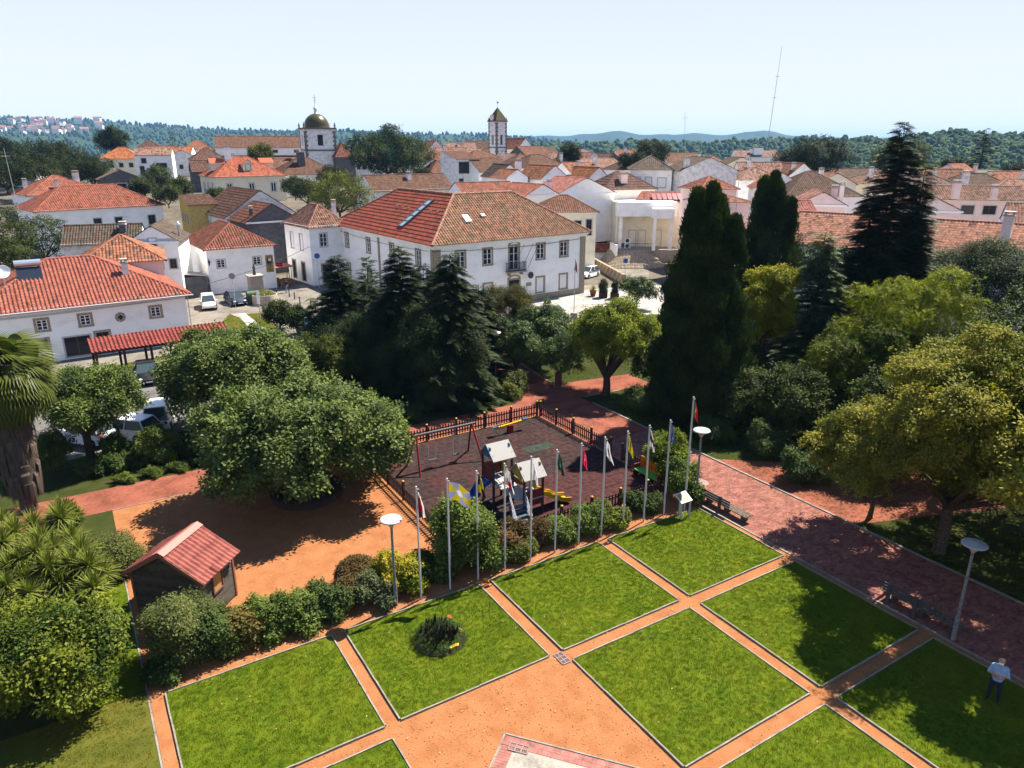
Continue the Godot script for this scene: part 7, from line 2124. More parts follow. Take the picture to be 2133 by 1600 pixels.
func shrubs() -> void:
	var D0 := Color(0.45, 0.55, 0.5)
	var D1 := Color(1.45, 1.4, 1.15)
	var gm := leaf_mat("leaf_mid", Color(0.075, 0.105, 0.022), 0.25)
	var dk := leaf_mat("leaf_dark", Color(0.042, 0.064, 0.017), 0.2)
	var ye := leaf_mat("leaf_yellow", Color(0.24, 0.21, 0.014), 0.3)
	var rs := leaf_mat("leaf_russet", Color(0.095, 0.064, 0.026), 0.25)
	var mo := leaf_mat("leaf_moss", Color(0.085, 0.098, 0.024), 0.2)
	var br := leaf_mat("leaf_bright", Color(0.10, 0.125, 0.015), 0.3)
	# border between gravel court and lawns
	bush("round clipped russet bush, larger of the pair by the lamp", P(8.5, -26.2), Vector3(0.85, 0.62, 0.85), 1500, "box", rs, Color(0.7, 0.7, 0.6), Color(1.2, 1.2, 1.0), 1.5, 1)
	bush("round clipped russet bush, smaller of the pair by the lamp", P(7.9, -25.4), Vector3(0.6, 0.5, 0.6), 900, "box", rs, Color(0.7, 0.7, 0.6), Color(1.2, 1.2, 1.0), 1.4, 1)
	bush("yellow variegated shrub behind the first lamp", P(10.0, -25.0), Vector3(1.0, 0.75, 0.9), 1100, "small", ye, Color(0.3, 0.5, 0.5), Color(1.3, 1.2, 1.0), 1.2, 6)
	bush("grey-green variegated shrub in front of the first lamp", P(8.7, -24.7), Vector3(0.85, 0.6, 0.7), 800, "small", leaf_mat("leaf_silver", Color(0.085, 0.096, 0.048), 0.25), Color(0.5, 0.6, 0.5), Color(1.3, 1.3, 1.1), 1.1, 5)
	bush("tall dark laurel between the flagpoles", P(13.1, -25.3), Vector3(1.25, 1.45, 1.15), 1700, "broad", gm, D0, D1, 0.85, 8)
	bush("low leafy skirt of the dark laurel", P(14.0, -24.6), Vector3(0.7, 0.55, 0.6), 420, "broad", gm, D0, D1, 0.75, 5)
	bush("dark shrub beside the yellow variegated one", P(11.3, -25.1), Vector3(0.8, 0.65, 0.7), 600, "small", dk, D0, D1, 1.2, 5)
	var sizes := [[6.7, 0.85, 0.62, dk], [5.4, 0.75, 0.7, gm], [4.3, 0.85, 0.65, gm], [3.2, 0.8, 0.7, mo], [2.3, 0.9, 0.85, dk]]
	for k in sizes.size():
		var q: Array = sizes[k]
		bush(["spreading shrub with russet tips in the border", "round leafy shrub in the border", "broad rounded shrub next to the round leafy one", "shrub with reddish new leaves in the border", "dark shrub at the foot of the shed"][k], P(q[0], -24.95), Vector3(q[1], q[2], 0.8), 900, "small", q[3], D0, D1 if k != 3 else Color(1.9, 1.0, 0.9), 1.25, 6, "border shrubs between gravel and lawn")
	bush("tall loose shrub half hiding the shed gable", P(1.1, -25.2), Vector3(0.95, 1.35, 0.85), 1100, "fine", leaf_mat("leaf_olive2", Color(0.075, 0.09, 0.03), 0.25), D0, D1, 1.3, 9)
	bush("loose shrub before the shed window wall", P(2.0, -25.8), Vector3(0.8, 1.1, 0.7), 700, "fine", leaf_mat("leaf_olive2", Color(0.075, 0.09, 0.03), 0.25), D0, D1, 1.2, 7)
	bush("low dark ground shrub at the lawn's far corner", P(0.5, -24.4), Vector3(0.6, 0.4, 0.5), 300, "small", dk, D0, D1, 1.2, 4)
	bush("rose bush with fading blooms before the play stairs", P(14.9, -25.0), Vector3(0.8, 0.6, 0.6), 600, "small", rs, Color(0.5, 0.6, 0.5), Color(1.7, 1.1, 0.9), 1.3, 6)
	bush("rose bush with orange tips before the play stairs", P(16.2, -25.3), Vector3(0.8, 0.65, 0.5), 600, "small", rs, Color(0.5, 0.6, 0.5), Color(1.8, 1.1, 0.9), 1.3, 6)
	bush("low clipped golden-green ball below the roses", P(15.4, -24.4), Vector3(0.5, 0.42, 0.5), 700, "box", mo, Color(0.7, 0.75, 0.6), Color(1.25, 1.25, 1.0), 1.4, 1)
	bush("small clipped golden-green ball beside the low one", P(16.1, -24.65), Vector3(0.4, 0.38, 0.4), 500, "box", mo, Color(0.7, 0.75, 0.6), Color(1.25, 1.25, 1.0), 1.3, 1)
	bush("clipped brown ball between roses and box dome", P(17.1, -25.0), Vector3(0.5, 0.6, 0.5), 700, "box", rs, Color(0.6, 0.6, 0.5), Color(1.1, 1.1, 0.9), 1.4, 1)
	bush("domed green rose bush with two pale pink blooms", P(18.0, -24.9), Vector3(0.8, 0.58, 0.7), 900, "small", gm, D0, D1, 1.2, 5)
	bush("rounded green shrub before the gap in the fence", P(19.5, -24.75), Vector3(0.75, 0.68, 0.65), 900, "small", gm, D0, D1, 1.2, 5)
	bush("small clipped pale green ball above its neighbour", P(20.7, -24.9), Vector3(0.42, 0.65, 0.42), 600, "box", mo, Color(0.8, 0.8, 0.7), Color(1.4, 1.4, 1.2), 1.4, 1)
	bush("low bright green shrub at the lawn edge", P(20.9, -24.3), Vector3(0.5, 0.4, 0.4), 450, "small", br, D0, D1, 1.1, 4)
	bush("small clipped pale ball on the lawn edge", P(21.5, -24.4), Vector3(0.38, 0.42, 0.38), 450, "box", mo, Color(0.8, 0.8, 0.7), Color(1.4, 1.4, 1.2), 1.4, 1)
	bush("dark low hedge before the last pickets", P(23.2, -24.9), Vector3(1.1, 0.55, 0.5), 800, "small", dk, D0, D1, 1.1, 6)
	bush("bright hibiscus thicket at the end of the flag row", P(26.9, -26.9), Vector3(0.95, 1.4, 1.5), 1700, "broad", leaf_mat("leaf_lime", Color(0.101, 0.133, 0.013), 0.32), D0, Color(1.3, 1.25, 1.0), 0.7, 9)
	bush("dark leafy shrub under the second lamp", P(25.9, -24.7), Vector3(0.85, 1.15, 0.7), 800, "broad", gm, D0, D1, 0.7, 5)
	# around the paths
	bush("pale rounded shrub at the path fork", P(27.6, -44.5), Vector3(1.0, 0.8, 0.9), 900, "small", mo, D0, Color(1.5, 1.4, 1.2), 1.3, 5)
	bush("flat pale shrub reaching along the red path", P(26.4, -43.6), Vector3(1.4, 0.55, 0.8), 900, "lance", mo, D0, Color(1.5, 1.4, 1.2), 0.6, 6)
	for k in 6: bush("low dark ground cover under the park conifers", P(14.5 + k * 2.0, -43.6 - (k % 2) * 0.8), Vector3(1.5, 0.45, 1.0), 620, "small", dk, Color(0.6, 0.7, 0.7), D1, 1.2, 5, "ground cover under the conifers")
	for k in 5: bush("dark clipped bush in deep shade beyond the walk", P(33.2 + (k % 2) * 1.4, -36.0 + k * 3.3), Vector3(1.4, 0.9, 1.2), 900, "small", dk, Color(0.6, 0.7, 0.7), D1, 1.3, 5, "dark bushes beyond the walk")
	# hedge towards the parking lot
	for k in 9: bush("low clipped hedge bush along the parking lot", P(-0.6 + k * 1.25, -44.6 - k * 0.06), Vector3(0.85, 0.5, 0.55), 480, "small", dk if k != 3 else ye, D0, D1, 1.2, 3, "hedge along the parking lot")
	for k in 8: bush("trailing light green plant on the kerb of the red path", P(0.8 + k * 1.4, -42.7), Vector3(0.9, 0.28, 0.45), 380, "lance", gm, D0, Color(1.6, 1.5, 1.2), 0.42, 3, "trailing plants along the red path")
	for q in [[G(330, 960), 1.0, "upright dark shrub by the white hatchback"], [G(240, 960), 0.7, "upright shrub by the white car"], [G(115, 985), 1.1, "pale shrub behind the palm trunk"]]:
		bush(q[2], q[0], Vector3(0.9, 1.2, 0.8) * q[1], 800, "small", gm, D0, D1, 1.3, 7)
	# yuccas and leafy corner on the left
	var yu := leaf_mat("yucca_leaf", Color(0.112, 0.133, 0.022), 0.28, 0.5)
	var ros := [rosette(120, 0.95, 0.03, 0.5), rosette(110, 0.85, 0.03, 0.6)]
	var heads := [[30, 1110, 2.2], [85, 1125, 2.0], [125, 1080, 2.2], [40, 1165, 2.0], [100, 1180, 1.7], [150, 1175, 1.6], [185, 1180, 1.5], [15, 1220, 1.5], [110, 1200, 1.3], [195, 1225, 1.1], [75, 1150, 2.1], [5, 1130, 2.4], [150, 1125, 1.7], [55, 1205, 1.4], [70, 1095, 2.1], [110, 1140, 1.8], [20, 1185, 1.7], [130, 1215, 1.1], [170, 1150, 1.5], [60, 1235, 1.2], [215, 1195, 1.0], [5, 1085, 2.3]]
	for k in 2:
		var o := thing("yucca", ["clump of spiky yuccas below the palm", "clump of spiky yuccas nearer the glossy bush"][k], "plant", G(90, 1290) if k == 0 else G(150, 1300), 0.0, "yucca clumps")
		for j in heads.size():
			if j % 2 != k: continue
			var q: Array = heads[j]
			var p := G(q[0], q[1], q[2])
			var tm := MB.new()
			tm.tube([Vector3(p.x * 0.7, -0.1, p.z) * Vector3(0, 1, 0) + (Vector3(p.x, 0, p.z) - o.position) * 0.8, p - o.position], [0.07, 0.06], 6)
			part("stem", tm.mesh(), bark(), o)
			part("leaf_rosette", ros[j % 2], yu, o, xf(p - o.position, rf(0, TAU), Vector3.ONE * rf(0.9, 1.15)))
	bush("feathery juniper beside the yuccas", G(235, 1190), Vector3(1.5, 0.8, 1.2), 1500, "fine", leaf_mat("leaf_olive3", Color(0.075, 0.088, 0.026), 0.25), D0, D1, 1.1, 9)
	var gl := leaf_mat("leaf_glossy", Color(0.085, 0.115, 0.016), 0.28, 0.52)
	broadleaf("glossy_tree", "low glossy-leaved tree on several stems beside the drying grass", G(125, 1470), blob_cloud(Vector3(-0.4, 1.95, 0.1), Vector3(2.5, 1.75, 2.0), 32, 0.62), 0.4, 0.09, 5200, "large", gl, Color(0.3, 0.45, 0.45), Color(1.7, 1.45, 1.0), 0.6)
	bush("low leafy sucker under the glossy tree", G(210, 1440), Vector3(0.5, 0.3, 0.4), 200, "broad", gm, D0, D1, 0.6, 3)
	bush("spiky young palm plants by the palm trunk", G(140, 1085), Vector3(0.6, 0.5, 0.6), 160, "lance", br, D0, D1, 1.3, 3)
func litter() -> void:
	var mm := MultiMesh.new()
	mm.transform_format = MultiMesh.TRANSFORM_3D
	mm.use_colors = true
	var m := MB.new()
	leaf(m, Vector3(-0.03, 0, 0), Vector3.RIGHT, Vector3.BACK, 0.06, 0.04)
	mm.mesh = m.mesh()
	var spots := []
	for k in 2600:
		var a := rf(0.6, 25.8)
		var b := rf(-39.0, -5.0)
		if rng.randf() < 0.35: b = -24.1 + rng.randfn(0, 0.35)
		elif rng.randf() < 0.3:
			a = 9.2 + rng.randfn(0, 3.0)
			b = -34.5 + rng.randfn(0, 3.0)
		spots.append(P(a, b, 0.075 if b > -23.5 else 0.034))
	for k in 900: spots.append(P(rf(26.5, 31.0), rf(-36, -6), 0.045))
	mm.instance_count = spots.size()
	for k in spots.size():
		mm.set_instance_transform(k, Transform3D(Basis.from_euler(Vector3(rf(-0.3, 0.3), rf(0, TAU), rf(-0.3, 0.3))).scaled_local(Vector3.ONE * rf(0.6, 1.4)), spots[k]))
		mm.set_instance_color(k, Color(0.16, 0.09, 0.04).lerp(Color(0.34, 0.26, 0.14), rf(0, 1)))
	var o := MultiMeshInstance3D.new()
	o.name = "leaf_litter"
	o.multimesh = mm
	o.material_override = mat("litter_leaf", Color(1, 1, 1), 0.9)
	add_child(o)
	tag(o, "dry fallen leaves scattered over gravel, lawn and walk", "leaves", "", "stuff")
func trees() -> void:
	litter()
	var gm := leaf_mat("leaf_plane", Color(0.085, 0.115, 0.032), 0.25, 0.55)
	var D0 := Color(0.42, 0.5, 0.48)
	var D1 := Color(1.45, 1.4, 1.2)
	# spreading trees round the gravel court
	broadleaf("shade_tree", "broad spreading shade tree standing in the orange gravel", G(640, 1030), blob_cloud(Vector3(0, 3.45, 0.1), Vector3(5.3, 2.2, 5.0), 40, 1.1, 0.85), 1.6, 0.24, 11000, "broad", gm, D0, D1, 1.1, "spreading shade trees")
	broadleaf("shade_tree", "spreading shade tree between the carport and the gravel court", G(505, 893), blob_cloud(Vector3(0, 3.9, 0), Vector3(4.5, 2.1, 4.0), 32, 1.1, 0.8), 2.0, 0.22, 8500, "broad", gm, D0, D1, 1.1, "spreading shade trees")
	broadleaf("shade_tree", "round shade tree over the parked white cars", G(190, 960), blob_cloud(Vector3(0.4, 3.7, 0), Vector3(2.6, 1.7, 2.5), 20, 0.8, 0.85), 1.7, 0.25, 4200, "broad", gm, D0, Color(1.45, 1.45, 1.1), 0.85, "spreading shade trees")
	broadleaf("sapling", "upright light green young tree behind the shade trees", G(700, 840), blob_cloud(Vector3(0, 3.2, 0), Vector3(2.6, 1.5, 1.8), 16, 0.6, 1.3), 1.4, 0.1, 2600, "lance", leaf_mat("leaf_willow", Color(0.064, 0.08, 0.016), 0.3), D0, D1, 0.75)
	var ring := thing("tree_seat", "round low shade-darkened seat encircling the spreading shade tree", "seat", G(640, 1030))
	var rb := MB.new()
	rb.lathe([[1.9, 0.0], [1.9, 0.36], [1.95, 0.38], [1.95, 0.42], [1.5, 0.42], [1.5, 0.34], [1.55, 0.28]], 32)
	part("seat", rb.mesh(), mat("shaded_timber", Color(0.05, 0.035, 0.028), 0.8), ring)  # the crown's shade is put into this dark seat colour
	var rs := MB.new()
	rs.lathe([[1.55, 0.28], [0.3, 0.32]], 24)
	part("soil", rs.mesh(), mats.bed_soil, ring)
	# conifer group in front of the town hall
	var cd := leaf_mat("needle_dark", Color(0.027, 0.041, 0.016), 0.15, 0.6)
	var cb := leaf_mat("needle_blue", Color(0.053, 0.08, 0.034), 0.2, 0.6)
	conifer("spruce", "slim dark spruce nearest the carport road", G(722, 800), 10.2, 3.3, 0.4, cd, D0, Color(1.5, 1.4, 1.2), 0.2, 1.25, "conifers before the town hall")
	conifer("spruce", "middle dark spruce of the conifer group", G(845, 820), 11.2, 3.7, 0.4, cd, D0, Color(1.5, 1.4, 1.2), 0.2, 1.25, "conifers before the town hall")
	conifer("spruce", "widest dark spruce with drooping boughs before the town hall", G(945, 835), 10.9, 4.3, 0.3, cd, D0, Color(1.5, 1.4, 1.2), 0.35, 1.3, "conifers before the town hall")
	conifer("spruce", "dark spruce standing behind the middle one", G(890, 770), 9.0, 3.6, 0.3, cd, D0, Color(1.5, 1.4, 1.2), 0.3, 1.1, "conifers before the town hall")
	conifer("spruce", "dark spruce standing behind the slim one", G(780, 790), 8.0, 3.4, 0.3, cd, D0, Color(1.5, 1.4, 1.2), 0.3, 1.1, "conifers before the town hall")
	for q in [[785, 825, 3.0, 3.4, "dense dark yew filling the gap between the first spruces"], [915, 838, 3.4, 3.8, "dense dark yew under the widest spruce"], [690, 815, 2.6, 2.8, "dense dark yew at the edge of the shade trees"]]:
		broadleaf("yew", q[4], G(q[0], q[1]), blob_cloud(Vector3(0, q[3] * 0.98, 0), Vector3(q[2], q[3], q[2] * 0.8), 22, 0.9, 0.9, -0.8), 0.8, 0.15, 3200, "fine", leaf_mat("needle_yew", Color(0.026, 0.041, 0.013), 0.15), D0, Color(1.6, 1.5, 1.2), 1.6)
	conifer("araucaria", "small star-topped araucaria poking out of the spruces", G(778, 770), 9.4, 1.4, 3.0, leaf_mat("needle_green", Color(0.032, 0.053, 0.016), 0.2), D0, D1, -0.2, 0.9)
	conifer("spruce", "low dark spruce filling in behind the widest one", G(1000, 790), 7.8, 3.4, 0.3, cd, D0, Color(1.5, 1.4, 1.2), 0.3, 1.1, "conifers before the town hall")
	conifer("spruce", "low dark spruce filling in beside the slim one", G(675, 790), 6.8, 2.8, 0.3, cd, D0, Color(1.5, 1.4, 1.2), 0.3, 1.1, "conifers before the town hall")
	broadleaf("garden_tree", "rounded rusty green tree before the town hall door", G(1060, 740), blob_cloud(Vector3(0, 4.6, 0), Vector3(2.2, 1.6, 2.0), 14, 0.75), 1.6, 0.12, 2600, "fine", leaf_mat("leaf_rust", Color(0.058, 0.051, 0.009), 0.25), D0, D1, 1.2)
	for k in 5:
		var q: Array = [[1075, 790, 1.0], [1125, 770, 1.1], [1165, 800, 0.8], [1135, 745, 0.95], [1095, 745, 0.9]][k]
		broadleaf("small_tree", ["small magnolia by the path lamp", "small dark camellia between paths", "small feathery tree by the litter bin", "small laurel before the plaza", "small laurel behind the path lamp"][k], G(q[0], q[1]), blob_cloud(Vector3(0, 2.9, 0) * q[2], Vector3(2.0, 2.1, 1.9) * q[2], 14, 0.65), 1.0, 0.09, 2200, "small" if k != 2 else "lance", leaf_mat("leaf_cam", Color(0.052, 0.078, 0.022), 0.2, 0.45), D0, Color(1.6, 1.6, 1.4), 1.5 if k != 2 else 0.6, "small trees by the path fork")
	broadleaf("garden_tree", "dense round tree with yellow-green top beside the great cypress", G(1262, 822), blob_cloud(Vector3(0.2, 4.5, -0.3), Vector3(3.1, 2.5, 2.8), 22, 0.95), 1.4, 0.3, 5200, "broad", leaf_mat("leaf_citrus", Color(0.12, 0.145, 0.012), 0.3), Color(0.5, 0.6, 0.6), D1, 0.75)
	broadleaf("plaza_tree", "small round tree standing on the pale plaza", G(1325, 645), blob_cloud(Vector3(0, 2.4, 0), Vector3(1.9, 1.2, 1.7), 12, 0.6), 1.1, 0.09, 1500, "small", leaf_mat("leaf_cam", Color(0.052, 0.078, 0.022), 0.2, 0.45), D0, Color(1.7, 1.6, 1.3), 1.5)
	# right-hand grove
	var cy := leaf_mat("cypress_leaf", Color(0.032, 0.051, 0.013), 0.15, 0.6)
	cypress("cypress", "great broad dark cypress beside the red walk", G(1445, 880), 15.6, 2.7, cy, D0, Color(1.35, 1.3, 1.1), 12000, "dark cypresses")
	cypress("cypress", "second dark cypress standing farther back", G(1572, 760), 15.8, 2.5, cy, D0, Color(1.35, 1.3, 1.1), 6500, "dark cypresses")
	broadleaf("yellow_tree", "bright yellow-green tree between the cypress and the pale spruce", G(1572, 835), blob_cloud(Vector3(0, 6.6, 0), Vector3(2.1, 3.4, 2.0), 20, 0.75), 3.0, 0.16, 3200, "broad", leaf_mat("leaf_gold", Color(0.22, 0.21, 0.015), 0.35), Color(0.5, 0.6, 0.5), Color(1.25, 1.15, 1.0), 0.8)
	conifer("spruce", "pale blue-green spruce in front of the tall cedar", G(1672, 840), 12.4, 2.9, 1.0, cb, Color(0.6, 0.7, 0.7), Color(1.5, 1.4, 1.3), 0.22, 1.25)
	conifer("cedar", "towering dark cedar with several thin spires", G(1800, 790), 19.6, 4.6, 1.5, leaf_mat("needle_cedar", Color(0.024, 0.035, 0.013), 0.15, 0.6), D0, Color(1.5, 1.4, 1.1), 0.18, 1.2, "", [[Vector3(1.8, 0, 0.4), 16.6, 0.55], [Vector3(-1.2, 0, -0.6), 15.0, 0.6], [Vector3(2.6, 0, -1.0), 15.2, 0.5]])
	broadleaf("pine", "broad dark pine against the houses at the park edge", G(2025, 780), blob_cloud(Vector3(0.5, 7.0, 0), Vector3(6.2, 3.9, 4.4), 34, 1.4, 0.6), 3.0, 0.3, 8000, "fine", leaf_mat("needle_pine", Color(0.03, 0.047, 0.014), 0.15), D0, D1, 1.8)
	broadleaf("layered_tree", "lime green tree in flat layers above the golden tree", G(1900, 870), blob_cloud(Vector3(-1.2, 6.6, 0.3), Vector3(5.0, 3.6, 3.8), 36, 1.1, 0.5), 3.0, 0.22, 6000, "lance", leaf_mat("leaf_lime2", Color(0.17, 0.19, 0.012), 0.33), D0, Color(1.25, 1.2, 1.0), 0.75)
	broadleaf("layered_tree", "dark leafy tree under the layered lime tree", G(1760, 900), blob_cloud(Vector3(0.5, 4.6, 0), Vector3(3.2, 2.8, 3.0), 20, 1.05, 0.6), 2.0, 0.18, 4600, "lance", leaf_mat("leaf_under", Color(0.075, 0.10, 0.012), 0.28), D0, Color(1.4, 1.3, 1.0), 0.75)
	var go := leaf_mat("leaf_golden", Color(0.19, 0.185, 0.03), 0.33)
	broadleaf("golden_tree", "wide golden brown tree beside the shaded walk", P(32.4, -14.6), blob_cloud(Vector3(-0.2, 7.2, 2.2), Vector3(5.0, 4.4, 4.5), 56, 0.85, 0.65, -0.6, 0.3), 2.4, 0.26, 9500, "broad", go, Color(0.45, 0.55, 0.5), Color(1.25, 1.15, 1.0), 0.72)
	broadleaf("golden_tree", "golden tree bough hanging low over the walk", P(32.6, -18.2), blob_cloud(Vector3(-0.2, 4.2, 1.0), Vector3(4.0, 2.5, 3.0), 32, 0.75, 0.65, -0.6, 0.4), 1.2, 0.12, 5200, "broad", go, Color(0.45, 0.55, 0.5), Color(1.25, 1.15, 1.0), 0.68)
	broadleaf("golden_tree", "second golden tree leaning over the walk behind the shaded bench", P(32.6, -9.6), blob_cloud(Vector3(-1.4, 7.0, 2.0), Vector3(4.6, 3.0, 4.4), 34, 0.75, 0.6, -0.5, 0.2), 3.0, 0.28, 4200, "broad", leaf_mat("leaf_golden", Color(0.19, 0.185, 0.03), 0.33), D0, D1, 1.0)
	for k in 9:
		var q: Array = [[37.5, -27.0, 0.7], [39.0, -33.0, 0.7], [38.5, -21.0, 0.9], [36.0, -37.0, 0.7], [37.0, -13.0, 1.5], [41.0, -9.0, 1.7], [43.0, -17.0, 1.7], [38.0, -5.0, 1.5], [35.5, -30.5, 0.7]][k]
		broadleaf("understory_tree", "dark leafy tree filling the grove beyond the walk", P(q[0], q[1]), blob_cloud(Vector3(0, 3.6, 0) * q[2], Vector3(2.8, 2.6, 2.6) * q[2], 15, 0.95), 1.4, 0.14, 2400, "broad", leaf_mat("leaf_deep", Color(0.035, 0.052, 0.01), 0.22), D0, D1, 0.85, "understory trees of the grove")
	palm()
	# background trees
	var bk := [
		["great dark round chestnut behind the town hall roof", 808, 372, 165, 262, 178, "chestnut"],
		["yellow-green garden tree left of the town hall roof", 708, 446, 116, 357, 150, "lime"],
		["small pale green tree before the church nave", 545, 335, 175, 302, 55, "lime"],
		["tall dark tree above the orange roofed houses", 240, 320, 215, 268, 62, "dark"],
		["big dark oak among the field trees", 108, 365, 170, 290, 140, "dark"],
		["dark tree with ragged top at the field edge", 40, 375, 150, 312, 140, "dark"],
		["low dark tree behind the red hipped houses", 165, 378, 155, 320, 150, "dark"],
		["wide tree mass under the big oak", 85, 385, 140, 330, 180, "dark"],
		["dark tree close to the stone barn", 195, 385, 145, 330, 60, "dark"],
		["tree at the frame of the field beside the gabled barn", 5, 330, 185, 285, 55, "dark"],
		["leafy tree hiding the grey roofed wing", 95, 540, 90, 445, 100, "mid"],
		["yellowish leafy tree beside the grey roofed wing", 30, 560, 80, 430, 110, "mid"],
		["bushy tree below the long white house", 20, 600, 72, 490, 110, "mid"],
		["olive tree in the walled garden", 375, 410, 130, 370, 50, "mid"],
		["dark shrubby tree in the walled garden", 330, 395, 140, 345, 60, "mid"],
		["young tree beside the cream villa", 615, 405, 140, 368, 50, "mid"],
		["dark garden tree among far roofs", 1188, 340, 175, 302, 45, "dark"],
		["dark tree beyond the mossy roof", 1355, 345, 175, 292, 80, "dark"],
		["round dark tree right of the mossy roof", 1318, 350, 160, 318, 60, "dark"],
		["big dark tree mass left of the cedar", 1700, 370, 160, 285, 120, "dark"],
		["broad dark tree mass behind the cedar", 1645, 372, 165, 305, 70, "dark"],
		["tall leafy tree right of the cedar", 1900, 365, 170, 297, 55, "mid"],
		["tree top right behind the cedar spires", 1850, 365, 160, 300, 70, "mid"],
		["yellow-green trees behind the far orange roofs", 1925, 372, 165, 345, 90, "lime"],
		["dark conifer wood edge above the far roofs", 1985, 360, 210, 330, 70, "dark"],
		["dark round tree at the far town rim", 2110, 385, 180, 338, 60, "dark"],
		["small tree hugging the road below the town hall", 580, 676, 72, 630, 55, "mid"],
		["clipped street tree beside the information stele", 620, 684, 70, 640, 40, "mid"],
		["ivy covered tree by the town hall chimney house", 880, 388, 140, 352, 40, "mid"],
		["dark laurel in the gap below the cream villa", 350, 420, 125, 388, 70, "mid"],
		["dark bush by the garden wall road", 300, 405, 135, 372, 60, "mid"],
		["dark tree between villa and brown chimney house", 640, 420, 130, 372, 90, "dark"],
		["shady tree below the church tower", 690, 385, 150, 345, 60, "dark"],
		["bushy tree beside the yellow house", 455, 420, 132, 392, 60, "mid"],
		["dark tree screening the long hall", 1650, 590, 70, 500, 110, "dark"],
		["second dark tree screening the long hall", 1740, 600, 68, 515, 110, "dark"],
		["orchard tree beside the white gabled barn", 15, 395, 160, 345, 60, "mid"]]
	for q in bk:
		var z: float = q[3]
		var b := deep(q[1], q[2], z)
		var top := deep(q[1], q[4], z)
		var hh := top.y - b.y
		var rr: float = q[5] * z / 1540.0 / 2.0
		var lm := leaf_mat("tree_" + q[6], {"dark": Color(0.024, 0.035, 0.01), "mid": Color(0.043, 0.058, 0.015), "lime": Color(0.09, 0.101, 0.013), "chestnut": Color(0.032, 0.051, 0.012)}[q[6]], 0.22)
		var ns := int(clampf(rr * hh * 40.0, 700, 4500))
		broadleaf("garden_tree" if z < 130 else "far_tree", q[0], b - Vector3(0, 1.0, 0), blob_cloud(Vector3(0, hh * 0.48 + 1.0, 0), Vector3(rr, hh * 0.5, rr * 0.95), 20, minf(rr, hh * 0.5) * 0.36, 0.85, -0.85), hh * 0.2, 0.03 * hh, ns, "broad" if z < 100 else "large", lm, D0, D1, 1.0 if z < 100 else clampf(z / 130.0, 1.0, 1.8))
	conifer("fir", "dark drooping fir standing alone against the wooded hill", deep(2040, 352, 165), 8.6, 3.0, 0.3, cd, D0, D1, 0.35, 0.7)
	conifer("araucaria", "small tiered araucaria beside the church", deep(361, 310, 230), 5.0, 1.2, 0.3, cd, D0, D1, 0.1, 0.6)
	var gp := thing("garden_palm", "bushy palm rising among the far roofs", "palm", deep(1190, 338, 180))
	var pt := MB.new()
	pt.tube([Vector3(0, -1, 0), Vector3(0, 2.2, 0)], [0.3, 0.25], 8)
	part("trunk", pt.mesh(), bark(), gp)
	part("crown", rosette(90, 2.3, 0.1, 0.9), leaf_mat("needle_dark", Color.WHITE), gp, xf(Vector3(0, 2.3, 0)))
func palm() -> void:
	var at := G(62, 1062)
	var o := thing("fan_palm", "stout fan palm with a shaggy skirt of dead fronds", "palm", at)
	var t := MB.new()
	var pts := []
	var rad := []
	for k in 9:
		pts.append(Vector3(0, k * 0.85, 0)); rad.append([0.42, 0.36, 0.38, 0.42, 0.5, 0.55, 0.5, 0.4, 0.3][k])
	t.tube(pts, rad, 14)
	part("trunk", t.mesh(), bark(Color(0.13, 0.10, 0.08)), o)
	# the skirt: hanging dead fronds
	var dead := mat("dead_frond", Color(0.085, 0.066, 0.052), 0.95)
	for k in 240:
		var az := rf(0, TAU)
		var y := rf(2.2, 7.0)
		var l := rf(1.3, 2.1)
		var r0 := 0.5
		var r1 := 0.5 + 0.055 * y + rf(0, 0.25)
		var m := MB.new()
		for q in 7:
			var a := az + (q - 3) * 0.07
			m.col = grey(rf(0.6, 1.3))
			var p0 := Vector3(cos(a) * r0, y, sin(a) * r0)
			var p1 := Vector3(cos(a) * r1, y - l * 0.4, sin(a) * r1)
			var p2 := Vector3(cos(a) * r1 * 0.97, y - l * rf(0.8, 1.1), sin(a) * r1 * 0.97)
			var s := Vector3(-sin(a), 0, cos(a)) * 0.035
			m.quad(p0 - s, p0 + s, p1 + s, p1 - s); m.tri(p1 - s, p1 + s, p2)
		part("dead_frond", m.mesh(), dead, o)
	# fan leaves
	var lm := leaf_mat("palm_leaf", Color(0.075, 0.093, 0.019), 0.35, 0.4)
	var fan := MB.new()
	for q in 27:
		var a := (q - 13) * 0.135
		var d := Vector3(sin(a), 0.12 * cos(a * 2.0), cos(a))
		var s := Vector3(cos(a), 0, -sin(a)) * 0.055
		fan.col = grey(rf(0.85, 1.15))
		var p1 := d * 0.62
		var p2 := d * 1.1 + Vector3(0, -0.62, 0)
		fan.quad(-s * 0.2, s * 0.2, p1 + s, p1 - s)
		fan.tri(p1 - s, p1 + s, p2)
	fan.tube([Vector3(0, 0.02, -1.1), Vector3(0, 0.05, 0)], [0.03, 0.02], 5)
	var fm := fan.mesh()
	for k in 64:
		var az := k * 2.39996
		var el := lerpf(1.2, -1.15, pow(k / 64.0, 0.9)) + rf(-0.18, 0.18)
		var b := Basis(Vector3.UP, az + rf(-0.2, 0.2)) * Basis(Vector3.RIGHT, -el) * Basis(Vector3.BACK, rf(-0.4, 0.4))
		part("frond", fm, lm, o, Transform3D(b.scaled_local(Vector3.ONE * rf(1.1, 1.4)), Vector3(0, 7.2, 0) + b * Vector3(0, 0, 1.4)))

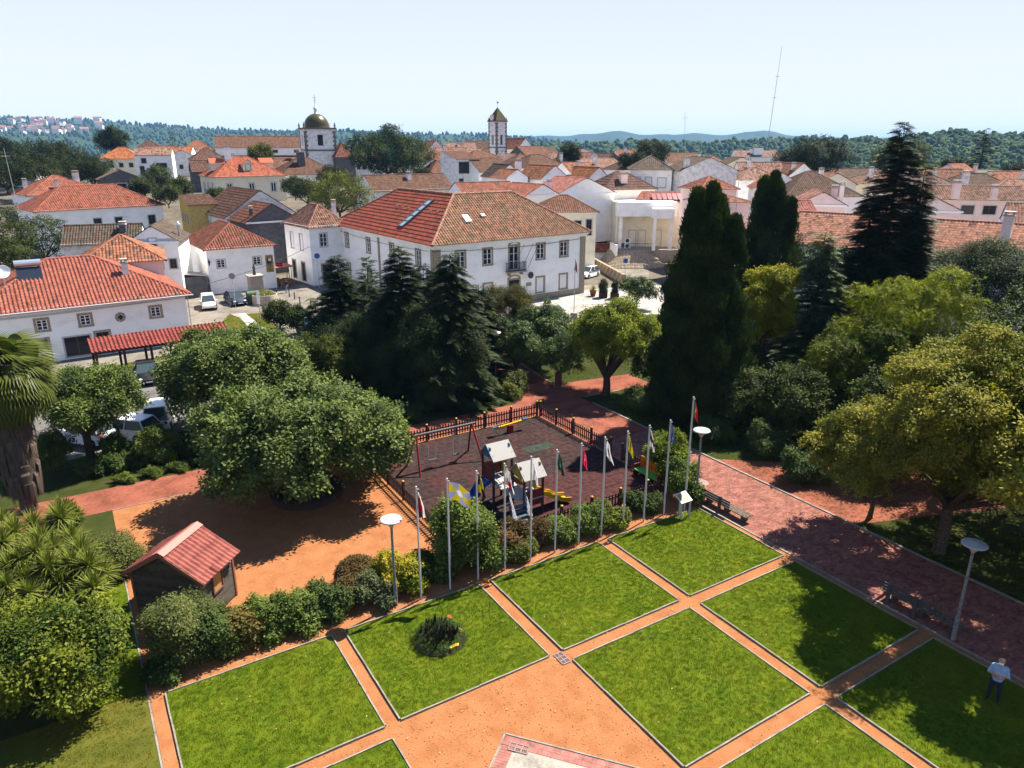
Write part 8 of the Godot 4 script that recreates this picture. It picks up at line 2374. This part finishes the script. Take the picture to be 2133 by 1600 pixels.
# ---------------------------------------------------------------- people
# bones: [a, radius a, b, radius b, colour]; one skin round all of them, as surface nets
func body_mesh(bones: Array, cell: float, m: MB) -> void:
	var lo := Vector3(1e9, 1e9, 1e9)
	var hi := -lo
	for b in bones:
		var pad: Vector3 = Vector3.ONE * (maxf(b[1], b[3]) + cell * 3)
		lo = lo.min(b[0] - pad).min(b[2] - pad); hi = hi.max(b[0] + pad).max(b[2] + pad)
	var n := Vector3i(((hi - lo) / cell).ceil()) + Vector3i.ONE
	var f := PackedFloat32Array()
	f.resize(n.x * n.y * n.z)
	f.fill(1.0)
	var ks := cell * 1.6
	for b in bones:
		var A: Vector3 = b[0]
		var B: Vector3 = b[2]
		var ab := B - A
		var pad := maxf(b[1], b[3]) + cell * 3
		var i0 := Vector3i(((A.min(B) - Vector3.ONE * pad - lo) / cell).floor()).max(Vector3i.ZERO)
		var i1 := Vector3i(((A.max(B) + Vector3.ONE * pad - lo) / cell).ceil()).min(n - Vector3i.ONE)
		var l2 := maxf(ab.length_squared(), 1e-9)
		for z in range(i0.z, i1.z + 1):
			for y in range(i0.y, i1.y + 1):
				for x in range(i0.x, i1.x + 1):
					var p := lo + Vector3(x, y, z) * cell
					var t := clampf((p - A).dot(ab) / l2, 0, 1)
					var d: float = (p - A - ab * t).length() - lerpf(b[1], b[3], t)
					var k := (z * n.y + y) * n.x + x
					var h := maxf(ks - absf(f[k] - d), 0.0) / ks
					f[k] = minf(f[k], d) - h * h * ks * 0.25
	var at := {}
	var sx := 1
	var sy := n.x
	var sz := n.x * n.y
	for z in n.z - 1:
		for y in n.y - 1:
			for x in n.x - 1:
				var k := z * sz + y * sy + x
				var neg := 0
				for c in 8: if f[k + (c & 1) * sx + (c >> 1 & 1) * sy + (c >> 2) * sz] < 0: neg += 1
				if neg == 0 or neg == 8: continue
				var sum := Vector3.ZERO
				var cnt := 0
				for e in 12:
					var ax := e / 4
					var c0: int = [[0, 2, 4, 6], [0, 1, 4, 5], [0, 1, 2, 3]][ax][e % 4]
					var c1: int = c0 + [1, 2, 4][ax]
					var f0 := f[k + (c0 & 1) * sx + (c0 >> 1 & 1) * sy + (c0 >> 2) * sz]
					var f1 := f[k + (c1 & 1) * sx + (c1 >> 1 & 1) * sy + (c1 >> 2) * sz]
					if (f0 < 0) == (f1 < 0): continue
					var t := f0 / (f0 - f1)
					sum += Vector3(c0 & 1, c0 >> 1 & 1, c0 >> 2).lerp(Vector3(c1 & 1, c1 >> 1 & 1, c1 >> 2), t)
					cnt += 1
				var p := lo + (Vector3(x, y, z) + sum / cnt) * cell
				var g := Vector3(f[k + sx] - f[k], f[k + sy] - f[k], f[k + sz] - f[k]).normalized()
				var best := 1e9
				for b in bones:
					var ab: Vector3 = b[2] - b[0]
					var t := clampf((p - b[0]).dot(ab) / maxf(ab.length_squared(), 1e-9), 0, 1)
					var d: float = (p - b[0] - ab * t).length() - lerpf(b[1], b[3], t)
					if d < best:
						best = d
						m.col = b[4]
				at[k] = m.vert(p, g)
	for z in range(1, n.z - 1):
		for y in range(1, n.y - 1):
			for x in range(1, n.x - 1):
				var k := z * sz + y * sy + x
				for ax in 3:
					var st: int = [sx, sy, sz][ax]
					if (f[k] < 0) == (f[k + st] < 0): continue
					var u: int = [sy, sz, sx][ax]
					var v: int = [sz, sx, sy][ax]
					if not (at.has(k) and at.has(k - u) and at.has(k - v) and at.has(k - u - v)): continue
					var a: int = at[k]; var b: int = at[k - u]; var c: int = at[k - u - v]; var d: int = at[k - v]
					if f[k] < 0: m.face(a, b, c); m.face(a, c, d)
					else: m.face(a, c, b); m.face(a, d, c)
func people() -> void:
	var skin := Color(0.42, 0.24, 0.17)
	var shirt := Color(0.22, 0.36, 0.50)
	var jeans := Color(0.025, 0.03, 0.045)
	var shoe := Color(0.02, 0.02, 0.02)
	# man with crossed arms
	var V3 := func(x, y, z): return Vector3(x, y, z)
	var b := []
	for s in [-1.0, 1.0]:
		b.append([Vector3(s * 0.10, 0.88, 0), 0.10, Vector3(s * 0.13, 0.47, 0.02), 0.068, jeans])
		b.append([Vector3(s * 0.13, 0.47, 0.02), 0.066, Vector3(s * 0.15, 0.09, -0.02), 0.05, jeans])
		b.append([Vector3(s * 0.15, 0.045, -0.04), 0.045, Vector3(s * 0.18, 0.035, 0.15), 0.038, shoe])
		b.append([Vector3(s * 0.19, 1.40, -0.01), 0.072, Vector3(s * 0.27, 1.14, 0.02), 0.056, shirt])
		b.append([Vector3(s * 0.27, 1.14, 0.02), 0.046, Vector3(s * -0.02, 1.14 + s * 0.035, 0.19), 0.034, skin])
		b.append([Vector3(s * -0.02, 1.14 + s * 0.035, 0.19), 0.03, Vector3(s * -0.10, 1.15 + s * 0.04, 0.17), 0.034, skin])
	b.append([Vector3(0, 0.95, 0), 0.145, Vector3(0, 1.15, 0.02), 0.15, shirt])
	b.append([Vector3(-0.07, 1.15, 0.02), 0.13, Vector3(-0.1, 1.36, 0), 0.115, shirt])
	b.append([Vector3(0.07, 1.15, 0.02), 0.13, Vector3(0.1, 1.36, 0), 0.115, shirt])
	b.append([Vector3(-0.15, 1.42, -0.01), 0.075, Vector3(0.15, 1.42, -0.01), 0.075, shirt])
	b.append([Vector3(0, 1.42, 0), 0.06, Vector3(0, 1.54, 0.015), 0.055, skin])
	b.append([Vector3(0, 0.90, 0), 0.14, Vector3(0, 0.96, 0), 0.145, jeans])
	var o := thing("person", "man in blue shirt and face mask standing with folded arms on the lawn", "person", G(2066, 1461), -0.65)
	var m := MB.new()
	body_mesh(b, 0.022, m)
	# fingers of both hands closing on the upper arms
	for s in [-1.0, 1.0]:
		var fb := []
		var palm := Vector3(s * -0.10, 1.15 + s * 0.04, 0.17)
		for k in 4: 
			var y: float = palm.y + 0.03 - k * 0.02
			fb.append([Vector3(palm.x, y, 0.17), 0.0095, Vector3(palm.x - s * 0.055, y, 0.165 - k * 0.002), 0.009, skin])
			fb.append([Vector3(palm.x - s * 0.055, y, 0.165 - k * 0.002), 0.009, Vector3(palm.x - s * (0.088 - absf(k - 1.3) * 0.006), y, 0.135), 0.008, skin])
		fb.append([Vector3(palm.x + s * 0.02, palm.y + 0.02, 0.18), 0.0105, Vector3(palm.x - s * 0.01, palm.y + 0.062, 0.185), 0.0095, skin])
		body_mesh(fb, 0.008, m)
	# head with nose, ears, brow
	var hb := [[Vector3(0, 1.63, 0.005), 0.088, Vector3(0, 1.66, 0.0), 0.09, skin], [Vector3(0, 1.58, 0.04), 0.055, Vector3(0, 1.56, 0.045), 0.048, skin], [Vector3(0, 1.645, 0.09), 0.012, Vector3(0, 1.61, 0.108), 0.016, skin]]
	for s in [-1.0, 1.0]: hb.append([Vector3(s * 0.088, 1.645, -0.005), 0.016, Vector3(s * 0.092, 1.61, -0.002), 0.012, skin])
	for s in [-1.0, 1.0]: hb.append([Vector3(s * 0.034, 1.648, 0.083), 0.009, Vector3(s * 0.034, 1.646, 0.084), 0.009, Color(0.03, 0.02, 0.02)])
	body_mesh(hb, 0.008, m)
	part("body", m.mesh(), mat("person_cloth", Color(1, 1, 1), 0.8, tex("shirt", 256, [[0.09, 2, 1.0]], [[0.3, grey(0.8)], [0.6, grey(1.0)]]), 1.6), o)
	var mk := MB.new()
	body_mesh([[Vector3(-0.035, 1.585, 0.075), 0.037, Vector3(0.035, 1.585, 0.075), 0.037, Color(0.7, 0.74, 0.76)], [Vector3(0, 1.61, 0.09), 0.03, Vector3(0, 1.565, 0.085), 0.03, Color(0.7, 0.74, 0.76)]], 0.009, mk)
	part("face_mask", mk.mesh(), mat("mask_cloth", Color(1, 1, 1), 0.9), o)
	var hr := MB.new()
	body_mesh([[Vector3(-0.04, 1.665, -0.03), 0.066, Vector3(0.04, 1.665, -0.03), 0.066, Color(0.16, 0.15, 0.14)], [Vector3(0, 1.64, -0.055), 0.06, Vector3(0, 1.6, -0.06), 0.05, Color(0.16, 0.15, 0.14)]], 0.01, hr)
	part("hair", hr.mesh(), mat("hair_grey", Color(1, 1, 1), 0.9), o)
	# far pedestrian
	var w := thing("person", "person in dark top and light jeans walking on the paved street", "person", G(597, 610), 2.6)
	var c := []
	var jl := Color(0.18, 0.24, 0.32)
	var dt := Color(0.03, 0.025, 0.03)
	for s in [-1.0, 1.0]:
		c.append([Vector3(s * 0.09, 0.88, 0), 0.095, Vector3(s * 0.1, 0.47, s * 0.12), 0.065, jl])
		c.append([Vector3(s * 0.1, 0.47, s * 0.12), 0.062, Vector3(s * 0.1, 0.09, s * 0.2 - 0.06), 0.045, jl])
		c.append([Vector3(s * 0.1, 0.045, s * 0.2 - 0.08), 0.04, Vector3(s * 0.11, 0.04, s * 0.2 + 0.1), 0.036, shoe])
		c.append([Vector3(s * 0.18, 1.38, 0), 0.06, Vector3(s * 0.24, 1.12, -s * 0.05), 0.046, dt])
		c.append([Vector3(s * 0.24, 1.12, -s * 0.05), 0.042, Vector3(s * 0.22, 0.9, -s * 0.02 + 0.1), 0.032, skin])
		c.append([Vector3(s * 0.22, 0.9, -s * 0.02 + 0.1), 0.032, Vector3(s * 0.21, 0.8, -s * 0.02 + 0.12), 0.026, skin])
	c.append([Vector3(0, 0.93, 0), 0.13, Vector3(0, 1.15, 0), 0.13, dt])
	c.append([Vector3(-0.08, 1.32, 0), 0.11, Vector3(0.08, 1.32, 0), 0.11, dt])
	c.append([Vector3(0, 1.15, 0), 0.13, Vector3(0, 1.33, 0), 0.13, dt])
	c.append([Vector3(-0.13, 1.4, 0), 0.06, Vector3(0.13, 1.4, 0), 0.06, dt])
	c.append([Vector3(0, 1.4, 0), 0.05, Vector3(0, 1.52, 0.01), 0.05, skin])
	c.append([Vector3(0, 1.6, 0.01), 0.085, Vector3(0, 1.63, 0), 0.088, skin])
	c.append([Vector3(0, 1.64, -0.03), 0.085, Vector3(0, 1.58, -0.05), 0.07, Color(0.04, 0.025, 0.02)])
	var mw := MB.new()
	body_mesh(c, 0.026, mw)
	part("body", mw.mesh(), mat("person_plain", Color(1, 1, 1), 0.85), w)
